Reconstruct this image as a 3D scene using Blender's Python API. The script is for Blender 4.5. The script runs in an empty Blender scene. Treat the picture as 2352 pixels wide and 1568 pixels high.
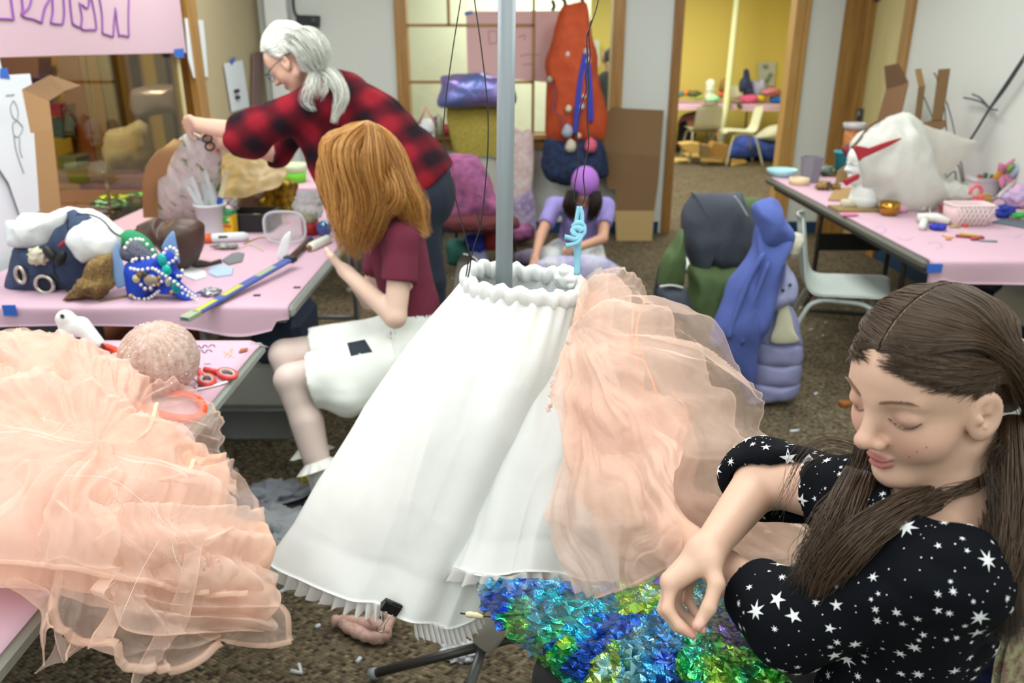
import bpy, math, random
import numpy as np
from mathutils import Vector, Matrix, Euler
random.seed(7); RNG = np.random.RandomState(7)
SC = bpy.context.scene; COL = SC.collection
PI = math.pi
# ---------------------------------------------------------------- camera model (2352x1568 frame)
CAM = np.array([0.0, 0.0, 1.58]); PITCH = math.radians(20.5); FPX = 1830.0
_F = np.array([0, math.cos(PITCH), -math.sin(PITCH)]); _U = np.array([0, math.sin(PITCH), math.cos(PITCH)]); _R = np.array([1.0, 0, 0])
def ray(px, py): return _R*(px-1176)/FPX + _U*(784-py)/FPX + _F
def at_d(px, py, d): return CAM + ray(px, py)*d
def at_z(px, py, z): r = ray(px, py); return CAM + r*((z-CAM[2])/r[2])
def at_y(px, py, y): r = ray(px, py); return CAM + r*(y/r[1])
def at_x(px, py, x): r = ray(px, py); return CAM + r*(x/r[0])
def V(*a): return np.array(a, float)
def nrm(v): v = np.asarray(v, float); n = np.linalg.norm(v); return v/n if n > 1e-9 else v
# ---------------------------------------------------------------- materials
def lin(h):
    if not isinstance(h, str): return tuple(h)
    h = h.lstrip('#'); c = [int(h[i:i+2], 16)/255 for i in (0, 2, 4)]
    return tuple(x/12.92 if x <= .04045 else ((x+.055)/1.055)**2.4 for x in c)
_MC = {}
class NT:
    def __init__(s, name):
        s.m = bpy.data.materials.new(name); s.m.use_nodes = True; s.t = s.m.node_tree; s.t.nodes.clear()
        s.out = s.n('ShaderNodeOutputMaterial')
    def n(s, k, **kw):
        d = s.t.nodes.new(k)
        for a, b in kw.items(): setattr(d, a, b)
        return d
    def l(s, a, b): s.t.links.new(a, b)
    def set(s, node, **kw):
        for a, b in kw.items():
            a = a.replace('_', ' ')
            node.inputs[a].default_value = b
    def co(s, kind='Object', scale=None):
        c = s.n('ShaderNodeTexCoord').outputs[kind]
        if scale is not None:
            mp = s.n('ShaderNodeMapping'); s.l(c, mp.inputs[0])
            mp.inputs['Scale'].default_value = scale if hasattr(scale, '__len__') else (scale,)*3
            c = mp.outputs[0]
        return c
    def noise(s, co, scale, detail=3, rough=.55):
        t = s.n('ShaderNodeTexNoise'); s.l(co, t.inputs['Vector']); t.inputs['Scale'].default_value = scale
        t.inputs['Detail'].default_value = detail; t.inputs['Roughness'].default_value = rough; return t
    def ramp(s, fac, stops, interp='LINEAR'):
        r = s.n('ShaderNodeValToRGB'); s.l(fac, r.inputs[0]); e = r.color_ramp; e.interpolation = interp
        while len(e.elements) < len(stops): e.elements.new(.5)
        for el, (p, c) in zip(e.elements, stops): el.position = p; el.color = (*lin(c), 1)
        return r
    def bump(s, h, strength, dist=.01):
        b = s.n('ShaderNodeBump'); s.l(h, b.inputs['Height']); b.inputs['Strength'].default_value = strength
        b.inputs['Distance'].default_value = dist; return b
    def bsdf(s, col=None, rough=.6, metal=0, spec=.5, **kw):
        b = s.n('ShaderNodeBsdfPrincipled')
        if col is not None:
            if hasattr(col, 'is_linked') or hasattr(col, 'links'): s.l(col, b.inputs['Base Color'])
            else: b.inputs['Base Color'].default_value = (*lin(col), 1)
        b.inputs['Roughness'].default_value = rough; b.inputs['Metallic'].default_value = metal
        b.inputs['Specular IOR Level'].default_value = spec
        for k, v in kw.items(): b.inputs[k.replace('_', ' ')].default_value = v
        return b
    def done(s, sh): s.l(sh.outputs[0], s.out.inputs[0]); return s.m
def mat(col, rough=.6, metal=0, spec=.5, var=None, bump=None, name=None, **kw):
    """plain procedural material; var=(noise scale, second colour), bump=(scale,strength)"""
    key = (str(col), rough, metal, spec, str(var), str(bump), str(kw))
    if key in _MC: return _MC[key]
    t = NT(name or 'surface'); b = t.bsdf(col, rough, metal, spec, **kw)
    if var or bump: co = t.co()
    if var:
        nz = t.noise(co, var[0], 4); r = t.ramp(nz.outputs[0], [(.35, col), (.65, var[1])]); t.l(r.outputs[0], b.inputs['Base Color'])
    if bump:
        nz = t.noise(co, bump[0], 4); bm = t.bump(nz.outputs[0], bump[1]); t.l(bm.outputs[0], b.inputs['Normal'])
    _MC[key] = t.done(b); return _MC[key]
# ---------------------------------------------------------------- mesh builder
def rotm(rx=0, ry=0, rz=0): return np.array(Euler((rx, ry, rz)).to_matrix())
def frame(d, up=(0, 0, 1)):
    d = nrm(d); up = np.asarray(up, float)
    if abs(d @ nrm(up)) > .97: up = np.array([1.0, 0, 0]) if abs(d[0]) < .9 else np.array([0, 1.0, 0])
    x = nrm(np.cross(up, d)); y = np.cross(d, x); return x, y, d
def spline(pts, n, closed=False):
    P = np.asarray(pts, float); m = len(P)
    if m == 2 and not closed: t = np.linspace(0, 1, n).reshape((-1,)+(1,)*(P.ndim-1)); return P[0]*(1-t)+P[1]*t
    if closed: Q = np.concatenate([P[-1:], P, P[:2]]); segs = m; ts = np.linspace(0, segs, n, endpoint=False)
    else: Q = np.concatenate([(2*P[0]-P[1])[None], P, (2*P[-1]-P[-2])[None]]); segs = m-1; ts = np.linspace(0, segs, n)
    i = np.minimum(ts.astype(int), segs-1); t = (ts-i).reshape((-1,)+(1,)*(P.ndim-1))
    a, b, c, d = Q[i], Q[i+1], Q[i+2], Q[i+3]
    return .5*((2*b)+(c-a)*t+(2*a-5*b+4*c-d)*t*t+(3*b-a-3*c+d)*t**3)
class MB:
    def __init__(s): s.v = []; s.f = []; s.m = []; s.n = 0; s.sm = []
    def add(s, verts, faces, mi=0, smooth=True):
        o = s.n; verts = np.asarray(verts, float).reshape(-1, 3); s.v.append(verts); s.n += len(verts)
        for f in faces: s.f.append([int(i)+o for i in f])
        s.m += [mi]*len(faces); s.sm += [smooth]*len(faces); return s
    def box(s, c, size, R=None, mi=0, bev=0):
        h = np.array(size, float)/2
        if bev > 0:
            bev = min(bev, h.min()*.9)
            vs = []; fs = []
            # chamfered box: 24 verts
            idx = {}
            for sx in (-1, 1):
                for sy in (-1, 1):
                    for sz in (-1, 1):
                        for ax in range(3):
                            p = np.array([sx, sy, sz], float)*(h-bev); p[ax] = (sx, sy, sz)[ax]*h[ax]
                            idx[(sx, sy, sz, ax)] = len(vs); vs.append(p)
            for ax in range(3):
                a1, a2 = (ax+1) % 3, (ax+2) % 3
                for sg in (-1, 1):
                    q = []
                    for (u, w) in ((-1, -1), (1, -1), (1, 1), (-1, 1)):
                        k = [0, 0, 0]; k[ax] = sg; k[a1] = u; k[a2] = w; q.append(idx[(*k, ax)])
                    fs.append(q if sg > 0 else q[::-1])
                for u in (-1, 1):          # edges parallel to ax
                    for w in (-1, 1):
                        k0 = [0]*3; k0[a1] = u; k0[a2] = w; k1 = list(k0); k0[ax] = -1; k1[ax] = 1
                        q = [idx[(*k0, a1)], idx[(*k1, a1)], idx[(*k1, a2)], idx[(*k0, a2)]]
                        fs.append(q if u*w < 0 else q[::-1])
            for sx in (-1, 1):
                for sy in (-1, 1):
                    for sz in (-1, 1):
                        q = [idx[(sx, sy, sz, a)] for a in range(3)]; fs.append(q if sx*sy*sz > 0 else q[::-1])
            vs = np.array(vs); sm = True
            sm = False
        else:
            vs = np.array([[x, y, z] for x in (-1, 1) for y in (-1, 1) for z in (-1, 1)], float)*h
            fs = [(0, 1, 3, 2), (4, 6, 7, 5), (0, 4, 5, 1), (2, 3, 7, 6), (0, 2, 6, 4), (1, 5, 7, 3)]; sm = False
        if R is not None: vs = vs @ np.asarray(R).T
        return s.add(vs+np.asarray(c, float), fs, mi, sm)
    def bar(s, a, b, w, h, up=(0, 0, 1), mi=0, bev=0):
        a = np.asarray(a, float); b = np.asarray(b, float); x, y, d = frame(b-a, up)
        return s.box((a+b)/2, (w, h, np.linalg.norm(b-a)), np.stack([x, y, d], 1), mi, bev)
    def tube(s, pts, r, n=8, caps=True, mi=0, closed=False, smooth=True, flat=1.0, up=None):
        P = np.asarray(pts, float); m = len(P); r = np.broadcast_to(np.asarray(r, float), (m,)) if np.ndim(r) < 2 else r
        T = np.gradient(P, axis=0)
        if closed: T = np.roll(P, -1, 0)-np.roll(P, 1, 0)
        vs = []; x = None
        for i in range(m):
            t = nrm(T[i])
            if x is None: x, y, _ = frame(t, up if up is not None else (0, 0, 1))
            else: x = nrm(x-t*(x@t)); y = np.cross(t, x)
            a = np.arange(n)*2*PI/n
            vs.append(P[i]+r[i]*(np.cos(a)[:, None]*x+np.sin(a)[:, None]*y*flat))
        vs = np.concatenate(vs); fs = []
        for i in range(m if closed else m-1):
            j = (i+1) % m
            for k in range(n): l = (k+1) % n; fs.append((i*n+k, i*n+l, j*n+l, j*n+k))
        if caps and not closed: fs.append(tuple(range(n))[::-1]); fs.append(tuple((m-1)*n+k for k in range(n)))
        return s.add(vs, fs, mi, smooth)
    def lathe(s, prof, n=24, at=(0, 0, 0), R=None, mi=0, smooth=True, sx=1, sy=1):
        a = np.arange(n)*2*PI/n; vs = np.concatenate([np.stack([np.cos(a)*r*sx, np.sin(a)*r*sy, np.full(n, z)], 1) for r, z in prof])
        fs = [(i*n+k, i*n+(k+1) % n, (i+1)*n+(k+1) % n, (i+1)*n+k) for i in range(len(prof)-1) for k in range(n)]
        if prof[0][0] > 1e-6 and prof[0] != prof[-1]: fs.append(tuple(range(n))[::-1])
        if prof[-1][0] > 1e-6 and prof[0] != prof[-1]: fs.append(tuple((len(prof)-1)*n+k for k in range(n)))
        if R is not None: vs = vs @ np.asarray(R).T
        return s.add(vs+np.asarray(at, float), fs, mi, smooth)
    def ell(s, c, r, R=None, nu=20, nv=12, mi=0):
        r = np.broadcast_to(np.asarray(r, float), (3,))
        prof = [(math.sin(PI*i/nv), -math.cos(PI*i/nv)) for i in range(nv+1)]
        a = np.arange(nu)*2*PI/nu
        vs = np.concatenate([np.stack([np.cos(a)*q, np.sin(a)*q, np.full(nu, z)], 1) for q, z in prof])*r
        fs = [(i*nu+k, i*nu+(k+1) % nu, (i+1)*nu+(k+1) % nu, (i+1)*nu+k) for i in range(nv) for k in range(nu)]
        if R is not None: vs = vs @ np.asarray(R).T
        return s.add(vs+np.asarray(c, float), fs, mi)
    def prism(s, pts, nvec, mi=0, smooth=False):
        """closed polygon (3D, planar) extruded by vector nvec"""
        P = np.asarray(pts, float); m = len(P); vs = np.vstack([P, P+np.asarray(nvec, float)])
        fs = [tuple(range(m))[::-1], tuple(m+i for i in range(m))]+[(i, (i+1) % m, m+(i+1) % m, m+i) for i in range(m)]
        return s.add(vs, fs, mi, smooth)
    def grid(s, G, cu=False, cv=False, mi=0, smooth=True):
        G = np.asarray(G, float); a, b = G.shape[:2]
        i = np.arange(a if cu else a-1); j = np.arange(b if cv else b-1); I, J = np.meshgrid(i, j, indexing='ij')
        I2, J2 = (I+1) % a, (J+1) % b
        fs = np.stack([I*b+J, I2*b+J, I2*b+J2, I*b+J2], -1).reshape(-1, 4)
        return s.add(G.reshape(-1, 3), fs, mi, smooth)
    def verts(s): return np.concatenate(s.v) if s.v else np.zeros((0, 3))
    def mesh(s, name, off):
        me = bpy.data.meshes.new(name); vs = s.verts()-off
        nf = len(s.f); tot = np.array([len(f) for f in s.f], np.int32)
        loops = np.fromiter((i for f in s.f for i in f), np.int32, int(tot.sum()))
        me.vertices.add(len(vs)); me.vertices.foreach_set('co', vs.astype(np.float32).ravel())
        me.loops.add(len(loops)); me.loops.foreach_set('vertex_index', loops)
        me.polygons.add(nf); st = np.concatenate([[0], np.cumsum(tot)[:-1]]).astype(np.int32)
        me.polygons.foreach_set('loop_start', st)
        me.polygons.foreach_set('material_index', np.array(s.m, np.int32))
        me.polygons.foreach_set('use_smooth', np.array(s.sm, bool))
        me.update(calc_edges=True); me.validate(); return me
_LOC = {}
def _link(name, me, loc, parent):
    o = bpy.data.objects.new(name, me); COL.objects.link(o)
    pl = _LOC.get(parent.name, np.zeros(3)) if parent else np.zeros(3)
    if parent: o.parent = parent
    o.location = tuple(np.asarray(loc, float)-pl); _LOC[o.name] = np.asarray(loc, float); return o
def obj(name, mb, mats, parent=None, label=None, cat=None, group=None, kind=None, loc=None):
    """one mesh object; its vertices are given in world coordinates"""
    vs = mb.verts()
    if loc is None: lo, hi = vs.min(0), vs.max(0); loc = np.array([(lo[0]+hi[0])/2, (lo[1]+hi[1])/2, lo[2]])
    if parent is not None and kind != 'own': loc = _LOC[parent.name]
    if kind == 'structure' and parent is None: loc = np.zeros(3)
    me = mb.mesh(name, np.asarray(loc, float))
    for m in (mats if isinstance(mats, (list, tuple)) else [mats]): me.materials.append(m)
    o = _link(name, me, loc, parent)
    if label: o['label'] = label
    if cat: o['category'] = cat
    if group: o['group'] = group
    if kind in ('structure', 'stuff'): o['kind'] = kind
    return o
def thing(name, label, cat, loc=(0, 0, 0), group=None):
    o = _link(name, None, loc, None); o.empty_display_size = .05
    o['label'] = label; o['category'] = cat
    if group: o['group'] = group
    return o
def copy_tree(o, dloc, label=None, group=None, rz=0):
    c = o.copy(); COL.objects.link(c); c.location = Vector(o.location)+Vector(dloc); c.rotation_euler.z += rz
    _LOC[c.name] = np.array(c.location)
    if label: c['label'] = label
    if group: c['group'] = group
    for ch in list(o.children):
        d = ch.copy(); COL.objects.link(d); d.parent = c
        for g in list(ch.children): e = g.copy(); COL.objects.link(e); e.parent = d
    return c
def mesh1(*a): return MB()
# ---------------------------------------------------------------- value noise (numpy)
_PT = RNG.rand(64, 64, 64).astype(np.float32)
def vnoise(p, f=1.0, seed=0):
    q = np.asarray(p, np.float32)*f+seed*17.31; i = np.floor(q).astype(np.int32); t = q-i; t = t*t*(3-2*t)
    x0, y0, z0 = i[..., 0] & 63, i[..., 1] & 63, i[..., 2] & 63; x1, y1, z1 = (x0+1) & 63, (y0+1) & 63, (z0+1) & 63
    tx, ty, tz = t[..., 0], t[..., 1], t[..., 2]
    def L(a, b, k): return a+(b-a)*k
    return L(L(L(_PT[x0, y0, z0], _PT[x1, y0, z0], tx), L(_PT[x0, y1, z0], _PT[x1, y1, z0], tx), ty),
             L(L(_PT[x0, y0, z1], _PT[x1, y0, z1], tx), L(_PT[x0, y1, z1], _PT[x1, y1, z1], tx), ty), tz)*2-1
def fbm(p, f=1.0, o=3, seed=0):
    r = 0; a = 1
    for k in range(o): r = r+a*vnoise(p, f*2**k, seed+k*3); a *= .5
    return r
def ridge(p, f=1.0, o=2, seed=0):
    r = 0; a = 1
    for k in range(o): r = r+a*(1-2*np.abs(vnoise(p, f*2**k, seed+k*5))); a *= .5
    return r
# ---------------------------------------------------------------- cloth sheets from control nets
def net(ctrl, nu, nv):
    C = np.asarray(ctrl, float); A = np.stack([spline(C[i], nv) for i in range(len(C))]); return spline(A, nu)
def pxnet(rows, nu, nv):
    return net([[at_d(*p) for p in r] for r in rows], nu, nv)
def gnormals(G):
    du = np.gradient(G, axis=0); dv = np.gradient(G, axis=1); n = np.cross(du, dv)
    return n/np.maximum(np.linalg.norm(n, axis=-1, keepdims=True), 1e-9)
def uvgrid(nu, nv): return np.meshgrid(np.linspace(0, 1, nu), np.linspace(0, 1, nv), indexing='ij')
def shell(mb, G, th, mi=0, cu=False, cv=False):
    """closed slab: grid G and a copy pushed by th along the normals, rims stitched"""
    N = gnormals(G); H = G-N*th; a, b = G.shape[:2]; o = mb.n
    mb.grid(G, cu, cv, mi); mb.grid(H[::-1], cu, cv, mi)
    idx = np.arange(a*b).reshape(a, b); idh = (a*b+np.arange(a*b).reshape(a, b))[::-1]
    fs = []
    def strip(e, h):
        for k in range(len(e)-1): fs.append((e[k], e[k+1], h[k+1], h[k]))
    if not cv: strip(idx[:, 0], idh[:, 0]); strip(idx[::-1, -1], idh[::-1, -1])
    if not cu: strip(idx[0, ::-1], idh[0, ::-1]); strip(idx[-1], idh[-1])
    for f in fs: mb.f.append([i+o for i in f])
    mb.m += [mi]*len(fs); mb.sm += [True]*len(fs); return mb
# ---------------------------------------------------------------- signed distance modelling
def sd_cone(p, a, b, ra, rb):
    a = np.asarray(a, np.float32); b = np.asarray(b, np.float32); ba = b-a
    t = np.clip(((p-a)@ba)/max(float(ba@ba), 1e-9), 0, 1); return np.linalg.norm(p-a-t[:, None]*ba, axis=1)-(ra+(rb-ra)*t)
def sd_ell(p, c, r, R=None):
    q = p-np.asarray(c, np.float32)
    if R is not None: q = q @ np.asarray(R, np.float32)
    r = np.asarray(r, np.float32); k0 = np.linalg.norm(q/r, axis=1); k1 = np.linalg.norm(q/(r*r), axis=1)
    return np.where(k1 < 1e-6, -r.min(), k0*(k0-1)/np.maximum(k1, 1e-6))
def smin(a, b, k):
    h = np.maximum(k-np.abs(a-b), 0)/k; return np.minimum(a, b)-h*h*k*.25
def smax(a, b, k): return -smin(-a, -b, k)
def sd_many(p, prims, k=.02):
    d = None
    for pr in prims:
        kk = k
        if pr[0] == 'c': e = sd_cone(p, *pr[1:5]); kk = pr[5] if len(pr) > 5 else k
        else: e = sd_ell(p, pr[1], pr[2], pr[3] if len(pr) > 3 else None); kk = pr[4] if len(pr) > 4 else k
        d = e if d is None else smin(d, e, kk)
    return d
def sdf_mesh(fn, lo, hi, h, B=10):
    lo = np.asarray(lo, float); hi = np.asarray(hi, float); nb = np.maximum(np.ceil((hi-lo)/(h*B)).astype(int), 1); N = nb*B
    D = np.empty(N, np.float32)
    bc = np.stack(np.meshgrid(*[lo[a]+(np.arange(nb[a])+.5)*B*h for a in range(3)], indexing='ij'), -1).reshape(-1, 3).astype(np.float32)
    dc = fn(bc); act = np.abs(dc) < B*h*1.25
    Dv = D.reshape(nb[0], B, nb[1], B, nb[2], B).transpose(0, 2, 4, 1, 3, 5)
    Dv[...] = dc.reshape(*nb, 1, 1, 1)
    ids = np.argwhere(act.reshape(nb)); loc = np.stack(np.meshgrid(*[np.arange(B)]*3, indexing='ij'), -1).reshape(-1, 3)
    for s0 in range(0, len(ids), 400):
        I = ids[s0:s0+400]; P = (I[:, None, :]*B+loc[None])*h+lo
        v = fn(P.reshape(-1, 3).astype(np.float32)).reshape(len(I), B, B, B); Dv[I[:, 0], I[:, 1], I[:, 2]] = v
    return surf_nets(D, lo, h)
def surf_nets(D, lo, h):
    ins = D < 0; n = np.array(D.shape)
    c = [ins[i:n[0]-1+i, j:n[1]-1+j, k:n[2]-1+k] for i in (0, 1) for j in (0, 1) for k in (0, 1)]
    cnt = sum(x.astype(np.int8) for x in c); act = (cnt > 0) & (cnt < 8); A = np.argwhere(act)
    if not len(A): return np.zeros((0, 3)), np.zeros((0, 4), int)
    pos = np.zeros((len(A), 3)); w = np.zeros(len(A))
    for ax in range(3):
        o1, o2 = [x for x in range(3) if x != ax]
        for u in (0, 1):
            for t in (0, 1):
                a = A.copy(); a[:, o1] += u; a[:, o2] += t; b = a.copy(); b[:, ax] += 1
                va = D[a[:, 0], a[:, 1], a[:, 2]]; vb = D[b[:, 0], b[:, 1], b[:, 2]]; cr = (va < 0) != (vb < 0)
                k = np.where(cr, va/np.where(cr, va-vb, 1), 0); q = (a-A).astype(float); q[:, ax] += k
                pos += q*cr[:, None]; w += cr
    V_ = lo+(A+pos/w[:, None])*h
    idm = np.full(act.shape, -1, np.int32); idm[A[:, 0], A[:, 1], A[:, 2]] = np.arange(len(A)); Q = []
    for ax in range(3):
        o1, o2 = (ax+1) % 3, (ax+2) % 3
        s0 = [slice(None)]*3; s1 = [slice(None)]*3; s0[ax] = slice(0, n[ax]-1); s1[ax] = slice(1, n[ax])
        for o in (o1, o2): s0[o] = slice(1, n[o]-1); s1[o] = slice(1, n[o]-1)
        ch = ins[tuple(s0)] != ins[tuple(s1)]; E = np.argwhere(ch)
        if not len(E): continue
        E[:, o1] += 1; E[:, o2] += 1
        def g(d1, d2): e = E.copy(); e[:, o1] -= d1; e[:, o2] -= d2; return idm[e[:, 0], e[:, 1], e[:, 2]]
        q = np.stack([g(1, 1), g(0, 1), g(0, 0), g(1, 0)], 1); a_in = ins[E[:, 0], E[:, 1], E[:, 2]]
        q[~a_in] = q[~a_in][:, ::-1]; Q.append(q[(q >= 0).all(1)])
    return V_, np.concatenate(Q)
def grad(fn, P, e=.002):
    P = np.asarray(P, np.float32); g = np.stack([fn(P+np.eye(3, dtype=np.float32)[i]*e)-fn(P-np.eye(3, dtype=np.float32)[i]*e) for i in range(3)], 1)
    return g/np.maximum(np.linalg.norm(g, axis=1, keepdims=True), 1e-9)
def sdf_obj(name, fn, lo, hi, h, mats, **kw):
    v, f = sdf_mesh(fn, lo, hi, h); mb = MB(); mb.add(v, f); o = obj(name, mb, mats, **kw); o['_n'] = 0; del o['_n']; return o
def vcol(o, cols, name='Col'):
    at = o.data.color_attributes.new(name, 'FLOAT_COLOR', 'POINT')
    c = np.ones((len(o.data.vertices), 4), np.float32); c[:, :3] = cols; at.data.foreach_set('color', c.ravel())
def wverts(o):
    v = np.empty(len(o.data.vertices)*3, np.float32); o.data.vertices.foreach_get('co', v); return v.reshape(-1, 3)+_LOC[o.name]
def mat_vcol(rough=.5, spec=.4, sss=0, bump=None, name='painted', attr='Col', **kw):
    t = NT(name); a = t.n('ShaderNodeVertexColor'); a.layer_name = attr; b = t.bsdf(a.outputs[0], rough, 0, spec, **kw)
    if sss: b.inputs['Subsurface Weight'].default_value = sss; b.inputs['Subsurface Radius'].default_value = (1, .35, .2); b.inputs['Subsurface Scale'].default_value = .006
    if bump: nz = t.noise(t.co(), bump[0], 3); bm = t.bump(nz.outputs[0], bump[1]); t.l(bm.outputs[0], b.inputs['Normal'])
    return t.done(b)
# ---------------------------------------------------------------- hair
def lock(mb, pts, rad, n, th=.0006, frizz=.004, seed=0, seg=16, flat=1.0, wave=0, wf=3, mi=0, ends=.25, nside=3):
    rs = np.random.RandomState(seed+11); P = spline(pts, seg); t = np.linspace(0, 1, seg)
    R = np.interp(t, np.linspace(0, 1, len(rad)), rad); T = np.gradient(P, axis=0); T /= np.linalg.norm(T, axis=1)[:, None]
    X = np.zeros_like(P); x, y, _ = frame(T[0], (.3, 1, .2))
    for i in range(seg): x = nrm(x-T[i]*(x@T[i])); X[i] = x
    Y = np.cross(T, X); a = np.arange(nside)*2*PI/nside
    for k in range(n):
        u, r = rs.rand()*2*PI, math.sqrt(rs.rand()); e = 1-ends*rs.rand(); m = np.clip(t*e, 0, 1)
        cx, cy = r*math.cos(u), r*math.sin(u)*flat; ph = rs.rand()*6.28
        ii = m*(seg-1); i0 = np.minimum(ii.astype(int), seg-2); fr = (ii-i0)[:, None]
        def S(A): return A[i0]*(1-fr)+A[i0+1]*fr
        Rr = np.interp(m, t, R)[:, None]; fz = frizz*m[:, None]*np.array([np.sin(m*9*(1+rs.rand())+ph), np.cos(m*7*(1+rs.rand())+ph)]).T.reshape(len(m), 2)
        wv = wave*np.sin(m*wf*6.28+u*.5)[:, None]*np.minimum(m*3, 1)[:, None]
        C = S(P)+S(X)*(cx*Rr+fz[:, :1]+wv)+S(Y)*(cy*Rr+fz[:, 1:])
        w = th*(1-.75*t**3)[:, None, None]
        vs = C[:, None, :]+w*(np.cos(a)[None, :, None]*S(X)[:, None, :]+np.sin(a)[None, :, None]*S(Y)[:, None, :])
        mb.grid(vs, False, True, mi)
    return mb
_HM = {}
def mat_hair(c0, c1, rough=.38, name='hair'):
    key = (c0, c1)
    if key in _HM: return _HM[key]
    t = NT(name); g = t.n('ShaderNodeNewGeometry'); r = t.ramp(g.outputs['Random Per Island'], [(0, c0), (1, c1)])
    b = t.bsdf(r.outputs[0], rough, 0, .45); _HM[key] = t.done(b); return _HM[key]
# ================================================================ camera
cd = bpy.data.cameras.new('camera'); cam = bpy.data.objects.new('camera', cd); COL.objects.link(cam)
cam.location = CAM; cam.rotation_euler = (PI/2-PITCH, 0, 0); cd.sensor_width = 36; cd.lens = 36*FPX/2352; cd.clip_start = .02
cd.dof.use_dof = True; cd.dof.focus_distance = 1.2; cd.dof.aperture_fstop = 4.5
SC.camera = cam
SC.view_settings.view_transform = 'Standard'; SC.view_settings.look = 'None'; SC.view_settings.gamma = 1; SC.view_settings.exposure = -.10
SC.view_settings.use_curve_mapping = False
cy = SC.cycles; cy.use_denoising = True; cy.max_bounces = 8; cy.diffuse_bounces = 3; cy.glossy_bounces = 3; cy.transmission_bounces = 4
cy.transparent_max_bounces = 24; cy.use_adaptive_sampling = True; cy.adaptive_threshold = .03; cy.caustics_reflective = False; cy.caustics_refractive = False
cy.sample_clamp_indirect = 6
w = bpy.data.worlds.new('room ambience'); SC.world = w; w.use_nodes = True
w.node_tree.nodes['Background'].inputs[0].default_value = (.9, .95, 1, 1); w.node_tree.nodes['Background'].inputs[1].default_value = .25
def lamp(name, loc, size, energy, col=(1, .98, .95), rot=(0, 0, 0), sy=None):
    l = bpy.data.lights.new(name, 'AREA'); l.energy = energy; l.color = col; l.size = size
    if sy: l.shape = 'RECTANGLE'; l.size_y = sy
    o = bpy.data.objects.new(name, l); COL.objects.link(o); o.location = loc; o.rotation_euler = rot; o['kind'] = 'helper'; return o
# ================================================================ materials of the setting
def mat_carpet():
    t = NT('loop_carpet'); co = t.co('Object')
    mp = t.n('ShaderNodeMapping'); t.l(co, mp.inputs[0]); mp.inputs['Rotation'].default_value = (0, 0, .62); mp.inputs['Scale'].default_value = (78, 105, 1)
    vo = t.n('ShaderNodeTexVoronoi'); vo.inputs['Scale'].default_value = 1; vo.inputs['Randomness'].default_value = .35; t.l(mp.outputs[0], vo.inputs['Vector'])
    sp = t.n('ShaderNodeSeparateColor'); t.l(vo.outputs['Color'], sp.inputs[0])
    r = t.ramp(sp.outputs[0], [(0, '#3c352c'), (.3, '#6a5d4b'), (.55, '#7c6f5a'), (.72, '#5c5a46'), (.86, '#928468'), (1, '#4c4034')])
    big = t.noise(co, 5, 2); mx = t.n('ShaderNodeMixRGB', blend_type='MULTIPLY'); mx.inputs[0].default_value = .35
    rb = t.ramp(big.outputs[0], [(.3, '#c8c8c8'), (.7, '#ffffff')]); t.l(r.outputs[0], mx.inputs[1]); t.l(rb.outputs[0], mx.inputs[2])
    b = t.bsdf(mx.outputs[0], .95, 0, .1); inv = t.n('ShaderNodeMath', operation='SUBTRACT'); inv.inputs[0].default_value = 1; t.l(vo.outputs['Distance'], inv.inputs[1])
    bm = t.bump(inv.outputs[0], .9, .012); t.l(bm.outputs[0], b.inputs['Normal']); return t.done(b)
def mat_wood(c0, c1, axis=2, scale=1, name='oak', rough=.45):
    t = NT(name); sc = [38*scale]*3; sc[axis] = 2.2*scale; co = t.co('Object', sc); nz = t.noise(co, 1, 5, .6)
    r = t.ramp(nz.outputs[0], [(.3, c0), (.7, c1)]); b = t.bsdf(r.outputs[0], rough); return t.done(b)
CARPET = mat_carpet()
OAK = mat_wood('#8a6330', '#b08748'); OAKX = mat_wood('#8a6330', '#b08748', 0); OAKD = mat_wood('#7c5426', '#9c7238')
WHITEW = mat('#d3d8d2', .8, bump=(60, .05)); YELLOW = mat('#e6d26c', .8, bump=(60, .05)); BEIGE = mat('#b4a886', .8)
CREAM = mat('#e8ead8', .85); BLUEB = mat('#163a5c', .5); CEIL = mat('#d8d8d4', .9); OLIVE = mat('#b39a3c', .8)
def box_between(mb, a, b, mi=0, bev=0): a = np.array(a, float); b = np.array(b, float); return mb.box((a+b)/2, np.abs(b-a), None, mi, bev)
def S(name, mb, m, parent=None, **k): return obj(name, mb, m, parent, kind='structure', **k)
XL, XR, YB = -2.06, 2.86, 7.0; ZC = 2.75
mb = MB(); box_between(mb, (-6, -2, -.1), (5.2, 14, 0)); S('floor', mb, CARPET)
mb = MB(); box_between(mb, (-6, -2, ZC), (5.2, 14, ZC+.1)); S('ceiling', mb, CEIL)
# positions read off the back wall plane
def bx(px, py, y=YB): return at_y(px, py, y)[0]
WX0, WX1, WZ0 = bx(938, 200), bx(1404, 200), at_y(1200, 306, YB)[2]
DX0, DX1, DZ = bx(1553, 250), bx(1806, 250), 2.25
mb = MB()
box_between(mb, (XL-.1, YB, 0), (WX0, YB+.12, ZC)); box_between(mb, (WX0, YB, 0), (WX1, YB+.12, WZ0)); box_between(mb, (WX0, YB, 2.45), (WX1, YB+.12, ZC))
box_between(mb, (WX1, YB, 0), (DX0, YB+.12, ZC)); box_between(mb, (DX0, YB, DZ), (DX1, YB+.12, ZC)); box_between(mb, (DX1, YB, 0), (XR+.1, YB+.12, ZC))
S('wall_back', mb, WHITEW)
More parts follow.
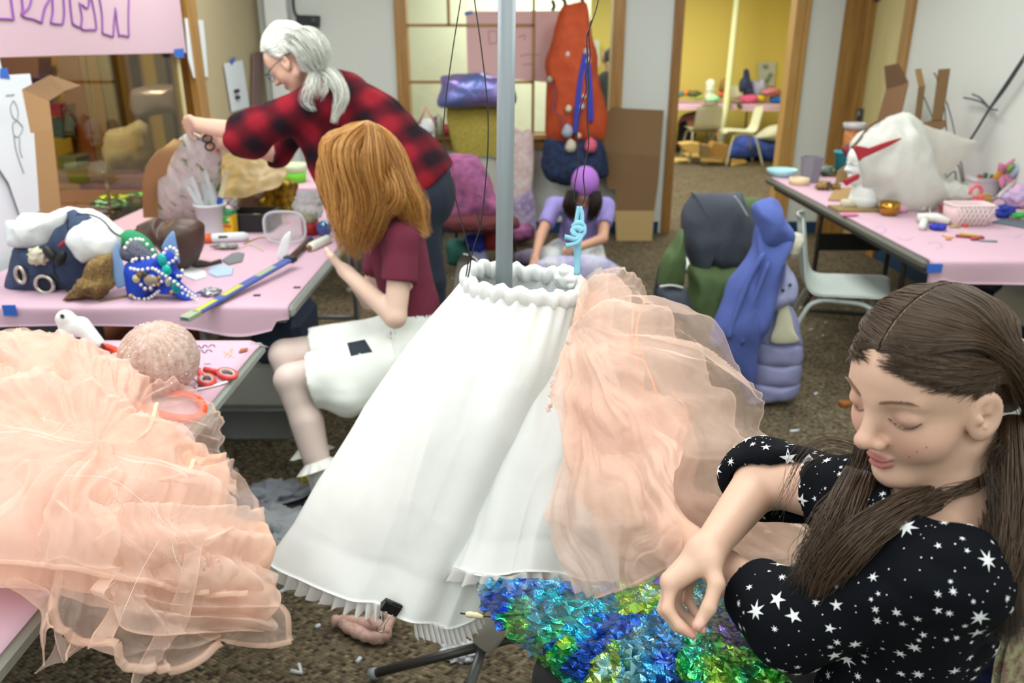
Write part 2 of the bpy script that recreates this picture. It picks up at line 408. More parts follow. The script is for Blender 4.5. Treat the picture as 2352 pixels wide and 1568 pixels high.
# white column in the corner
mb = MB(); box_between(mb, (bx(622, 60), YB-.16, 0), (bx(672, 60), YB, ZC), bev=.01); S('trim_column', mb, mat('#dfe4e2', .7))
D2a, D2b = 6.20, 6.83
mb = MB(); box_between(mb, (XR, -2, 0), (XR+.12, D2a, ZC)); box_between(mb, (XR, D2b, 0), (XR+.12, YB+.12, ZC)); box_between(mb, (XR, D2a, 2.2), (XR+.12, D2b, ZC))
S('wall_right', mb, WHITEW)
LW0, LW1 = 3.40, 5.42      # glass partition in the left wall
mb = MB(); box_between(mb, (XL-.12, -2, 0), (XL, LW0, ZC)); box_between(mb, (XL-.12, LW0, 0), (XL, LW1, .6)); S('wall_left', mb, mat('#dde4ea', .75))
mb = MB(); box_between(mb, (XL-.12, LW1+.16, 0), (XL, YB+.12, ZC)); S('wall_left_beige', mb, BEIGE)
mb = MB(); box_between(mb, (-6, -2, 0), (5.2, -1.9, ZC)); S('wall_front', mb, WHITEW)
# far room seen through the doorway
mb = MB(); box_between(mb, (-6, 13.4, 0), (5.2, 13.5, ZC)); S('wall_far', mb, YELLOW)
mb = MB(); box_between(mb, (4.4, YB+.12, 0), (4.5, 13.4, ZC)); S('wall_far_right', mb, YELLOW)
mb = MB(); box_between(mb, (WX0-1.2, 9.2, 0), (bx(1354, 120, 9.2), 9.3, ZC)); S('wall_partition', mb, CREAM)
# left room
mb = MB(); box_between(mb, (-5.9, 7.3, 0), (XL-.12, 7.4, ZC)); S('wall_side_room', mb, OLIVE)
mb = MB(); box_between(mb, (-5.6, -2, 0), (-5.5, 7.3, ZC)); S('wall_side_room_left', mb, mat('#5a4434', .8))
# baseboards
mb = MB(); box_between(mb, (WX0, YB-.012, 0), (DX0-.09, YB, .1)); box_between(mb, (DX1+.09, YB-.012, 0), (XR, YB, .1)); box_between(mb, (XL, YB-.012, 0), (WX0, YB, .1)); S('baseboard_back', mb, BLUEB)
mb = MB(); box_between(mb, (XR-.012, -2, 0), (XR, D2a-.09, .1)); S('baseboard_right', mb, BLUEB)
# window in the back wall: wood frame, thin muntins
wn = thing('window_2', 'oak framed interior window with thin muntins in the back wall', 'window', ((WX0+WX1)/2, YB, WZ0)); wn['kind'] = 'structure'
mb = MB(); a = .09
box_between(mb, (WX0-a, YB-.03, WZ0-.02), (WX0+.01, YB+.14, 2.54)); box_between(mb, (WX1-.01, YB-.03, WZ0-.02), (WX1+a, YB+.14, 2.54)); box_between(mb, (WX0-a, YB-.03, 2.45), (WX1+a, YB+.14, 2.54)); obj('window_frame', mb, OAK, wn)
mb = MB(); box_between(mb, (WX0-.12, YB-.1, WZ0-.04), (WX1+.1, YB+.14, WZ0)); obj('sill', mb, mat_wood('#b3894c', '#cfa868', 0, name='sill oak'), wn)
mb = MB(); box_between(mb, (WX0-.1, YB-.04, WZ0-.13), (WX1+.1, YB, WZ0-.04)); obj('apron', mb, OAKX, wn)
for px, y0, y1 in ((1030, -200, 58), (1226, -200, 306)):
    x = bx(px, 60); mb = MB(); box_between(mb, (x-.012, YB+.03, max(at_y(px, y1, YB)[2], WZ0)), (x+.012, YB+.06, 2.45)); obj('muntin', mb, OAK, wn)
for py in (58, 189):
    z = at_y(1100, py, YB)[2]; mb = MB(); box_between(mb, (WX0, YB+.03, z-.012), (bx(1226, 60), YB+.06, z+.012)); obj('muntin', mb, OAKX, wn)
def mat_glass(tint='#ffffff', refl=.12, name='window glass'):
    t = NT(name); tr = t.n('ShaderNodeBsdfTransparent'); tr.inputs[0].default_value = (*lin(tint), 1); gl = t.n('ShaderNodeBsdfGlossy'); gl.inputs['Roughness'].default_value = .02
    fr = t.n('ShaderNodeFresnel'); ge = t.n('ShaderNodeNewGeometry'); ior = t.n('ShaderNodeMapRange'); t.l(ge.outputs['Backfacing'], ior.inputs[0]); ior.inputs[3].default_value = 1.45; ior.inputs[4].default_value = 1/1.45; t.l(ior.outputs[0], fr.inputs[0]); mx = t.n('ShaderNodeMixShader'); t.l(fr.outputs[0], mx.inputs[0]); t.l(tr.outputs[0], mx.inputs[1]); t.l(gl.outputs[0], mx.inputs[2]); return t.done(mx)
GLASS = mat_glass()
mb = MB(); box_between(mb, (WX0, YB+.04, WZ0), (WX1, YB+.046, 2.45)); obj('glass_pane', mb, mat_glass('#f2f5ee'), wn)
# doorway trim
dr = thing('door_1', 'open oak framed doorway leading to the yellow room', 'door', ((DX0+DX1)/2, YB, 0)); dr['kind'] = 'structure'
mb = MB(); box_between(mb, (DX0-.07, YB-.025, 0), (DX0+.012, YB+.145, DZ+.07)); obj('door_jamb', mb, OAKD, dr)
mb = MB(); box_between(mb, (DX1-.012, YB-.005, 0), (DX1+.06, YB+.145, DZ+.07)); box_between(mb, (DX1+.06, YB-.03, 0), (DX1+.1, YB, DZ+.07)); obj('door_jamb', mb, mat_wood('#a87d40', '#c39c5c', name='oak light'), dr)
mb = MB(); box_between(mb, (DX0-.07, YB-.02, DZ), (DX1+.1, YB+.14, DZ+.07)); obj('door_head', mb, OAKX, dr)
# door on the right wall
d2 = thing('door_2', 'closed pale door with oak frame in the right wall', 'door', (XR, (D2a+D2b)/2, 0)); d2['kind'] = 'structure'
mb = MB(); box_between(mb, (XR-.03, D2b-.02, 0), (XR+.02, YB-.02, 2.3)); box_between(mb, (XR-.16, YB-.03, 0), (XR-.03, YB-.004, 2.3)); box_between(mb, (XR-.045, D2b-.03, 0), (XR-.03, D2b+.03, 2.3)); obj('door_casing', mb, OAK, d2)
mb = MB(); box_between(mb, (XR-.03, D2a-.1, 0), (XR+.1, D2a+.02, 2.3)); obj('door_casing', mb, OAK, d2)
mb = MB(); box_between(mb, (XR-.03, D2a, 2.2), (XR+.1, D2b, 2.3)); obj('door_head', mb, OAK, d2)
mb = MB(); box_between(mb, (XR+.01, D2a+.02, .01), (XR+.055, D2b-.03, 2.2), bev=.004); lf = obj('door_leaf', mb, mat_wood('#b9ac74', '#c9bd88', 2, .5, 'maple door'), d2)
for z in (1.02, 1.95):
    mb = MB(); box_between(mb, (XR-.005, D2b-.09, z-.06), (XR+.012, D2b-.03, z+.06)); mb.tube([(XR-.006, D2b-.03, z-.06), (XR-.006, D2b-.03, z+.06)], .008); obj('hinge', mb, mat('#7c8288', .35, .9), lf)
# glass partition on the left
w1 = thing('window_1', 'large glass partition with oak post in the left wall', 'window', (XL, (LW0+LW1)/2, .6)); w1['kind'] = 'structure'
mb = MB(); box_between(mb, (XL-.14, LW1, 0), (XL+.02, LW1+.16, ZC)); obj('oak_post', mb, OAK, w1)
mb = MB(); box_between(mb, (XL-.12, LW0, .56), (XL+.03, LW1, .62)); obj('sill', mb, OAKX, w1)
mb = MB(); box_between(mb, (XL-.03, LW0, .62), (XL-.024, LW1, ZC)); obj('glass_pane', mb, mat_glass('#ddd2b4'), w1)
mb = MB(); y = 5.26; box_between(mb, (XL-.05, y-.02, .62), (XL-.01, y+.0, ZC)); obj('muntin', mb, mat('#d8cfa0', .5), w1)
# posts of the side room
for px0, px1, c in ((140, 190, '#7e4420'), (192, 232, '#8a6238'), (235, 258, '#7a6440'), (282, 305, '#6a5230'), (362, 386, '#5c5222'), (400, 420, '#564e22')):
    x0, x1 = bx(px0, 150, 7.2), bx(px1, 150, 7.2); mb = MB(); box_between(mb, (x0, 7.2-.06, 0), (x1, 7.3, ZC)); S('trim_post', mb, mat(c, .6))
# ================================================================ ceiling lights of the rooms, plus added foreground fill
for x in (-1.3, 1.3):
    for y in (0.4, 2.6, 4.9):
        lamp('ceiling_and_fill_light', (x, y, ZC-.03), .9, 42 if y > 1 else 19, (.97, 1, .97), sy=1.4)
lamp('ceiling_and_fill_light', (.1, 1.3, ZC-.03), 1.2, 20, (.97, 1, .98), sy=1.4)  # unseen fill added above the foreground to brighten it
for x in (-.9, .9): lamp('ceiling_and_fill_light', (x, -1.0, ZC-.03), .9, 27, (.97, 1, .98), sy=1.4)  # added frontal fill behind the camera, standing in for a flash
for x in (0.2, 2.2):
    for y in (8.3, 11.0): lamp('far_room_light', (x, y, ZC-.03), .6, 78, (1, .98, .9), sy=1.2)
lamp('side_room_light', (-3.6, 5.2, ZC-.03), .6, 130, (1, .95, .8), sy=1.2)
# ================================================================ shared shapes
def crop(ox, oy, s): return lambda *pts: [(ox+x/s, oy+y/s) for x, y in pts]
def pxs(pts, y=None, z=None, d=None):
    return np.array([at_y(px, py, y) if y is not None else at_z(px, py, z) if z is not None else at_d(px, py, d) for px, py in pts])
def puff(mb, pts, y, th, n=64, rings=12, wr=None, lean=0, back=.7, mi=0, p=2.6, seed=0):
    """soft closed volume whose outline is the closed curve pts (pixels at distance y); lean tips the top away"""
    C = spline([np.array(q, float) for q in pts], n, True); base = max(q[1] for q in pts)
    O = np.array([at_y(a, b, y+lean*(base-b)/100) for a, b in C]); c = O.mean(0)
    rr = np.sin(np.linspace(0, PI/2, rings)); F = []
    for r in rr: F.append(c+(O-c)*r)
    F = np.array(F); prof = (1-np.minimum(rr, 1)**p)**.5
    fr = F.copy(); fr[..., 1] -= th*prof[:, None]; bk = F.copy(); bk[..., 1] += th*back*prof[:, None]
    G = np.concatenate([bk[:0:-1][::-1][::1][::-1] if 0 else bk[:-1], fr[::-1]])
    if wr:
        N = fbm(G, wr[1], 3, seed)[..., None]*wr[0]*.8+ridge(G*np.array([1.7, 1.7, .6]), wr[1]*.9, 2, seed+4)[..., None]*wr[0]*1.0
        dirv = G-c; dirv /= np.maximum(np.linalg.norm(dirv, axis=-1, keepdims=True), 1e-6); G = G+N*dirv
    mb.grid(G, False, True, mi); return mb
def slab(mb, pts3, th, mi=0):
    """flat polygon with thickness along its own normal"""
    P = np.asarray(pts3, float); n = np.zeros(3)
    for i in range(len(P)): a, b = P[i], P[(i+1) % len(P)]; n += np.cross(a, b)
    n = nrm(n)
    if n[1] > 0: n = -n
    return mb.prism(P, -n*th, mi)
def lumpy(mb, c, r, amp, f, R=None, nu=36, nv=22, seed=0, mi=0, ridged=False):
    t = MB(); t.ell((0, 0, 0), 1, None, nu, nv); v = t.verts(); a = (ridge if ridged else fbm)(v+seed, f, 3, seed)
    v = v*(1+amp*a)[:, None]*np.broadcast_to(np.asarray(r, float), (3,))
    if R is not None: v = v@np.asarray(R).T
    return mb.add(v+np.asarray(c, float), t.f, mi)
GREYP = mat('#8d918f', .5); STEEL = mat('#8f9494', .35, .85); GREYST = mat('#8b9090', .4, .3); DARKST = mat('#35322d', .45, .3)
PINK = mat('#cdaaba', .75, bump=(14, .04)); BLUETAPE = mat('#2f66c4', .6); CARD = mat('#a47f55', .85, var=(6, '#98744c')); CARDD = mat('#8a6a48', .85)
# ================================================================ folding tables with pink paper
def table(label, x0, x1, y0, y1, z, topm, legm, legs, group=None, th=.04):
    t = thing('folding_table', label, 'table', ((x0+x1)/2, (y0+y1)/2, 0), group)
    mb = MB(); box_between(mb, (x0, y0, z-th), (x1, y1, z), bev=.012); obj('tabletop', mb, topm, t)
    mb = MB(); box_between(mb, (x0+.05, y0+.05, z-th-.035), (x1-.05, y1-.05, z-th+.002)); obj('apron', mb, legm, t)
    for (a, b) in legs:
        for p, q in ((a, b), (b, a)):
            mb = MB(); o = nrm(p-q)
            mb.tube(spline([V(*p)+V(0, 0, z-th-.03), V(*p)+V(0, 0, .16), V(*p)+o*.01+V(0, 0, .1), V(*p)+o*.04+V(0, 0, .012)], 14), .014, 10); lg = obj('leg', mb, legm, t)
            mb = MB(); e = V(*p)+o*.04; mb.lathe([(.017, 0), (.018, .03), (.015, .035)], 12, (e[0], e[1], 0)); obj('rubber_foot', mb, mat('#b7a98c', .7), lg)
        mb = MB(); mb.tube([V(*a)+V(0, 0, .22), V(*b)+V(0, 0, .22)], .012, 8); obj('stretcher', mb, legm, t)
    return t
def paper(label, x0, x1, y0, y1, z, drop, seed=0, side=0.0, tape=(), group='pink paper table covers', m=None):
    n = 60; ys = np.concatenate([np.linspace(y1, y0+.012, 20), y0+.012-.017*np.sin(np.linspace(.2, PI/2, 5)), np.full(7, y0-.006)])
    xs = np.linspace(x0, x1, n); G = np.zeros((n, len(ys), 3)); G[..., 0] = xs[:, None]; G[..., 1] = ys[None]; G[..., 2] = z+.0022
    u = (xs-x0)/(x1-x0); d = np.array([drop(a) for a in u])
    G[:, 20:25, 2] = z+.002-.014*(1-np.cos(np.linspace(.2, PI/2, 5)))
    for k in range(7): G[:, 25+k, 2] = z-.012-d*(k+1)/7; G[:, 25+k, 1] += -.010*np.sin(u*9+seed)*(k+1)/7-.006*(k+1)/7
    G[:, :20, 2] += .0016*np.maximum(0, fbm(G[:, :20]*V(1, 1, 0), 6, 3, seed))
    mb = MB(); shell(mb, G, .0015)
    o = obj('paper_table_cover', mb, m or PINK, None, label, 'paper', group)
    for (tx, w, dz) in tape:
        mb = MB(); box_between(mb, (tx-w/2, y0-.0245, z-.012-dz), (tx+w/2, y0-.02, z-.010-dz+.035)); obj('blue_tape', mb, BLUETAPE, o, 'blue masking tape')
    return o
ZT = .74
TA = dict(x0=XL+.06, x1=-.742, y0=2.585, y1=4.42)
table('long folding table along the glass partition, under the bag and bird mask', TA['x0'], TA['x1'], TA['y0'], TA['y1'], ZT, mat('#8e938e', .5), GREYST,
      [(V(-1.12, 2.72, 0), V(-1.62, 2.72, 0)), (V(-.82, 4.0, 0), V(-1.5, 4.0, 0))])
paper('pink paper cover on the table with the navy bag and blue bird mask', TA['x0'], TA['x1']-.02, TA['y0'], TA['y1']-.03, ZT, lambda u: .055+.035*math.exp(-((u-.86)/.1)**2)-.03*(u > .96), 1, tape=((-1.70, .045, .012),))
table('folding table at the back left behind the white haired woman', XL+.06, -.95, 4.98, 5.72, ZT, GREYP, GREYST, [(V(-1.1, 5.2, 0), V(-1.1, 5.6, 0))])
paper('pink paper cover on the back left table behind the plaid shirt', XL+.08, -.97, 4.98, 5.72, ZT, lambda u: .07, 2)
TC = dict(x0=-1.9, x1=-.742, y0=.62, y1=2.25)
table('near folding table with grey edge under the peach tulle heap', TC['x0'], TC['x1'], TC['y0'], TC['y1'], ZT, mat('#8f948c', .5), GREYST, [(V(-1.12, 2.0, 0), V(-1.7, 2.0, 0)), (V(-1.2, .9, 0), V(-1.7, .9, 0))])
n = 30; xs = np.linspace(TC['x0']+.01, TC['x1']-.008, n); ys = np.linspace(TC['y0']+.01, TC['y1']+.0, 40)
G = np.zeros((n, 40, 3)); G[..., 0] = xs[:, None]; G[..., 1] = ys[None]; G[..., 2] = ZT+.0022
u = np.clip((G[..., 1]-2.20)/.05, 0, 1)*np.clip((G[..., 0]+.775)/.03, 0, 1); G[..., 2] -= .03*u*u; G[..., 0] += .022*u*(1-u*.3)
mb = MB(); shell(mb, G, .0015); pc = obj('paper_table_cover', mb, PINK, None, 'pink paper cover on the near table with the yarn ball', 'paper', 'pink paper table covers')
def stroke(mb, pts, z, w=.003, lift=.0012):
    """a drawn line lying on a horizontal paper, from pixels"""
    P = np.array([at_z(a, b, z) for a, b in pts]); P[:, 2] = z+lift; P = spline(P, max(8, len(P)*4)); T = np.gradient(P, axis=0); T /= np.maximum(np.linalg.norm(T, axis=1)[:, None], 1e-9)
    X = np.cross(T, V(0, 0, 1))*w/2; G = np.stack([P-X, P+X], 1); return mb.grid(G[:, ::-1])
for pts in ([(446, 800), (455, 793), (463, 800), (470, 792), (478, 797), (488, 791), (494, 797)], [(452, 810), (462, 804), (470, 811), (478, 803), (488, 808)], [(468, 836), (485, 836)]): obj('pen_writing', stroke(MB(), pts, ZT+.003), mat('#3b2f6b', .6), pc, 'dark handwriting')
mb = MB()
for pts in ([(515, 820), (528, 806), (534, 800), (530, 815), (522, 822)], [(512, 806), (520, 812), (540, 822)]): stroke(mb, pts, ZT+.003, .002)
obj('pencil_mark', mb, mat('#d9b36a', .6), pc, 'yellow squiggle')
mb = MB(); slab(mb, pxs([(552, 802), (570, 799), (566, 806), (548, 810)], z=ZT+.0055), .0015); obj('paper_scrap', mb, mat('#9a4a1a', .6), None, 'small orange brown striped scrap near the far right corner of the near table', 'scrap')
TR = dict(x0=1.70, x1=2.78, y0=3.19, y1=5.40)
table('dark edged folding table beside the right wall with the mannequin head', TR['x0'], TR['x1'], TR['y0'], TR['y1'], ZT, mat('#55554e', .5), DARKST,
      [(V(1.98, 3.9, 0), V(2.45, 3.9, 0)), (V(1.86, 4.75, 0), V(2.3, 4.75, 0))])
pr = paper('pink paper cover on the right table, taped blue at its front corner', TR['x0']+.02, TR['x1']+.02, TR['y0'], TR['y1']-.04, ZT, lambda u: .085+.03*math.exp(-(u/.02)**2)-.02*math.exp(-((u-.06)/.04)**2), 3, tape=((1.735, .06, .03),))
mb = MB()
for pts in ([(2010, 525), (2025, 520), (2035, 530), (2020, 538)], [(2060, 545), (2080, 552), (2100, 545)], [(2130, 560), (2150, 556), (2165, 566), (2150, 572)], [(2090, 530), (2110, 526)], [(2300, 540), (2330, 545), (2345, 540)]): obj('pencil_mark', stroke(MB(), pts, ZT+.003), mat('#8c7aa8', .6), pr, 'faint purple drawing line')
# black panels between the right table legs
mb = MB(); box_between(mb, (1.86, 4.735, .40), (2.3, 4.765, .50)); S_ = obj('leg_brace', mb, mat('#16120e', .5), bpy.data.objects['folding_table.003'], 'black brace panel')
mb = MB(); mb.tube(spline([V(1.8, 4.72, .03), V(2.2, 4.60, .03), V(2.5, 4.45, .03), V(2.55, 4.3, .03), V(2.55, 4.0, .03)], 30), .014, 8); obj('floor_rail', mb, DARKST, bpy.data.objects['folding_table.003'])
mb = MB(); lumpy(mb, at_y(2270, 632, 3.9)+V(0, .0, -.04), (.08, .06, .06), .1, 2); obj('leg_hinge', mb, mat('#15151a', .5), bpy.data.objects['folding_table.003'])
# ================================================================ moulded shell chairs
def chair(label, at, rz, shellc, legm, group='grey shell chairs', w=.42, ht=.80):
    t = thing('shell_chair', label, 'chair', at, group); Rz = rotm(0, 0, rz); at = V(*at)
    pr = spline([(.235, .425), (.22, .45), (.12, .448), (-.02, .44), (-.14, .45), (-.19, .50), (-.215, .62), (-.245, ht)], 36)   # (forward, height)
    L = np.concatenate([[0], np.cumsum(np.linalg.norm(np.diff(pr, axis=0), axis=1))]); L /= L[-1]
    nx = 22; us = np.linspace(-1, 1, nx); G = np.zeros((36, nx, 3))
    for i in range(36):
        hw = w/2*(1-.10*L[i])
        e = L[i]; rc = .14
        if e > 1-rc: q = (e-1+rc)/rc; hw *= max(1-q**2.6*.45, .1)
        if e < .08: hw *= 1-.25*((.08-e)/.08)**2
        G[i, :, 0] = us*hw; G[i, :, 1] = pr[i, 0]; G[i, :, 2] = pr[i, 1]
        cup = .022*us**2; seatk = np.clip((.55-L[i])/.2, 0, 1)
        G[i, :, 2] += cup*seatk-.008*seatk; G[i, :, 1] += cup*1.3*(1-seatk)
    Gw = G@Rz.T+at; mb = MB(); shell(mb, Gw, -.008); obj('seat_shell', mb, shellc, t)
    for s in (-1, 1):
        P = spline([(s*.235, .23, 0), (s*.2, .17, .34), (s*.185, .12, .415), (s*.18, 0, .425), (s*.185, -.10, .415), (s*.205, -.16, .34), (s*.25, -.27, 0)], 40)
        mb = MB(); mb.tube(P[:21]@Rz.T+at, .0115, 10); obj('leg', mb, legm, t); mb = MB(); mb.tube(P[20:]@Rz.T+at, .0115, 10); obj('leg', mb, legm, t)
    for y in (.1, -.09):
        mb = MB(); mb.tube(np.array([(-.185, y, .419), (.185, y, .419)])@Rz.T+at, .009, 8); obj('crossbar', mb, legm, t)
    return t
PLG = mat('#b9c2bd', .42, bump=(120, .04)); PLD = mat('#9b9d92', .45)
chair('grey shell chair by the right table with the blue hoodie on its back', tuple(at_z(1900, 850, 0)[:2])+(0,), -PI/2-.35, PLG, mat('#a9b2ac', .45))
chair('grey shell chair under the dark olive rain jacket', tuple(at_z(1640, 790, 0)[:2])+(0,), .35, PLG, STEEL, w=.46)
chair('grey shell chair the red haired girl sits on', (-.36, 2.70, 0), PI/2+.25, PLD, STEEL, ht=.86)
chair('grey shell chair under the pink knitted jacket at the back wall', tuple(at_z(1100, 655, 0)[:2]+V(-.03, .42))+(0,), PI-.25, PLD, DARKST, w=.46)
chair('grey shell chair cut by the right edge of the frame behind the girl', (1.67, 2.16, 0), -PI/2, PLG, STEEL)
chair('grey shell chair the girl in the star top sits on', (.60, .70, 0), PI/2, PLG, STEEL, ht=.86)
# ================================================================ centre stand: pole, tripod
PX, PY = 0.0, 1.66
st = thing('display_stand', 'grey metal pole stand with tripod legs holding up the white bloomers', 'stand', (PX, PY, 0))
mb = MB(); a = at_y(1157, 690, PY); b = at_y(1167, -260, PY+.02)
mb.tube([V(a[0]-.004, PY, .24), a, b], [.019, .0185, .0175], 20); mb.tube([V(a[0]-.004, PY, .26), V(a[0], PY, 1.0)], .0192, 20)
obj('pole', mb, mat('#7b8488', .5, .25, bump=(8, .02)), st)
mb = MB(); lo = at_y(1100, 1500, PY-.05)
hub = at_y(1110, 1482, 1.575)+V(.01, 0, .03)
mb.tube([at_y(1166, 1290, 1.64), at_y(1172, 1375, 1.625), at_y(1142, 1430, 1.60), at_y(1108, 1486, 1.57)], [.030, .038, .036, .028], 20); mb.box(at_y(1205, 1420, 1.64), (.07, .05, .1), rotm(0, -.3, 0), 0, .012); obj('leg_hub', mb, mat('#b9b4aa', .5), st)
for e, c in ((at_z(852, 1548, .015), '#4a4846'), (at_z(1030, 1720, .015), '#6d6f70'), (V(.42, 1.95, .015), '#4a4846')):
    mb = MB(); s = hub+V(-.01, 0, -.03); mb.tube([s, s*.03+e*.97], .0125, 12); lg = obj('tripod_leg', mb, mat(c, .4, .5), st)
    mb = MB(); mb.tube([s*.06+e*.94, e], [.0145, .0155], 12); obj('rubber_foot', mb, mat('#8d9296', .6), lg)
# ================================================================ people: shared head, hand and skin
def head_axes(yaw, pitch, roll=0):
    """columns right, forward, up; yaw 0 faces the camera side (-Y), positive turns towards -X"""
    f = V(-math.sin(yaw)*math.cos(pitch), -math.cos(yaw)*math.cos(pitch), -math.sin(pitch)); r = V(-math.cos(yaw), math.sin(yaw), 0); u = np.cross(r, f)
    c, s = math.cos(roll), math.sin(roll); return np.stack([r*c+u*s, f, u*c-r*s], 1)
def E(c, r, R=None): return lambda q: sd_ell(q, c, r, R)
def head_sdf(p, C, R, s=1.0, ears=True, nose=1.0, jaw=1.0):
    q = ((p-np.asarray(C, np.float32)) @ np.asarray(R, np.float32))/np.float32(s)
    a = q.copy(); a[:, 0] = np.abs(a[:, 0])       # mirrored half
    d = sd_ell(q, (0, -.014, .030), (.070, .088, .076))
    d = smin(d, sd_ell(q, (0, .020, -.030), (.056, .060, .074)), .03)
    d = smin(d, sd_ell(q, (0, .036, .030), (.055, .046, .046)), .02)
    d = smin(d, sd_ell(a, (.033, .044, -.033), (.025, .027, .026)), .02)
    d = smin(d, sd_cone(a, (.046, .0, -.058), (.012, .050, -.090), .018*jaw, .017*jaw), .02)
    d = smin(d, sd_ell(q, (0, .062, -.090), (.019, .017, .016)), .016)
    d = smin(d, sd_cone(a, (.006, .0745, .0175), (.041, .0605, .020), .008, .006), .012)
    d = smax(d, -sd_ell(a, (.0315, .0935, .003), (.018, .020, .0115)), .012)
    d = smin(d, sd_ell(a, (.0315, .0615, .001), (.0165, .0165, .0125)), .003)
    d = smin(d, sd_cone(q, (0, .076, .010), (0, .0955*nose, -.026), .0075, .0095), .012)
    d = smin(d, sd_ell(q, (0, .0985*nose, -.0285), (.0105, .0105, .0092)), .007)
    d = smin(d, sd_ell(a, (.0112, .0885*nose, -.0325), (.0078, .0095, .0072)), .005)
    d = smax(d, -sd_ell(a, (.0062, .0945*nose, -.0395), (.0036, .005, .0036)), .002)
    m = sd_ell(q, (0, .0775, -.0585), (.0165, .0105, .0042)); m = smin(m, sd_ell(q, (0, .0765, -.0675), (.0140, .0115, .0050)), .0022); d = smin(d, m, .0045)
    d = smax(d, -sd_cone(a, (0, .0905, -.0632), (.0215, .0765, -.0640), .0007, .0013), .003)
    d = smax(d, -sd_ell(q, (0, .0885, -.0775), (.016, .006, .004)), .006)
    if ears:
        Re = rotm(.25, 0, .35)
        e = sd_ell(a, (.0725, .000, -.013), (.0075, .0190, .030), Re)
        e = smax(e, -sd_ell(a, (.0805, .002, -.009), (.0075, .0135, .0215), Re), .002)
        e = smin(e, sd_cone(a, (.0765, -.004, .004), (.0755, .004, -.022), .0026, .0032), .003); e = smin(e, sd_ell(a, (.0745, .010, -.012), (.0045, .004, .006)), .004); e = smax(e, -sd_ell(a, (.0775, .003, -.014), (.006, .004, .006)), .003)
        d = smin(d, e, .006)
    return d*np.float32(s)
def hand_prims(w, kn, spread, curl, n, r=.0075, thumb_side=1, L=.075, fing=None):
    """cones of a hand: w wrist, kn middle knuckle, spread unit vector across the palm towards the index, n palm-out normal (fingers curl towards it)"""
    w, kn = V(*w), V(*kn); d = nrm(kn-w); s = nrm(spread); n = nrm(n); P = []
    for k, off in enumerate((.027, .009, -.009, -.025)):
        m = kn+s*off-d*(.003, 0, .004, .012)[k]
        P.append(('c', w+s*off*.5, m, .014, .0095, .012))
        ln = L*(.95, 1.05, .98, .78)[k]; p = m; a = 0; cu = curl[k] if hasattr(curl, '__len__') else curl
        for j, (fr, rr) in enumerate(((.46, 1.0), (.30, .92), (.24, .82))):
            a += cu*(.8, 1.1, .8)[j]; q = p+(d*math.cos(a)+n*math.sin(a))*ln*fr; P.append(('c', p, q, r*rr*1.04, r*rr*.92, .004)); p = q
    b = w+d*.018+s*.018; t1 = b+nrm(s*.75+d*.6+n*.35)*.036; t2 = t1+nrm(s*.25+d*.8+n*.45)*.028; t3 = t2+nrm(d*.8+n*.55-s*.1)*.022
    P += [('c', b, t1, .0125, .0095, .010), ('c', t1, t2, .0092, .0082, .004), ('c', t2, t3, .008, .0068, .004)]
    return P
def skin_cols(v, base, C, R, s, lips='#b5605c', blush='#d9906f', brow=None, lid=None):
    """albedo of skin: lips and cheeks tinted where they are on this face"""
    b = np.array(lin(base)); c = np.tile(b, (len(v), 1)); q = ((v-C)@R)/s; a = np.abs(q[:, 0])
    near = (np.linalg.norm(q-V(0, .03, -.02), axis=1) < .13)&(q[:, 1] > .02)
    def blend(w, col): nonlocal c; w = np.clip(w, 0, 1)[:, None]*near[:, None]; c = c*(1-w)+np.array(lin(col))*w
    blend(.55*np.exp(-(((a-.038)/.022)**2+((q[:, 2]+.030)/.020)**2)), blush); blend(.35*np.exp(-((q[:, 0]/.012)**2+((q[:, 2]+.028)/.012)**2)), blush)
    e = np.minimum(np.hypot(q[:, 0]/.0172, (q[:, 2]+.0585)/.0041), np.hypot(q[:, 0]/.0145, (q[:, 2]+.0677)/.0050)); blend((1.12-e)*5*(q[:, 1] > .066), lips)
    if lid: e = np.hypot((a-.0315)/.018, (q[:, 2]-.001)/.012); blend((1.1-e)*2, lid)
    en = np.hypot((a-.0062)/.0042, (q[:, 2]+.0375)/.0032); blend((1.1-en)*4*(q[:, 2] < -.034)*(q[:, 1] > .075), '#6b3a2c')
    return c
SKIN = mat_vcol(.48, .35, sss=.12, name='skin')
def face_at(C, R, s, x, z, y0=.12):
    """point on the face surface at local (x, z)"""
    ys = np.linspace(y0, .0, 240); P = (np.stack([np.full(240, x), ys, np.full(240, z)], 1)*s)@R.T+C
    d = head_sdf(P.astype(np.float32), C, R, s); k = int(np.argmax(d < 0)); return P[k]
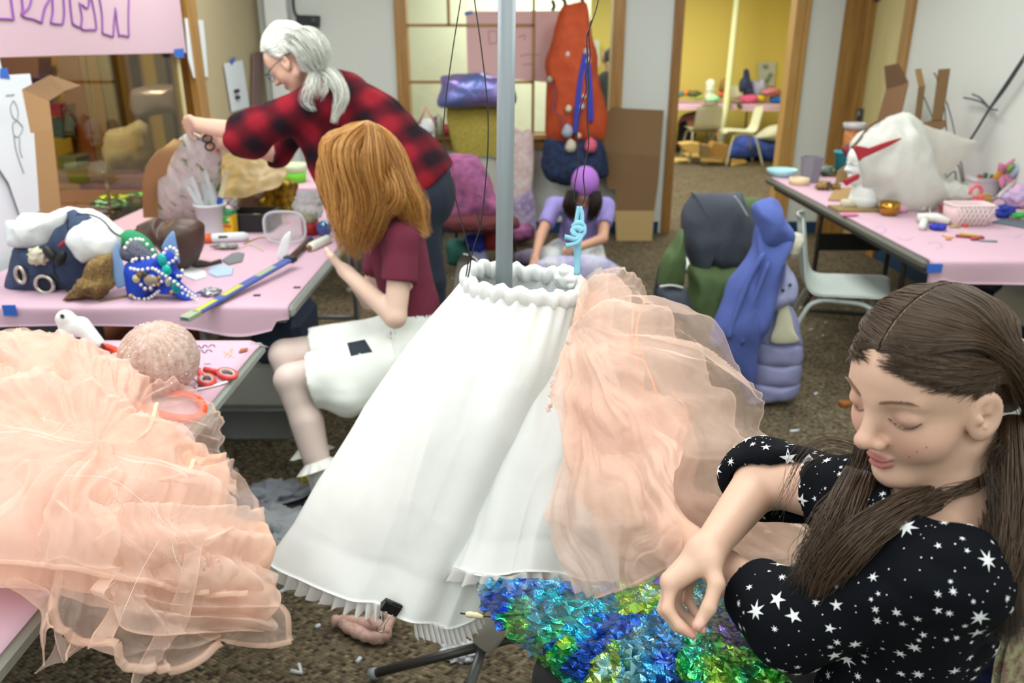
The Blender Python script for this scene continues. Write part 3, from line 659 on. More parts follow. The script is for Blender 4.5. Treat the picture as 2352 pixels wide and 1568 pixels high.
def brow_lash(C, R, s, parent, browc='#5a4030', lash='#1c130f', lash_len=.006, sides=(-1, 1)):
    for sd in sides:
        mb = MB(); rs = np.random.RandomState(3)
        for k in range(110):
            u = rs.rand(); x = sd*(.012+.032*u); z = .0205+.0055*math.sin(u*2.2)+.0028*(rs.rand()-.5)*(1-u*.6)
            p = face_at(C, R, s, x, z)+R[:, 1]*.0006; q = p+(R[:, 0]*sd*.008+R[:, 2]*.0018*(1-u*2)-R[:, 1]*.0012)*s; mb.tube([p, (p+q)/2+R[:, 1]*.0005, q], [.0003, .00028, .0001], 3)
        obj('eyebrow', mb, mat_hair(browc, browc), parent)
        mb = MB(); up = []
        for u in np.linspace(0, 1, 22):
            x = sd*(.0165+.031*u); z = -.0015-.0085*math.sin(u*PI)**.8; p = face_at(C, R, s, x, z)+R[:, 1]*.0003; up.append(p)
            q = p+(R[:, 1]*.8-R[:, 2]*.75+R[:, 0]*sd*(u-.4)*.9)*lash_len*s*(.6+.4*math.sin(u*PI)); mb.tube([p, p*.5+q*.5-R[:, 2]*.0006, q], [.0003, .0002, .00008], 3)
        mb.tube(up, .0006, 4); obj('eyelashes', mb, mat(lash, .5), parent)
# ================================================================ foreground girl in the star top
GH = at_d(2128, 884, .90); GR = head_axes(math.radians(65), math.radians(14), math.radians(-3)); GS = .985
J = {k: at_d(*v) for k, v in dict(nb=(2216, 1185, .905), Ls=(2190, 1315, .85), Le=(1815, 1430, .95), Lw=(1540, 1210, 1.17), Lk=(1490, 1135, 1.25),
     Rs=(1985, 1150, 1.02), Re=(1752, 1098, 1.17), Rw=(1622, 1268, 1.0), ch=(2085, 1345, .95), wa=(2045, 1600, .98), Rkn=(1532, 1335, .995)).items()}
pel = J['wa']+V(.0, .02, -.14)
knL = at_d(1290, 1680, 1.16)
ft = V(.05, .98, .08)
f32 = lambda x: np.asarray(x, np.float32)
def g_torso(p, g=0):
    d = sd_cone(p, J['Ls'], J['Rs'], .036+g, .040+g); d = smin(d, sd_cone(p, J['nb']+V(-.03, .02, -.07), J['wa'], .050+g, .062+g), .05)
    d = smin(d, sd_ell(p, J['ch'], (.068+g, .098+g, .10+g)), .05); return smin(d, sd_cone(p, J['wa'], pel, .062+g, .09+g), .04)
def g_larm(p, g=0):
    d = sd_cone(p, J['Ls'], J['Le'], .038+g, .033+g); return smin(d, sd_cone(p, J['Le'], J['Lw'], .034+g, .0235+g), .012)
def g_rarm(p, g=0):
    d = sd_cone(p, J['Rs'], J['Re'], .041+g, .036+g); return smin(d, sd_cone(p, J['Re'], J['Rw'], .036+g, .0205+g), .02)
def A3(px, py, d): return at_d(px, py, d)
w_, t_ = J['Rw'], []
IX = [A3(1541, 1338, .985), A3(1533, 1400, .972), A3(1561, 1437, .965), A3(1590, 1456, .960)]
MI = [A3(1538, 1332, 1.000), A3(1524, 1400, .992), A3(1556, 1438, .982), A3(1583, 1453, .972)]
RI = [A3(1560, 1325, 1.015), A3(1552, 1392, 1.022), A3(1592, 1432, 1.004), A3(1614, 1446, .985)]
PI_ = [A3(1585, 1320, 1.025), A3(1578, 1375, 1.035), A3(1600, 1412, 1.022), A3(1616, 1432, 1.008)]
TH = [A3(1630, 1290, .980), A3(1646, 1340, .962), A3(1628, 1395, .953), A3(1602, 1437, .950)]
HP = []
for F_, r0 in ((IX, .0084), (MI, .0084), (RI, .0078), (PI_, .0070)):
    HP.append(('c', w_+(F_[0]-w_)*.12, F_[0], .0150, .0108, .014))
    for i, rr in enumerate((.96, .9, .82)): HP.append(('c', F_[i], F_[i+1], r0*rr*(1.05 if i else 1.1), r0*rr*.9, .004))
HP += [('c', w_, TH[0], .016, .0125, .012), ('c', TH[0], TH[1], .0125, .0098, .008), ('c', IX[0], TH[0], .0085, .010, .012), ('c', TH[1], TH[2], .0094, .0084, .005), ('c', TH[2], TH[3], .0088, .0072, .005)]
lh_d = nrm(J['Lk']-J['Lw'])
LHP = hand_prims(J['Lw'], J['Lw']+lh_d*.06, V(.2, -.3, .9), .45, V(-.3, -.5, -.8), r=.0075, L=.062)
HI = w_+(J['Re']-w_)*.05
def girl_sdf(p):
    p = f32(p); d = head_sdf(p, GH, GR, GS, jaw=.95)
    nk = sd_cone(p, GH+(GR@V(0, -.030, -.045))*GS, J['nb']+V(0, .02, -.01), .047, .054); d = smin(d, nk, .018); d = smin(d, g_torso(p), .012)
    d = np.minimum(d, smin(sd_ell(p, J['Ls'], (.036,)*3), g_larm(p), .02)); d = smin(d, sd_ell(p, J['Ls'], (.036,)*3), .03)
    ra = g_rarm(p); hd = sd_many(p, HP, .008); d = np.minimum(d, smin(ra, hd, .016)); lh = sd_many(p, LHP, .008); d = np.minimum(d, smin(g_larm(p), lh, .012))
    th = np.minimum(sd_cone(p, pel+V(-.02, -.06, 0), knL+V(0, -.05, 0), .075, .052), sd_cone(p, pel+V(-.02, .06, 0), knL+V(.02, .1, 0), .075, .052))
    sh = np.minimum(sd_cone(p, knL+V(0, -.05, 0), ft+V(.1, -.1, 0), .05, .033), sd_cone(p, knL+V(.02, .1, 0), ft+V(.12, .1, 0), .05, .033)); fo = np.minimum(sd_cone(p, ft+V(.1, -.1, -.03), ft+V(-.06, -.1, -.04), .036, .028), sd_cone(p, ft+V(.12, .1, -.03), ft+V(-.04, .1, -.04), .036, .028))
    return smin(d, smin(smin(th, sh, .02), fo, .03), .04)
girl = thing('person', 'girl with long brown hair in a black star print top, looking down', 'person', (pel[0], pel[1], 0))
v, f = sdf_mesh(girl_sdf, (-.12, .50, -.0), (.72, 1.32, 1.40), .0030)
mb = MB(); mb.add(v, f); gb = obj('body', mb, SKIN, girl)
gv = v; cols = skin_cols(gv, '#cfaa94', GH, GR, GS, lips='#a9645f', blush='#cc9482', lid='#c29a86')
for k, (F_) in enumerate((IX, MI, RI, TH)):       # fingertips and knuckles slightly redder, nails paler
    w2 = np.exp(-(np.linalg.norm(gv-F_[3], axis=1)/.011)**2)[:, None]*.55; cols = cols*(1-w2)+np.array(lin('#d08a78'))*w2
for F_, off in ((TH, V(-.0, -.006, .004)),): w2 = (np.linalg.norm((gv-(F_[3]*.8+F_[2]*.2+off)), axis=1) < .0062)[:, None]*.8; cols = cols*(1-w2)+np.array(lin('#e9b9ae'))*w2
vcol(gb, cols)
gq = lambda x, y, z: GH+(GR@V(x, y, z))*GS
brow_lash(GH, GR, GS, girl, '#8a6852', lash_len=.0036)
for x, z in ((-.045, -.036), (-.036, -.046), (-.052, -.030)):
    mb = MB(); mb.ell(face_at(GH, GR, GS, x, z), (.0009,)*3, None, 8, 6); obj('mole', mb, mat('#6b4030', .6), girl)
# hair: cap + combed strands from a centre part, then long locks
HB0, HB1 = '#37291c', '#574330'
def scalp(u, ph, sd, g=0):       # u along the part (0 hairline .. 1 crown back), ph down the side
    th = math.radians(48-112*u); c = V(0, -.014, .030); r = V(.0735+g, .0915+g, .0805+g)
    n = V(sd*math.sin(ph), math.sin(th)*math.cos(ph), math.cos(th)*math.cos(ph)); return c+n*r
def cap_sdf(p):
    q = ((f32(p)-f32(GH))@f32(GR))/GS; a = q.copy(); a[:, 0] = np.abs(a[:, 0])
    d = np.minimum(sd_ell(q, (0, -.014, .030), (.0738, .0912, .0805)), head_sdf(q, np.zeros(3), np.eye(3), 1, ears=False)-.0022); d = smin(d, sd_ell(q, (0, -.045, -.025), (.068, .056, .085)), .03)
    hl = .046-.0*a[:, 0]; front = (q[:, 1]*.62-(q[:, 2]-.016)*.78+.0+.30*np.maximum(a[:, 0]-.035, 0))   # behind this plane
    front2 = q[:, 1]-(.066-1.05*np.maximum(.040-q[:, 2], 0))
    d = smax(d, np.maximum(front-.010, -.05), .004); d = smax(d, front2, .004); return d*GS
v, f = sdf_mesh(cap_sdf, GH-.16, GH+.16, .004); mb = MB(); mb.add(v, f)
pm = MB(); pm.tube([GH+(GR@scalp(u, .0, 1, .0022))*GS for u in np.linspace(-.06, .95, 24)], .0013, 6); obj('hair_parting', pm, mat('#8c7464', .7), girl, 'pale centre parting')
rs = np.random.RandomState(5)
def hsurf(p, lift):       # pushes a local point onto the head or cap surface
    c = V(0, -.014, .030); n = nrm(p-c); P = c+n*np.linspace(.05, .13, 80)[:, None]; d = np.minimum(head_sdf(f32(P), np.zeros(3), np.eye(3), 1, ears=False), sd_ell(f32(P), c, (.0738, .0912, .0805))+.0035); k = int(np.argmax(d > 0)); return P[k]+n*lift
def hline(a, sd):      # hairline: 0 at the part, 1 above the ear
    return V(sd*(.004+.070*min(a, 1)**.8), .073-.062*min(a, 1)**1.6, .0615-.043*a**1.25-.10*max(a-.95, 0))
def hrow(a, sd, h):
    b = min(a+.35, 1); p = hline(a, sd)+h*V(0, -.018, .018); q = V(sd*(.050+.028*b), .035-.05*b, .054-.028*b)+h*V(0, -.010, .012); return hsurf(p, .0002+.002*(h > 0)), hsurf((p+q)/2, .0032), hsurf(q, .0045)
HL = {(sd, h): [hrow(a, sd, h) for a in np.linspace(0, 1.22, 50)] for sd in (-1, 1) for h in (0, .35, .7, 1.1)}
for k in range(3000):
    sd = -1 if rs.rand() < .65 else 1; a = rs.rand()*1.22; q0, qm, q1 = HL[sd, (0, 0, .35, .7, 1.1)[k % 5]][int(a/1.22*49.99)]; p0 = q0+V(.0015, .003, .003)*rs.randn(3)*V(1, 1, 1.2); p1 = q1
    p2 = V(sd*.081, -.030-.01*rs.rand(), .012+.02*(1-min(a, 1))); p3 = V(sd*.078, -.058, -.035)
    p4 = V(sd*.064, -.078, -.10); L = [GH+(GR@(x_+.0013*rs.randn(3)))*GS for x_ in (p0, qm, p1, p2, p3, p4)]; P = spline(L, 16); m = 16; t = np.linspace(0, 1, m)[:, None]
    T = nrm(P[1]-P[0]); x, y, _ = frame(T, (.3, .9, .2)); an = np.arange(3)*2*PI/3
    mb.grid(P[:, None, :]+(.0006*np.minimum(t*5+.25, 1))[:, :, None]*(np.cos(an)[None, :, None]*x+np.sin(an)[None, :, None]*y), False, True)
def gpath(local, world, n=26):
    L = [GH+(GR@p)*GS for p in local]+[at_d(*w) if len(w) == 3 else w for w in world]; return spline(L, n)
def strand(P, th, amp):
    m = len(P); t = np.linspace(0, 1, m)[:, None]; P = P+t*amp*rs.randn(1, 3)*1.6+amp*.35*np.sin(t*(6+6*rs.rand())+rs.rand(1, 3)*6)*t
    T = nrm(P[1]-P[0]); x, y, _ = frame(T, (.3, .9, .2)); a = np.arange(3)*2*PI/3
    vs = P[:, None, :]+(th*(1-.6*t**4))[:, :, None]*(np.cos(a)[None, :, None]*x+np.sin(a)[None, :, None]*y); mb.grid(vs, False, True)
for k in range(2400):            # near (her left) side: over the temple, behind the ear, down the back
    u = rs.rand()**.9; j = .0035*rs.rand(); e = .9+.2*rs.rand()
    p0 = scalp(u*1.06-.11, .008+.03*rs.rand(), -1, j+.001)
    a1 = scalp(u*.98-.02, .62, -1, j+.003); a2 = scalp(u*.72+.26, 1.08, -1, j+.003)
    z3 = .012+.014*(rs.rand()-.5)-.02*u; a3 = V(-.079-.004*rs.rand()-.002, -.042-.030*u+.006*rs.randn(), z3)
    a4 = V(-.077, -.058-.022*u, -.055)
    fan = rs.rand()
    wl = [(2292+36*fan+14*rs.randn(), 1060, .855+.05*u), (2305+34*fan+12*rs.randn(), 1230, .83+.06*u), (2285+40*fan+18*rs.randn(), 1400+70*rs.rand(), .82+.05*u)]
    if u > .8 and rs.rand() < .5: wl = wl[:2]
    strand(gpath([p0, a1, a2, a3, a4], wl, 30), .00062, .0035)
for k in range(800):            # far side: over the top and down in front of the far shoulder
    u = rs.rand(); j = .0035*rs.rand(); p0 = scalp(u*1.06-.11, .008+.03*rs.rand(), 1, j+.001); a1 = scalp(u*.96-.03, .6, 1, j+.003); a2 = scalp(u*.7+.2, 1.12, 1, j+.003)
    a3 = V(.080+.006*rs.rand(), -.01-.05*u, -.02); fan = rs.rand()
    wl = [(1985-20*fan+8*rs.randn(), 1085, .955+.03*rs.rand()), (1945-40*fan+18*rs.randn(), 1180+20*rs.rand(), .93), (1905-40*fan+16*rs.randn(), 1270, .915), (1885-35*fan+18*rs.randn(), 1320+40*rs.rand(), .91)]
    strand(gpath([p0, a1, a2, a3], wl, 30), .0006, .004)
def lk(pts, rad, n, seed, **kw): lock(mb, [at_d(*q) for q in pts], rad, n, seed=seed, **kw)
lk([(2330, 960, .88), (2335, 1110, .85), (2325, 1260, .83), (2300, 1400, .82)], [.012, .018, .018, .010], 420, 1, th=.00075, frizz=.003)
lk([(2235, 1060, .93), (2165, 1130, .90), (2070, 1172, .885), (1975, 1235, .875), (1905, 1320, .89), (1868, 1385, .90)], [.010, .014, .018, .020, .018, .010], 420, 2, th=.00075, frizz=.004, seg=22)
lk([(2300, 1040, .90), (2255, 1100, .875), (2165, 1140, .87), (2060, 1190, .875)], [.006, .006, .008, .008], 50, 3, th=.0006, frizz=.004)
lk([(1975, 1030, .975), (1905, 1015, .985), (1840, 1050, .99), (1805, 1130, .985), (1775, 1190, .98)], [.012, .014, .014, .010, .016], 22, 4, th=.0004, frizz=.004)
lk([(1960, 1080, .95), (1905, 1200, .93), (1865, 1290, .92), (1900, 1330, .91)], [.012, .016, .016, .012], 90, 6, th=.0004, frizz=.006)
lk([(1990, 1090, .95), (1950, 1190, .93), (1920, 1290, .915), (1890, 1390, .91)], [.012, .018, .020, .010], 420, 7, th=.0006, frizz=.006)
lk([(2268, 935, .925), (2272, 1010, .915), (2282, 1110, .895), (2295, 1240, .865), (2285, 1370, .845)], [.010, .020, .022, .020, .010], 330, 9, th=.0006, frizz=.003)
obj('hair', mb, mat_hair(HB0, HB1, .36, 'brown hair'), girl, 'long brown hair parted in the middle')
# star print top
cuffL = J['Le']+(J['Lw']-J['Le'])*.30; cuffR = J['Re']+(J['Rw']-J['Re'])*.17
def sleeve(p, s, e, c, r0, r1, r2): d = sd_cone(p, s, e, r0, r1); return smin(d, sd_cone(p, e, c, r1, r2), .015)
def star_top(p):
    p = f32(p); d = g_torso(p, .013); d = smin(d, sleeve(p, J['Ls'], J['Le'], cuffL, .046, .052, .044), .025)
    d = smin(d, sleeve(p, J['Rs'], J['Re'], cuffR, .052, .058, .047), .02)
    d = d+.0045*ridge(p*f32([1, 1, 1.6]), 9, 2, 3)*np.clip((p[:, 2]-.7)*9, 0, 1)-.004
    for c, o in ((cuffL, J['Lw']), (cuffR, J['Rw'])):
        n = nrm(o-c); h = (p-f32(c))@f32(n); near = np.linalg.norm(p-f32(c), axis=1); d = np.where(near < .1, smax(d, h, .012), d)
    d = smax(d, -sd_cone(p, J['nb']+V(-.015, .008, .018), J['nb']+V(-.03, .03, .16), .062, .085), .008)
    d = np.maximum(d, -(p[:, 2]-(pel[2]-.06))); d = smax(d, -np.minimum(g_larm(p, .0025), g_rarm(p, .0025)), .002); return d
v, f = sdf_mesh(star_top, (.02, .50, .5), (.75, 1.32, 1.30), .0045)
mb = MB(); mb.add(v, f)
def stars_on(mb, v, f, fn, n, seed, sizes, mi=1, mind=1.15, region=None):
    rs = np.random.RandomState(seed); q = v[f]; ar = np.linalg.norm(np.cross(q[:, 2]-q[:, 0], q[:, 3]-q[:, 1]), axis=1); cen = q.mean(1)
    if region is not None: ar = ar*region(cen)
    pick = rs.choice(len(f), n*5, p=ar/ar.sum()); N = grad(fn, cen[pick]); kept = []; kr = []
    for c, nn in zip(cen[pick], N):
        r = sizes[0]+(sizes[1]-sizes[0])*rs.rand()**3.4
        if kept and (np.linalg.norm(np.array(kept)-c, axis=1) < (np.array(kr)+r)*mind).any(): continue
        kept.append(c); kr.append(r); x, y, _ = frame(nn, rs.randn(3)); np_ = 5+rs.randint(0, 3) if r > sizes[0]*1.35 else 0
        if np_: m = np_*2; rad = np.where(np.arange(m) % 2 == 0, r*(.8+.4*rs.rand(m)), r*.36)
        else: m = 7; rad = np.full(m, r*.36)
        a = np.arange(m)*2*PI/m; P = c+rad[:, None]*(np.cos(a)[:, None]*x+np.sin(a)[:, None]*y); P = np.vstack([c[None], P])
        for _ in range(2): dd = fn(f32(P)); P = P-dd[:, None]*nn
        P = P+nn*.0009; mb.add(P, [(0, 1+i, 1+(i+1) % m) for i in range(m)], mi, False)
        if len(kept) >= n: break
stars_on(mb, v, f, star_top, 1500, 4, (.0021, .0135), region=lambda c: np.where((c[:, 1] < .93)|(c[:, 2] > .9), 1.0, .15))
BLK = mat('#090c12', .9, 0, .12, bump=(900, .05)); STARW = mat('#d9dcdd', .8)
obj('star_print_top', mb, [BLK, STARW], girl)
def legg(p):
    p = f32(p); th = np.minimum(sd_cone(p, pel+V(-.02, -.06, 0), knL+V(0, -.05, 0), .08, .057), sd_cone(p, pel+V(-.02, .06, 0), knL+V(.02, .1, 0), .08, .057))
    sh = np.minimum(sd_cone(p, knL+V(0, -.05, 0), ft+V(.1, -.1, 0), .055, .038), sd_cone(p, knL+V(.02, .1, 0), ft+V(.12, .1, 0), .055, .038)); d = smin(smin(th, sh, .02), sd_cone(p, J['wa']+V(0, .02, -.08), pel, .11, .115), .03); return np.maximum(d, .1-p[:, 2])
v, f = sdf_mesh(legg, (-.12, .5, .05), (.65, 1.3, .95), .008); mb = MB(); mb.add(v, f); obj('leggings', mb, mat('#0b0c10', .8), girl)
mb = MB(); a, b = A3(1597, 1440, .955), A3(1592, 1480, .965); mb.tube(spline([a, (a+b)/2+V(.002, 0, 0), b], 8), [.0016]*7+[.0008], 6); obj('sewing_thread', mb, mat('#cfe0c8', .5), None, 'short pale strip pinched between the thumb and fingers of the girl in the star top', 'thread')
# ================================================================ red haired girl seated at the long table
def Y3(px, py, y): return at_y(px, py, y)
RJ = dict(h=Y3(838, 372, 2.72), nb=Y3(893, 488, 2.74), Ls=Y3(925, 545, 2.62), Rs=Y3(885, 530, 2.90), Le=Y3(908, 728, 2.54), Lw=Y3(792, 622, 2.64), Lk=Y3(762, 596, 2.66),
          Re=Y3(850, 690, 2.92), Rw=Y3(800, 625, 2.80), wa=Y3(942, 700, 2.74), pe=Y3(955, 800, 2.72), k1=Y3(668, 872, 2.50), k2=Y3(655, 815, 2.62), a1=V(-.62, 2.36, .12), a2=at_z(738, 1112, .12))
RR = head_axes(math.radians(118), math.radians(22)); RS_ = 1.05
RH = hand_prims(RJ['Lw'], RJ['Lk'], V(-.2, -.6, .7), .75, V(.3, .8, -.4), L=.066)
def r_torso(p, g=0):
    d = sd_cone(p, RJ['Ls'], RJ['Rs'], .048+g, .048+g); d = smin(d, sd_cone(p, RJ['nb']+V(.02, 0, -.08), RJ['wa'], .09+g, .088+g), .05); return smin(d, sd_cone(p, RJ['wa'], RJ['pe'], .088+g, .115+g), .03)
def r_arm(p, g=0): return smin(sd_cone(p, RJ['Ls'], RJ['Le'], .044+g, .037+g), sd_cone(p, RJ['Le'], RJ['Lw'], .037+g, .025+g), .012)
def r_arm2(p, g=0): return smin(sd_cone(p, RJ['Rs'], RJ['Re'], .044+g, .037+g), sd_cone(p, RJ['Re'], RJ['Rw'], .037+g, .025+g), .012)
def r_legs(p, g=0):
    d = np.minimum(sd_cone(p, RJ['pe']+V(-.02, -.07, 0), RJ['k1'], .082+g, .056+g), sd_cone(p, RJ['pe']+V(-.02, .07, 0), RJ['k2'], .082+g, .056+g))
    e = np.minimum(sd_cone(p, RJ['k1'], RJ['a1'], .054+g, .032+g), sd_cone(p, RJ['k2'], RJ['a2'], .054+g, .032+g)); e = smin(e, sd_cone(p, RJ['k1']*.65+RJ['a1']*.35+V(.014, 0, 0), RJ['k1']*.4+RJ['a1']*.6, .050+g, .040+g), .03); return smin(d, e, .014)
def r_feet(p, g=0): return np.minimum(*[smin(sd_cone(p, a+V(0, 0, -.03), a+V(.02, .02, -.075), .032+g, .034+g), sd_cone(p, a+V(.02, .02, -.08), a+V(-.10, -.05, -.092), .03+g, .027+g), .02) for a in (RJ['a1'], RJ['a2'])])
def r_body(p):
    p = f32(p); d = head_sdf(p, RJ['h'], RR, RS_); d = smin(d, sd_cone(p, RJ['h']+V(.03, 0, -.04), RJ['nb'], .045, .05), .02); d = smin(d, r_torso(p), .03)
    d = smin(d, smin(r_arm(p), sd_many(p, RH, .008), .012), .012); d = smin(d, r_arm2(p), .012); return smin(d, smin(r_legs(p), r_feet(p), .02), .03)
rg = thing('person', 'seated girl with long wavy red hair in maroon tee and white skirt', 'person', (RJ['pe'][0], RJ['pe'][1], 0))
v, f = sdf_mesh(r_body, (-1.0, 2.2, 0), (-.05, 3.15, 1.45), .006); mb = MB(); mb.add(v, f); rb = obj('body', mb, SKIN, rg)
cl = skin_cols(v, '#e6c5b2', RJ['h'], RR, RS_); low = r_legs(f32(v)) < .012; cl[low] = np.array(lin('#e3cfc6')); vcol(rb, cl)
def tee(p):
    p = f32(p); d = r_torso(p, .012); s = smin(sd_cone(p, RJ['Ls']+V(0, 0, .0), RJ['Ls']*.42+RJ['Le']*.58, .060, .066), d, .03); d = smin(s, sd_cone(p, RJ['Rs'], RJ['Rs']*.5+RJ['Re']*.5, .058, .062), .03)
    d = d+.005*ridge(p*f32([1, 1, .6]), 8, 2, 9); d = np.maximum(d, -(p[:, 2]-(RJ['wa'][2]-.03)))
    n = nrm(RJ['Le']-RJ['Ls']); near = np.linalg.norm(p-f32(RJ['Ls']*.45+RJ['Le']*.55), axis=1) < .1; d = np.where(near, np.maximum(d, (p-f32(RJ['Ls']*.45+RJ['Le']*.55))@f32(n)), d)
    d = smax(d, -np.minimum(r_arm(p, .004), r_arm2(p, .004)), .002); return smax(d, -sd_cone(p, RJ['nb']+V(-.01, 0, .03), RJ['nb']+V(-.03, 0, .12), .055, .07), .008)
v, f = sdf_mesh(tee, (-.75, 2.3, .55), (-.1, 3.15, 1.25), .007); mb = MB(); mb.add(v, f); obj('tee_shirt', mb, mat('#6b2238', .9, bump=(300, .1)), rg, 'maroon short sleeved tee')
hemc = (RJ['k1']+RJ['k2'])/2+V(.10, 0, .02)
def skirt(p):
    p = f32(p); d = sd_cone(p, RJ['wa']+V(0, 0, .02), RJ['pe']+V(0, 0, -.02), .100, .135); n = nrm(hemc-RJ['pe'])
    e = np.minimum(sd_cone(p, RJ['pe']+V(-.02, -.08, -.0), RJ['k1']+V(.05, -.025, -.0), .112, .098), sd_cone(p, RJ['pe']+V(-.02, .08, 0), RJ['k2']+V(.05, .02, 0), .112, .09)); e = smin(e, sd_cone(p, RJ['pe']+V(-.05, -.06, -.05), RJ['k1']+V(.20, -.04, -.05), .10, .07), .06); d = smin(d, e, .06)
    d = d+.005*ridge(p*f32([.4, 1.2, 1.0]), 9, 2, 13); h = (p-f32(RJ['k1']+V(.075, 0, 0)))@f32(nrm(V(-.86, -.1, -.16))); d = np.maximum(d, h); d = np.maximum(d, p[:, 2]-RJ['wa'][2]-.0)
    return smax(d, -smin(r_legs(p, .008), r_torso(p, .004), .02), .003)
v, f = sdf_mesh(skirt, (-1.0, 2.2, .25), (-.05, 3.1, .9), .007); mb = MB(); mb.add(v, f); sk = obj('skirt', mb, mat('#dfe3dd', .8), rg, 'white cotton skirt')
mb = MB(); G = []
for i in range(9):
    row = []
    for j in range(9):
        a, b, c, d_ = V(797, 787), V(838, 779), V(856, 808), V(806, 818); u, w = i/8, j/8; q = (a*(1-u)+b*u)*(1-w)+(d_*(1-u)+c*u)*w
        t = np.linspace(2.25, 2.75, 300); pts = np.array([at_y(q[0], q[1], y) for y in t]); k = int(np.argmax(skirt(pts) < .0015)); row.append(pts[k])
    G.append(row)
shell(mb, np.array(G), -.0015); obj('patch', mb, mat('#1f2834', .85), sk, 'dark navy square patch')
mb = MB(); 
for pts in ([(903, 752), (893, 765), (898, 775), (907, 762)], [(900, 752), (905, 790), (912, 835)]):
    P = [];
    for q in pts:
        t = np.linspace(2.3, 2.8, 300); pp = np.array([at_y(q[0], q[1], y) for y in t]); k = int(np.argmax(skirt(pp) < .004)); P.append(pp[k] if k else pp[120])
    mb.tube(spline(P, 14), .0035, 6)
obj('drawstring', mb, mat('#e6e8e2', .7), sk)
for a, s in ((RJ['a1'], 0), (RJ['a2'], 1)):
    mb = MB(); k = RJ['k1'] if s == 0 else RJ['k2']; ax = nrm(k-a); top = a+ax*.13
    mb.tube([a+V(.008, .01, -.07), a+V(0, 0, -.02), a+ax*.06, top], [.039, .038, .039, .043], 16); x, y, _ = frame(ax)
    G = np.array([[top+ax*(.012-.03*r)+(x*math.cos(t)+y*math.sin(t))*(.042+.034*r+.006*r*math.sin(t*11)) for t in np.linspace(0, 2*PI, 90, endpoint=False)] for r in np.linspace(0, 1, 6)]); mb.grid(G, False, True); obj('sock', mb, mat('#e4e4de', .8), rg, 'white frilled ankle sock')
    def shoe(p, a=a): p = f32(p); d = smin(sd_cone(p, a+V(.03, .02, -.078), a+V(-.02, 0, -.078), .043, .043), sd_cone(p, a+V(-.02, 0, -.086), a+V(-.115, -.055, -.088), .040, .040), .02); d = smax(d, -(p[:, 2]-.004), .004); return smax(d, -sd_ell(p, a+V(.0, .01, -.035), (.055, .038, .042)), .006)
    v, f = sdf_mesh(shoe, a-V(.2, .15, .13), a+V(.12, .12, .05), .005); mb = MB(); mb.add(v, f); sh = obj('shoe', mb, mat('#0c0c0e', .22), rg, 'black glossy strap shoe')
    mb = MB(); t = np.linspace(-.2, PI+.2, 16); mb.tube([a+V(.0, .01, -.04)+V(.012, -.038*math.cos(q), .036*math.sin(q)-.012) for q in t], .006, 6); obj('strap', mb, mat('#0c0c0e', .25), sh)
mb = MB(); hc = mat_hair('#a3682a', '#dba65c', .36)
v, f = sdf_mesh(lambda p: smax(sd_ell(f32(p), RJ['h']+V(.012, -.004, .012), (.098, .088, .108)), (f32(p)-f32(RJ['h']))@f32(nrm(V(-.9, -.1, -.35)))-.055, .01), RJ['h']-.15, RJ['h']+.15, .007); mb.add(v, f)
cr = RJ['h']+V(.03, -.0, .11)
for i, (pts, rad, n) in enumerate([([(846, 279, 2.735), (800, 307, 2.70), (768, 350, 2.66), (768, 430, 2.62), (790, 520, 2.60), (800, 590, 2.60)], [.004, .028, .05, .045, .04, .018], 330), ([(846, 279, 2.735), (830, 302, 2.70), (805, 360, 2.60), (815, 450, 2.585), (820, 540, 2.585), (815, 600, 2.59)], [.004, .028, .05, .05, .045, .02], 380),
        ([(846, 279, 2.735), (850, 300, 2.70), (860, 370, 2.60), (865, 450, 2.60), (850, 530, 2.58), (838, 585, 2.58)], [.004, .028, .05, .05, .04, .02], 360), ([(846, 279, 2.735), (865, 307, 2.70), (905, 370, 2.66), (925, 440, 2.63), (950, 500, 2.62), (985, 545, 2.62)], [.004, .028, .05, .05, .04, .016], 360),
        ([(846, 279, 2.735), (870, 312, 2.70), (915, 380, 2.78), (940, 450, 2.74), (962, 500, 2.70), (990, 540, 2.68)], [.004, .028, .05, .05, .04, .016], 260), ([(846, 279, 2.735), (880, 352, 2.70), (905, 420, 2.585), (900, 470, 2.57), (880, 510, 2.565)], [.004, .028, .04, .04, .02], 160)]):
    lock(mb, [Y3(*q) for q in pts], rad, n, .0011, .007, 40+i, 20, wave=.010, wf=2.2)
obj('hair', mb, hc, rg, 'long wavy copper red hair')
# ================================================================ white haired woman in the plaid shirt
def mat_plaid():
    t = NT('buffalo_plaid'); co = t.co('Object'); sp = t.n('ShaderNodeSeparateXYZ'); mp = t.n('ShaderNodeMapping'); t.l(co, mp.inputs[0]); mp.inputs['Rotation'].default_value = (.2, .55, .2); t.l(mp.outputs[0], sp.inputs[0])
    def st(o, f, ph):
        m = t.n('ShaderNodeMath', operation='MULTIPLY_ADD'); t.l(o, m.inputs[0]); m.inputs[1].default_value = f; m.inputs[2].default_value = ph; s = t.n('ShaderNodeMath', operation='SINE'); t.l(m.outputs[0], s.inputs[0])
        r = t.n('ShaderNodeMapRange'); t.l(s.outputs[0], r.inputs[0]); r.inputs[1].default_value = -.8; r.inputs[2].default_value = .8; return r
    a = st(sp.outputs[0], 46, .4); b = st(sp.outputs[2], 46, 1.1); m = t.n('ShaderNodeMath', operation='ADD'); t.l(a.outputs[0], m.inputs[0]); t.l(b.outputs[0], m.inputs[1]); h = t.n('ShaderNodeMath', operation='MULTIPLY'); t.l(m.outputs[0], h.inputs[0]); h.inputs[1].default_value = .5
    r = t.ramp(h.outputs[0], [(.05, '#21131b'), (.5, '#5c1420'), (.95, '#8e1c2a')]); b = t.bsdf(r.outputs[0], .9, 0, .2); return t.done(b)
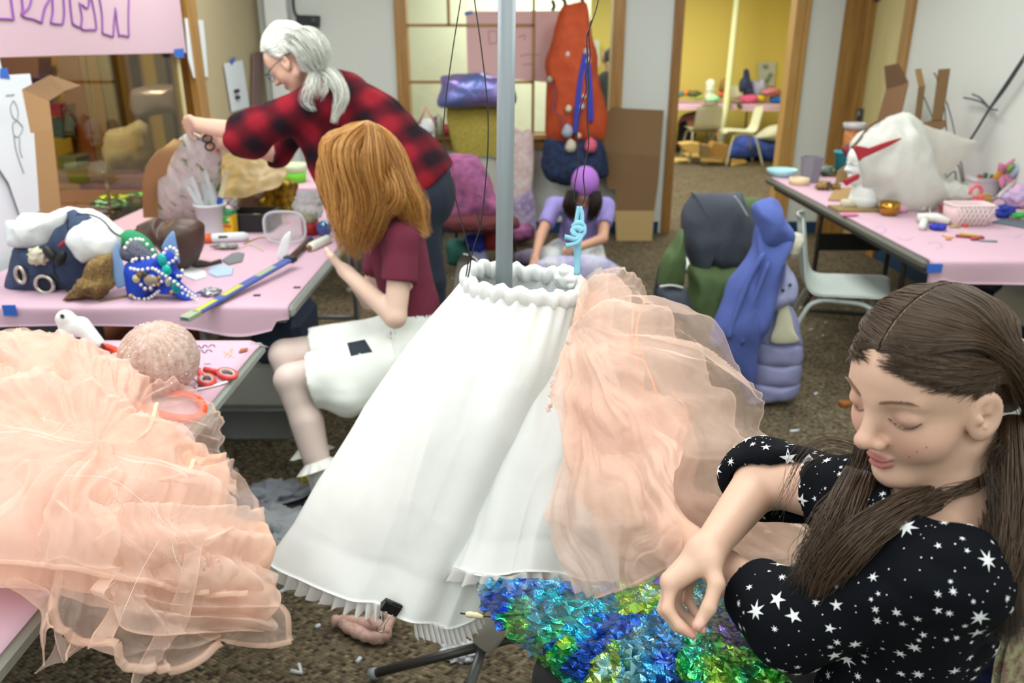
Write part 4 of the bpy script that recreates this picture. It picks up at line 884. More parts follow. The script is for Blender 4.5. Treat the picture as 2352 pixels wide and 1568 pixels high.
PJ = dict(h=Y3(668, 136, 3.52), nb=Y3(748, 196, 3.56), Ls=Y3(742, 232, 3.42), Rs=Y3(745, 225, 3.74), Le=Y3(566, 306, 3.40), Lw=Y3(462, 288, 3.48), Lk=Y3(432, 285, 3.52), Re=Y3(630, 348, 3.74), Rw=Y3(512, 328, 3.62), Rk=Y3(486, 322, 3.58),
          mid=Y3(850, 290, 3.58), pe=Y3(952, 440, 3.58), k1=Y3(985, 640, 3.48), k2=Y3(985, 640, 3.72), a1=V(-.36, 3.50, .1), a2=V(-.40, 3.78, .1))
PR = head_axes(math.radians(97), math.radians(38)); PS = 1.16
PH = hand_prims(PJ['Lw'], PJ['Lk'], V(-.2, -.3, .9), .9, V(.2, .3, -.9), .009, L=.08)+[]; PH2 = hand_prims(PJ['Rw'], PJ['Rk'], V(-.2, -.3, .9), .9, V(.2, .3, -.9), .009, L=.08)
def p_torso(p, g=0):
    d = sd_cone(p, PJ['Ls'], PJ['Rs'], .065+g, .065+g); d = smin(d, sd_cone(p, PJ['nb']+V(.06, 0, -.09), PJ['mid']+V(.02, 0, -.06), .14+g, .155+g), .08); return smin(d, sd_cone(p, PJ['mid']+V(.02, 0, -.06), PJ['pe'], .155+g, .165+g), .06)
def p_a1(p, g=0): return smin(sd_cone(p, PJ['Ls'], PJ['Le'], .052+g, .046+g), sd_cone(p, PJ['Le'], PJ['Lw'], .046+g, .031+g), .02)
def p_a2(p, g=0): return smin(sd_cone(p, PJ['Rs'], PJ['Re'], .052+g, .046+g), sd_cone(p, PJ['Re'], PJ['Rw'], .046+g, .031+g), .02)
def p_legs(p, g=0):
    d = np.minimum(smin(sd_cone(p, PJ['pe']+V(0, -.09, -.02), PJ['k1'], .10+g, .07+g), sd_cone(p, PJ['k1'], PJ['a1'], .068+g, .05+g), .02), smin(sd_cone(p, PJ['pe']+V(0, .09, -.02), PJ['k2'], .10+g, .07+g), sd_cone(p, PJ['k2'], PJ['a2'], .068+g, .05+g), .02)); return smin(d, sd_ell(p, PJ['pe']+V(.03, 0, -.02), (.135+g, .18+g, .15+g)), .05)
def p_body(p):
    p = f32(p); d = head_sdf(p, PJ['h'], PR, PS, jaw=1.1); d = smin(d, sd_cone(p, PJ['h']+V(.04, 0, -.02), PJ['nb'], .055, .065), .02); d = smin(d, p_torso(p), .04)
    d = smin(d, smin(p_a1(p), sd_many(p, PH, .008), .014), .02); d = smin(d, smin(p_a2(p), sd_many(p, PH2, .008), .014), .02); d = smin(d, p_legs(p), .03)
    for a in (PJ['a1'], PJ['a2']): d = smin(d, sd_cone(p, a+V(.03, 0, -.06), a+V(-.16, -.01, -.065), .04, .032), .03)
    return d
pw = thing('person', 'white haired woman with glasses in a red plaid shirt, bending over the table', 'person', (PJ['a1'][0], 3.62, 0))
v, f = sdf_mesh(p_body, (-1.75, 3.1, 0), (.1, 4.1, 1.9), .007); mb = MB(); mb.add(v, f); b_ = obj('body', mb, SKIN, pw); vcol(b_, skin_cols(v, '#dcb29c', PJ['h'], PR, PS, blush='#d08e78'))
def shirt(p):
    p = f32(p); d = smin(p_torso(p, .020), sd_cone(p, PJ['mid']+V(0, 0, -.03), PJ['pe']+V(.02, 0, .05), .17, .185), .05); c1 = PJ['Le']*.80+PJ['Lw']*.20; c2 = PJ['Re']*.88+PJ['Rw']*.12
    s = smin(sd_cone(p, PJ['Ls'], PJ['Le'], .085, .088), sd_cone(p, PJ['Le']+V(.02, 0, -.02), c1+V(0, 0, -.03), .09, .085), .03); n = nrm(PJ['Lw']-PJ['Le']); s = smax(s, (p-f32(c1))@f32(n), .01); s = smax(s, -sd_cone(p, c1-n*.06, c1+n*.1, .045, .07), .006)
    s2 = smin(sd_cone(p, PJ['Rs'], PJ['Re'], .08, .075), sd_cone(p, PJ['Re'], c2, .078, .075), .03); n2 = nrm(PJ['Rw']-PJ['Re']); s2 = smax(s2, (p-f32(c2))@f32(n2), .01); s2 = smax(s2, -sd_cone(p, c2-n2*.06, c2+n2*.1, .045, .065), .006)
    bl = sd_cone(p, Y3(745, 300, 3.52), Y3(790, 520, 3.50), .13, .055); d = smin(d, bl, .07); d = smin(smin(d, s, .05), s2, .04)
    d = d+.008*ridge(p*f32([1, 1, 1]), 7, 2, 21); h = (p-f32(Y3(1012, 402, 3.58)))@f32(nrm(V(.62, 0, -.78))); d = np.where(p[:, 0] > -.75, smax(d, np.where(p[:, 0] > -.62, h, -1), .01), d)
    return smax(d, -sd_cone(p, PJ['nb']+V(-.03, 0, .0), PJ['nb']+V(-.16, 0, .02), .07, .09), .01)
v, f = sdf_mesh(shirt, (-1.6, 3.1, .7), (.1, 4.1, 1.8), .009); mb = MB(); mb.add(v, f); obj('shirt', mb, mat_plaid(), pw, 'red and black plaid shirt')
v, f = sdf_mesh(lambda p: np.maximum(smin(p_legs(f32(p), .012), sd_cone(f32(p), PJ['pe'], PJ['pe']+V(-.02, 0, .10), .165, .15), .05)+.006*ridge(f32(p)*f32([1, 1, .5]), 7, 2, 5), .03-f32(p)[:, 2]), (-.75, 3.1, 0), (.15, 4.1, 1.35), .010); mb = MB(); mb.add(v, f); obj('trousers', mb, mat('#1b2536', .85), pw, 'dark navy trousers')
for a in (PJ['a1'], PJ['a2']): mb = MB(); v, f = sdf_mesh(lambda p: np.maximum(sd_cone(f32(p), a+V(.03, 0, -.055), a+V(-.17, -.01, -.06), .052, .044), .002-f32(p)[:, 2]), a-V(.3, .2, .12), a+V(.2, .2, .1), .01); mb.add(v, f); obj('shoe', mb, mat('#16161a', .6), pw)
mb = MB(); hw = mat_hair('#c4c8bc', '#f8faf4', .4, 'white hair'); hl = lambda x, y, z: PJ['h']+(PR@V(x, y, z))*PS
v, f = sdf_mesh(lambda p: (lambda q: smax(sd_ell(q, (0, -.016, .038), (.077, .095, .087)), smax(q[:, 1]*.75-(q[:, 2]-.028)*.75+.012, q[:, 1]-.058, .01), .008)*PS)(((f32(p)-f32(PJ['h']))@f32(PR))/PS), PJ['h']-.2, PJ['h']+.2, .006); mb.add(v, f)
rs = np.random.RandomState(8)
for k in range(1300):
    u = rs.rand(); sd = -1 if rs.rand() < .6 else 1; th = math.radians(60-70*u); ph = .1+.9*rs.rand(); n0 = V(sd*math.sin(ph)*.9, math.sin(th)*math.cos(ph), math.cos(th)*math.cos(ph)); c = V(0, -.016, .038); r = V(.079, .097, .089)
    p0 = c+n0*r; p1 = V(sd*(.079+.004*rs.rand()), .01-.05*rs.rand(), .012+.045*rs.rand()) if rs.rand() < .65 else c+nrm(n0*.5+V(sd*.35, -.6, .35))*r*1.02; p2 = V(sd*.05*(.4+.6*rs.rand()), -.095, -.02+.06*rs.rand()); P = spline([PJ['h']+(PR@q)*PS for q in (p0, p1, p2)]+[Y3(736+14*rs.rand(), 158+14*rs.rand(), 3.47)], 12); mb.tube(P, .0015, 3, False)
for i, (pts, rad, n, th) in enumerate([([(655, 82, 3.46), (690, 92, 3.40), (722, 128, 3.39), (738, 162, 3.41)], [.016, .040, .045, .03], 260, .0014), ([(680, 72, 3.50), (712, 88, 3.44), (738, 125, 3.42), (742, 162, 3.42)], [.02, .045, .045, .03], 260, .0014), ([(652, 100, 3.44), (682, 120, 3.405), (705, 150, 3.40), (728, 168, 3.41)], [.012, .022, .026, .02], 130, .0012), ([(735, 160, 3.46), (762, 178, 3.40), (783, 215, 3.36), (778, 250, 3.345), (766, 285, 3.335)], [.028, .04, .03, .022, .01], 190, .0013), ([(725, 165, 3.42), (715, 195, 3.33), (705, 230, 3.315), (728, 255, 3.305)], [.02, .03, .03, .01], 60, .0009), ([(738, 168, 3.42), (738, 200, 3.325), (728, 232, 3.31)], [.02, .028, .02], 46, .0009)]): lock(mb, [Y3(*q) for q in pts], rad, n, th, .006, 60+i, 16, wave=.006, wf=1.2)
obj('hair', mb, hw, pw, 'long white hair tied loosely back')
mb = MB()
for sd in (-1, 1):
    c = V(sd*.032, .099, -.004); mb.tube([hl(c[0]+.024*math.cos(t), c[1]-.008*math.cos(t)**2, c[2]+.017*math.sin(t)) for t in np.linspace(0, 2*PI, 24, endpoint=False)], .0016, 6, False, closed=True)
    mb.tube([hl(sd*.056, .092, .004), hl(sd*.076, .04, .006), hl(sd*.080, -.02, .004)], .0014, 6)
mb.tube([hl(-.010, .103, .0), hl(0, .106, .003), hl(.010, .103, .0)], .0014, 6); obj('glasses', mb, mat('#22222a', .4), pw, 'dark rimmed glasses')
# ================================================================ kneeling person with a purple beanie
KJ = dict(h=Y3(1343, 438, 5.36), nb=Y3(1338, 470, 5.58), Ls=Y3(1392, 474, 5.56), Rs=Y3(1272, 472, 5.56), Re=Y3(1243, 540, 5.34), Rw=Y3(1228, 592, 5.16), Rk=Y3(1226, 614, 5.10), Le=Y3(1384, 548, 5.32), Lw=Y3(1318, 572, 5.14), Lk=Y3(1300, 578, 5.08), pe=Y3(1325, 578, 5.80), k1=Y3(1262, 594, 5.34), k2=Y3(1362, 600, 5.36))
KR = head_axes(math.radians(4), math.radians(50)); KS = 1.05
KH = hand_prims(KJ['Rw'], KJ['Rk'], V(.9, -.2, 0), .5, V(0, -.4, -.9), L=.07); KH2 = hand_prims(KJ['Lw'], KJ['Lk'], V(-.2, -.3, .9), .8, V(0, .4, -.9), L=.07)
def k_torso(p, g=0): return smin(sd_cone(p, KJ['Ls'], KJ['Rs'], .048+g, .048+g), sd_cone(p, KJ['nb']+V(0, .02, -.08), KJ['pe'], .125+g, .14+g), .06)
def k_arms(p, g=0): return np.minimum(smin(sd_cone(p, KJ['Ls'], KJ['Le'], .044+g, .036+g), sd_cone(p, KJ['Le'], KJ['Lw'], .036+g, .025+g), .012), smin(sd_cone(p, KJ['Rs'], KJ['Re'], .044+g, .036+g), sd_cone(p, KJ['Re'], KJ['Rw'], .036+g, .025+g), .012))
def k_legs(p, g=0): return np.minimum(smin(sd_cone(p, KJ['pe']+V(-.09, 0, 0), KJ['k1'], .095+g, .075+g), sd_cone(p, V(KJ['k1'][0], KJ['k1'][1], .07), V(KJ['k1'][0]+.02, 5.85, .06), .06+g, .045+g), .05), smin(sd_cone(p, KJ['pe']+V(.09, 0, 0), KJ['k2'], .095+g, .075+g), sd_cone(p, V(KJ['k2'][0], KJ['k2'][1], .07), V(KJ['k2'][0]-.02, 5.85, .06), .06+g, .045+g), .05))
def k_body(p):
    p = f32(p); d = head_sdf(p, KJ['h'], KR, KS); d = smin(d, sd_cone(p, KJ['h']+V(0, .05, -.02), KJ['nb'], .045, .05), .02); d = smin(d, k_torso(p), .04); d = smin(d, k_arms(p), .02); d = smin(d, smin(sd_many(p, KH, .008), sd_many(p, KH2, .008), .004), .012); return smin(d, k_legs(p), .03)
kp = thing('person', 'kneeling person in purple beanie and lilac tee working on the floor', 'person', (KJ['pe'][0], 5.5, 0))
v, f = sdf_mesh(k_body, (-.1, 4.9, 0), (.95, 6.15, 1.0), .008); mb = MB(); mb.add(v, f); b_ = obj('body', mb, SKIN, kp); vcol(b_, skin_cols(v, '#d3a288', KJ['h'], KR, KS))
def ktee(p): p = f32(p); d = k_torso(p, .014); d = smin(d, np.minimum(sd_cone(p, KJ['Ls'], KJ['Ls']*.5+KJ['Le']*.5, .062, .06), sd_cone(p, KJ['Rs'], KJ['Rs']*.45+KJ['Re']*.55, .062, .062)), .03)+.004*ridge(p, 9, 2, 2); d = smax(d, -k_arms(p, .004), .002); return np.maximum(d, KJ['pe'][2]-.02-p[:, 2])
v, f = sdf_mesh(ktee, (-.1, 4.9, .1), (.95, 6.1, .9), .009); mb = MB(); mb.add(v, f); obj('tee_shirt', mb, mat('#9a8fd2', .9), kp, 'lilac tee')
v, f = sdf_mesh(lambda p: np.maximum(k_legs(f32(p), .02)+.006*ridge(f32(p), 8, 2, 4), .008-f32(p)[:, 2]), (-.2, 4.9, -.02), (1.0, 6.15, .6), .011); mb = MB(); mb.add(v, f)
t = NT('pastel print'); nz = t.noise(t.co(), 22, 2); r = t.ramp(nz.outputs[0], [(.30, '#a9cdd0'), (.42, '#d3dfe0'), (.58, '#dde3e2'), (.7, '#e6b9c0')]); obj('trousers', mb, t.done(t.bsdf(r.outputs[0], .9)), kp, 'pale pastel patterned trousers')
def bean(p): q = ((f32(p)-f32(KJ['h']))@f32(KR))/KS; return smax(sd_ell(q, (0, -.03, .055), (.088, .105, .092)), q[:, 1]*.35-q[:, 2]+.012, .012)*KS
v, f = sdf_mesh(bean, KJ['h']-.2, KJ['h']+.2, .006); mb = MB(); mb.add(v, f); obj('beanie', mb, mat('#a56cc4', .95, bump=(160, .3)), kp, 'purple knitted beanie')
mb = MB()
for i, pts in enumerate([[(1312, 440, 5.30), (1303, 470, 5.26), (1308, 505, 5.27)], [(1320, 438, 5.28), (1312, 475, 5.25), (1318, 512, 5.27)], [(1370, 440, 5.30), (1372, 470, 5.27), (1360, 510, 5.27)], [(1362, 440, 5.28), (1362, 475, 5.25), (1350, 515, 5.27)]]): lock(mb, [Y3(*q) for q in pts], [.03, .036, .02], 150, .0016, .005, 80+i, 10)
obj('hair', mb, mat_hair('#1e1410', '#3d2a20'), kp, 'dark hair falling in front')
# ================================================================ sheer organza, satin, lace, iridescent film
def mat_sheer(col, op, name='organza', var=.12):
    t = NT(name); tr = t.n('ShaderNodeBsdfTransparent'); df = t.n('ShaderNodeBsdfDiffuse'); tl = t.n('ShaderNodeBsdfTranslucent')
    for n_ in (df, tl): n_.inputs[0].default_value = (*lin(col), 1)
    m1 = t.n('ShaderNodeMixShader'); m1.inputs[0].default_value = .42; t.l(df.outputs[0], m1.inputs[1]); t.l(tl.outputs[0], m1.inputs[2])
    nz = t.noise(t.co(), 9, 3); r = t.n('ShaderNodeMapRange'); t.l(nz.outputs[0], r.inputs[0]); r.inputs[1].default_value = .3; r.inputs[2].default_value = .7; r.inputs[3].default_value = op-var; r.inputs[4].default_value = op+var
    m2 = t.n('ShaderNodeMixShader'); t.l(r.outputs[0], m2.inputs[0]); t.l(tr.outputs[0], m2.inputs[1]); t.l(m1.outputs[0], m2.inputs[2]); return t.done(m2)
PEACH = mat_sheer('#fbe2d4', .48); PEACH2 = mat_sheer('#fbdac8', .58); PEACHL = mat_sheer('#fce0d1', .34, var=.08); HEMC = mat_sheer('#fbdcc8', .38, var=.05); TULLE = mat_sheer('#f6ece6', .26, var=.06); PEACHD = mat_sheer('#fbd0b6', .92, var=.05)
def satin(name='white satin', col='#e9ecea', rough=.36):
    t = NT(name); co = t.co(); b = t.bsdf(col, rough, 0, .35); b.inputs['Sheen Weight'].default_value = .15
    n1 = t.noise(co, 9, 4, .5); n2 = t.noise(co, 700, 2); mx = t.n('ShaderNodeMath', operation='MULTIPLY_ADD'); t.l(n2.outputs[0], mx.inputs[0]); mx.inputs[1].default_value = .02; t.l(n1.outputs[0], mx.inputs[2]); bm = t.bump(mx.outputs[0], .15, .02); t.l(bm.outputs[0], b.inputs['Normal']); return t.done(b)
SATIN = satin()
LACE = mat_sheer('#ffffff', .86, 'lace', var=.13)
# ---------------------------------------------------------------- white bloomers hung on the stand
WC = at_y(1203, 656, 1.64)
def waist(a, k=1.0): return WC+V(.124*math.cos(a)*k, .105*math.sin(a)*k, -.014*math.cos(a)+.004*math.sin(3*a))
def hem_curve(pts, n): return spline([at_y(*p) for p in pts], n, True)
NU = 260
def loft(top, bot, nv, bul, folds, seed):
    """closed top and bottom curves (n,3) lofted with a bulge and hanging folds"""
    vs = np.linspace(0, 1, nv); n = len(top); G = np.zeros((nv, n, 3)); u = np.linspace(0, 2*PI, n, endpoint=False)
    for i, v in enumerate(vs):
        C = top*(1-v)+bot*v; c = C.mean(0); o = C-c; o[:, 2] = 0; o /= np.maximum(np.linalg.norm(o, axis=1), 1e-6)[:, None]
        g = bul*math.sin(PI*min(v*1.15, 1))**.8*(1-.35*v)
        f = folds[0]*math.exp(-v*9)*np.sin(26*u+2*np.sin(3*u+seed))+folds[1]*v**.7*np.sin(5*u+seed+1.2*v)+folds[2]*np.sin(9*u+seed*2-2.2*v)*v*(1-v)*3
        G[i] = C+o*(g+f)[:, None] if np.ndim(f) else C
    P = G.copy(); cu_ = np.stack(np.broadcast_arrays(np.cos(u)[None]*1.15, np.sin(u)[None]*1.15, vs[:, None]*1.1+seed), -1); w = fbm(P*V(1, 1, .6), 7, 2, seed)*.003+ridge(cu_, 1, 2, seed)*.008+ridge(P@rotm(.4, .5, .3), 5, 1, seed+2)*.003
    G += gnormals(G)*(w*np.clip(vs*4, 0, 1)[:, None])[..., None]; return G
au = np.linspace(0, 2*PI, NU, endpoint=False)
# index 0 = right side (+X), going through the back; hems are given from the right, round the back to the left, then the front
hemL = hem_curve([(1095, 1392, 1.40), (1065, 1325, 1.50), (960, 1280, 1.60), (820, 1262, 1.64), (700, 1262, 1.60), (628, 1296, 1.50), (700, 1338, 1.42), (800, 1368, 1.38), (870, 1388, 1.35), (915, 1412, 1.34), (980, 1428, 1.34), (1042, 1440, 1.355)], NU)
topL = np.array([waist(a) for a in au])
bl = thing('bloomers', 'white satin bloomers with lace hems hanging around the grey pole', 'clothing', (WC[0], WC[1], .5))
G = loft(topL, hemL, 90, .030, (.004, .007, .003), 1.0); mb = MB(); shell(mb, G, .0015, cv=True); obj('trouser_leg', mb, SATIN, bl, 'left satin leg')
topR = np.array([at_y(1322, 735, 1.60)+V(.050*math.cos(a), .045*math.sin(a), .0) for a in au])
hemR = hem_curve([(1420, 1330, 1.36), (1330, 1275, 1.52), (1180, 1262, 1.56), (1050, 1270, 1.52), (985, 1296, 1.42), (1040, 1306, 1.36), (1110, 1318, 1.33), (1170, 1324, 1.315), (1230, 1306, 1.31), (1300, 1322, 1.315), (1360, 1335, 1.32)], NU)
G2 = loft(topR, hemR, 90, .022, (.003, .010, .003), 2.4); mb = MB(); shell(mb, G2, .0015, cv=True); obj('trouser_leg', mb, SATIN, bl, 'right satin leg')
def lace_strip(parent, C, i0, i1, drop, seed, out=.014):
    n = 420; ii = np.linspace(i0, i1, n); P = np.array([C[int(k) % NU]*(1-(k % 1))+C[(int(k)+1) % NU]*(k % 1) for k in ii]); c = C.mean(0); o = P-c; o[:, 2] = 0; o /= np.linalg.norm(o, axis=1)[:, None]
    s = np.arange(n); rs_ = np.random.RandomState(seed); ph = np.cumsum(.15+.12*rs_.rand(n)); rows = []
    for r in np.linspace(0, 1, 9): rows.append(P+V(0, 0, .004)-V(0, 0, 1)*(drop*r*(1+.18*np.abs(np.sin(ph*.9)))*(1-.0*r))[:, None]+o*(out*r*.5+r*.012*np.sin(ph)+.004)[:, None])
    mb = MB(); mb.grid(np.array(rows)); obj('lace_trim', mb, LACE, parent, 'ruffled white lace trim')
lace_strip(bl, hemL, 92, 176, .030, 1); lace_strip(bl, hemL, 206, 262, .040, 2, .004); lace_strip(bl, hemR, 84, 245, .026, 3)
mb = MB(); rows = []
for r in np.linspace(0, 2*PI, 14, endpoint=False):
    row = []
    for a in np.linspace(0, 2*PI, 420, endpoint=False):
        k = 1+.035*math.sin(34*a+2*math.sin(5*a))+.02*math.sin(61*a); o = V(math.cos(a), math.sin(a), 0); row.append(waist(a)+V(0, 0, .004)+o*(.011*k*math.cos(r)+.004*math.sin(27*a))+V(0, 0, .019*k*math.sin(r)+.004*math.sin(19*a+1)))
    rows.append(row)
mb.grid(np.array(rows), True, True); obj('waistband', mb, SATIN, bl, 'gathered white waistband')
mb = MB(); c = at_y(1300, 640, 1.66); v, f = sdf_mesh(lambda p: sd_ell(f32(p), c, (.036, .034, .034))+.008*ridge(f32(p), 30, 2, 3)+.003, c-.07, c+.07, .003); mb.add(v, f); obj('gathered_knot', mb, SATIN, bl, 'bunched satin at the right of the waist')
mb = MB(); rs = np.random.RandomState(3)
for k in range(26):
    a = c+V(-.03+.012*rs.randn(), -.01, .03); mb.tube([a, a+V(.006*rs.randn(), .0, .008), a+V(.012*rs.randn(), 0, .014*rs.rand()+.004)], .0004, 3)
obj('frayed_thread', mb, mat('#e8e8e2', .8), bl)
mb = MB(); mb.tube(spline([at_d(1058, 1408, 1.47), at_d(1090, 1412, 1.46), at_d(1120, 1415, 1.45), at_d(1160, 1414, 1.44), at_d(1230, 1408, 1.43)], 20), .0016, 6); h = obj('hoop_wire', mb, mat('#3a3530', .4, .7), bl, 'dark hoop wire')
mb = MB(); mb.tube(spline([at_d(1070, 1410, 1.462), at_d(1090, 1412, 1.458), at_d(1110, 1417, 1.452)], 8), [.004, .0055, .006, .005, .006, .005, .004, .003], 8); obj('tape_wrap', mb, mat('#d8cfa8', .6), h, 'cream tape')
# binder clip
cp = at_y(898, 1393, 1.325); bc = thing('binder_clip', 'black binder clip with steel handles pinching the left bloomer hem', 'clip', cp); Rc = rotm(.15, .62, .2)
mb = MB(); mb.prism(np.array([(-.019, -.006, .011), (-.019, .006, .011), (-.019, .0105, -.010), (-.019, -.0105, -.010)])@Rc.T+cp, Rc@V(.038, 0, 0)); mb.tube(np.array([(-.02, 0, .011), (.02, 0, .011)])@Rc.T+cp, .0028, 8); obj('clip_body', mb, mat('#121216', .35), bc)
for sg in (-1, 1):
    mb = MB(); w = [(-.012, sg*.0115, -.008), (-.006, sg*.016, -.004), (-.003, sg*.024, -.022), (-.008, sg*.026, -.034), (0, sg*.0265, -.040), (.008, sg*.026, -.034), (.003, sg*.024, -.022), (.006, sg*.016, -.004), (.012, sg*.0115, -.008)]
    if sg < 0: w = [(x, y, z*1.15) for x, y, z in w]
    mb.tube(spline(np.array(w)@Rc.T+cp, 40), .0011, 6); obj('clip_handle', mb, mat('#c4c8ca', .2, 1), bc)
# ---------------------------------------------------------------- sheets of organza
def proj(G): v = G-CAM; d = v@_F; return 1176+v@_R/d*FPX, 784-v@_U/d*FPX
def sheet(mb, rows, nu=70, nv=70, pleat=(0, 0), crump=(.006, 10), seed=0, mi=0, anis=(1, 1, 1), pol=(1318, 730, 5.0, .012)):
    """rows run along the gather; columns run outwards from it. pleat=(count, amp) radiating folds"""
    nu = int(nu*1.5); nv = int(nv*1.5); G = pxnet(rows, nu, nv); U, W = uvgrid(nu, nv); N = gnormals(G); X_, Y_ = proj(G); an = np.arctan2(Y_-pol[1], X_-pol[0])+(.25 if pol[0] > 900 else .55)*fbm(G, 5, 2, seed+1); rr_ = np.hypot(X_-pol[0], Y_-pol[1])/520; Q = np.stack([np.cos(an)*pol[2], np.sin(an)*pol[2], rr_*1.3+seed], -1)
    crump = (crump[0]*.45, crump[1])
    d = pol[3]*np.clip(rr_*2.2, .15, 1)*(ridge(Q, 1, 3, seed)+(.3 if pol[0] > 900 else .12)*ridge(Q*V(3, 3, .8), 1, 2, seed+7))+pleat[1]*W**.8*np.sin(2*PI*pleat[0]*U+2.2*fbm(np.stack([U*3, W*1.2, U*0+seed], -1), 1, 2, seed))+crump[0]*(fbm(G*V(*anis), crump[1], 3, seed)+.9*ridge(G*V(*anis), crump[1]*.8, 2, seed+9))
    d += .0012*ridge(G@rotm(.5, .7, seed), 30, 2, seed+6)
    G = G+N*d[..., None]; mb.grid(G, mi=mi); return G
def hem(mb, C, r, mi=1, flat=.25): mb.tube(C, r, 6, True, mi, flat=flat)
SEAM = mat_sheer('#f3bd98', .8, var=.02)
og = thing('overskirt', 'peach organza overskirt billowing off the right side of the bloomers', 'clothing', at_y(1450, 1350, 1.35))
def osheet(rows, m, name='organza_layer', hems=((0, 'r'),), hw=.0022, label=None, **k):
    mb = MB(); G = sheet(mb, rows, **k)
    for e, side in hems:
        C = {'r': G[:, -1], 'l': G[:, 0], 't': G[0], 'b': G[-1]}[side]; hem(mb, C, hw)
    return obj(name, mb, [m, HEMC], og, label), G
# back billow: right hand silhouette
osheet([[(1342, 655, 1.66), (1362, 628, 1.66), (1380, 615, 1.66), (1398, 618, 1.67)], [(1330, 720, 1.62), (1380, 660, 1.56), (1440, 660, 1.58), (1490, 692, 1.66)], [(1310, 790, 1.58), (1400, 730, 1.46), (1500, 720, 1.48), (1605, 762, 1.62)], [(1295, 850, 1.54), (1420, 810, 1.38), (1560, 800, 1.40), (1692, 850, 1.58)],
        [(1300, 930, 1.50), (1450, 900, 1.32), (1600, 900, 1.34), (1722, 935, 1.54)], [(1315, 1010, 1.46), (1470, 1000, 1.28), (1640, 1000, 1.30), (1768, 1025, 1.48)], [(1340, 1100, 1.42), (1500, 1110, 1.26), (1670, 1100, 1.28), (1800, 1100, 1.42)], [(1380, 1190, 1.38), (1540, 1210, 1.26), (1720, 1200, 1.27), (1850, 1200, 1.36)], [(1430, 1270, 1.34), (1580, 1300, 1.24), (1750, 1290, 1.24), (1900, 1280, 1.30)]],
       PEACHL, nu=120, nv=90, pleat=(5, .014), crump=(.007, 7), seed=1, label='sheer outer billow')
osheet([[(1338, 668, 1.64), (1362, 650, 1.62), (1385, 640, 1.63)], [(1320, 745, 1.58), (1400, 690, 1.5), (1465, 700, 1.56)], [(1300, 820, 1.54), (1420, 790, 1.40), (1560, 790, 1.50)], [(1300, 900, 1.50), (1450, 890, 1.35), (1640, 880, 1.46)], [(1310, 980, 1.46), (1470, 980, 1.31), (1690, 980, 1.42)], [(1330, 1080, 1.42), (1500, 1090, 1.29), (1735, 1080, 1.38)], [(1370, 1180, 1.38), (1540, 1200, 1.28), (1790, 1180, 1.34)], [(1420, 1270, 1.35), (1580, 1290, 1.27), (1830, 1270, 1.30)]],
       PEACH, nu=110, nv=90, pleat=(6, .018), crump=(.009, 8), seed=2, label='gathered middle layer')
osheet([[(1334, 690, 1.62), (1355, 680, 1.60), (1375, 690, 1.6)], [(1312, 770, 1.56), (1390, 750, 1.48), (1440, 780, 1.52)], [(1290, 840, 1.52), (1400, 850, 1.38), (1490, 880, 1.44)], [(1282, 900, 1.50), (1420, 940, 1.33), (1540, 970, 1.40)], [(1290, 970, 1.46), (1430, 1030, 1.30), (1580, 1070, 1.36)], [(1300, 1060, 1.42), (1450, 1120, 1.27), (1620, 1160, 1.32)], [(1330, 1150, 1.38), (1480, 1210, 1.26), (1640, 1250, 1.28)]],
       PEACH2, nu=90, nv=80, pleat=(4, .020), crump=(.010, 9), seed=3, label='denser inner layer')
# front flap with a stitched hem
o_, Gf = osheet([[(1300, 900, 1.46), (1292, 985, 1.42), (1252, 1090, 1.39), (1226, 1190, 1.36), (1262, 1295, 1.33), (1300, 1384, 1.30)], [(1350, 900, 1.42), (1352, 990, 1.36), (1332, 1100, 1.31), (1320, 1200, 1.28), (1345, 1290, 1.26), (1375, 1370, 1.25)], [(1430, 900, 1.40), (1440, 990, 1.30), (1430, 1100, 1.21), (1415, 1200, 1.17), (1430, 1280, 1.16), (1450, 1345, 1.16)],
                [(1530, 890, 1.38), (1545, 980, 1.27), (1510, 1090, 1.17), (1485, 1190, 1.12), (1490, 1260, 1.11), (1510, 1318, 1.11)], [(1592, 930, 1.38), (1580, 1000, 1.26), (1545, 1090, 1.14), (1526, 1180, 1.09), (1535, 1250, 1.08), (1552, 1296, 1.08)]],
               PEACH2, name='front_flap', hems=((0, 'r'), (0, 'l')), hw=.003, nu=80, nv=100, pleat=(2, .010), crump=(.006, 7), seed=4, label='front flap of peach organza')
osheet([[(1480, 1130, 1.34), (1500, 1200, 1.32), (1520, 1270, 1.30)], [(1580, 1130, 1.30), (1600, 1200, 1.27), (1620, 1290, 1.25)], [(1690, 1140, 1.28), (1700, 1220, 1.25), (1720, 1310, 1.22)], [(1800, 1170, 1.27), (1815, 1240, 1.24), (1820, 1320, 1.20)], [(1880, 1230, 1.25), (1890, 1290, 1.23), (1900, 1340, 1.20)]], PEACH2, nu=70, nv=60, pleat=(3, .012), crump=(.010, 9), seed=5, label='lower organza layer')
osheet([[(1300, 1240, 1.40), (1320, 1330, 1.36), (1340, 1380, 1.33), (1360, 1425, 1.30)], [(1400, 1250, 1.34), (1410, 1330, 1.28), (1420, 1400, 1.25), (1430, 1440, 1.24)], [(1500, 1260, 1.28), (1510, 1330, 1.23), (1515, 1390, 1.21), (1520, 1425, 1.20)], [(1570, 1270, 1.24), (1590, 1320, 1.2), (1600, 1350, 1.18), (1605, 1370, 1.17)]], TULLE, nu=50, nv=50, pleat=(2, .008), crump=(.006, 9), seed=6, label='pale tulle underlayer')
mb = MB(); tops = [(1338, 640), (1326, 730), (1300, 800), (1278, 860), (1268, 900), (1262, 945)]
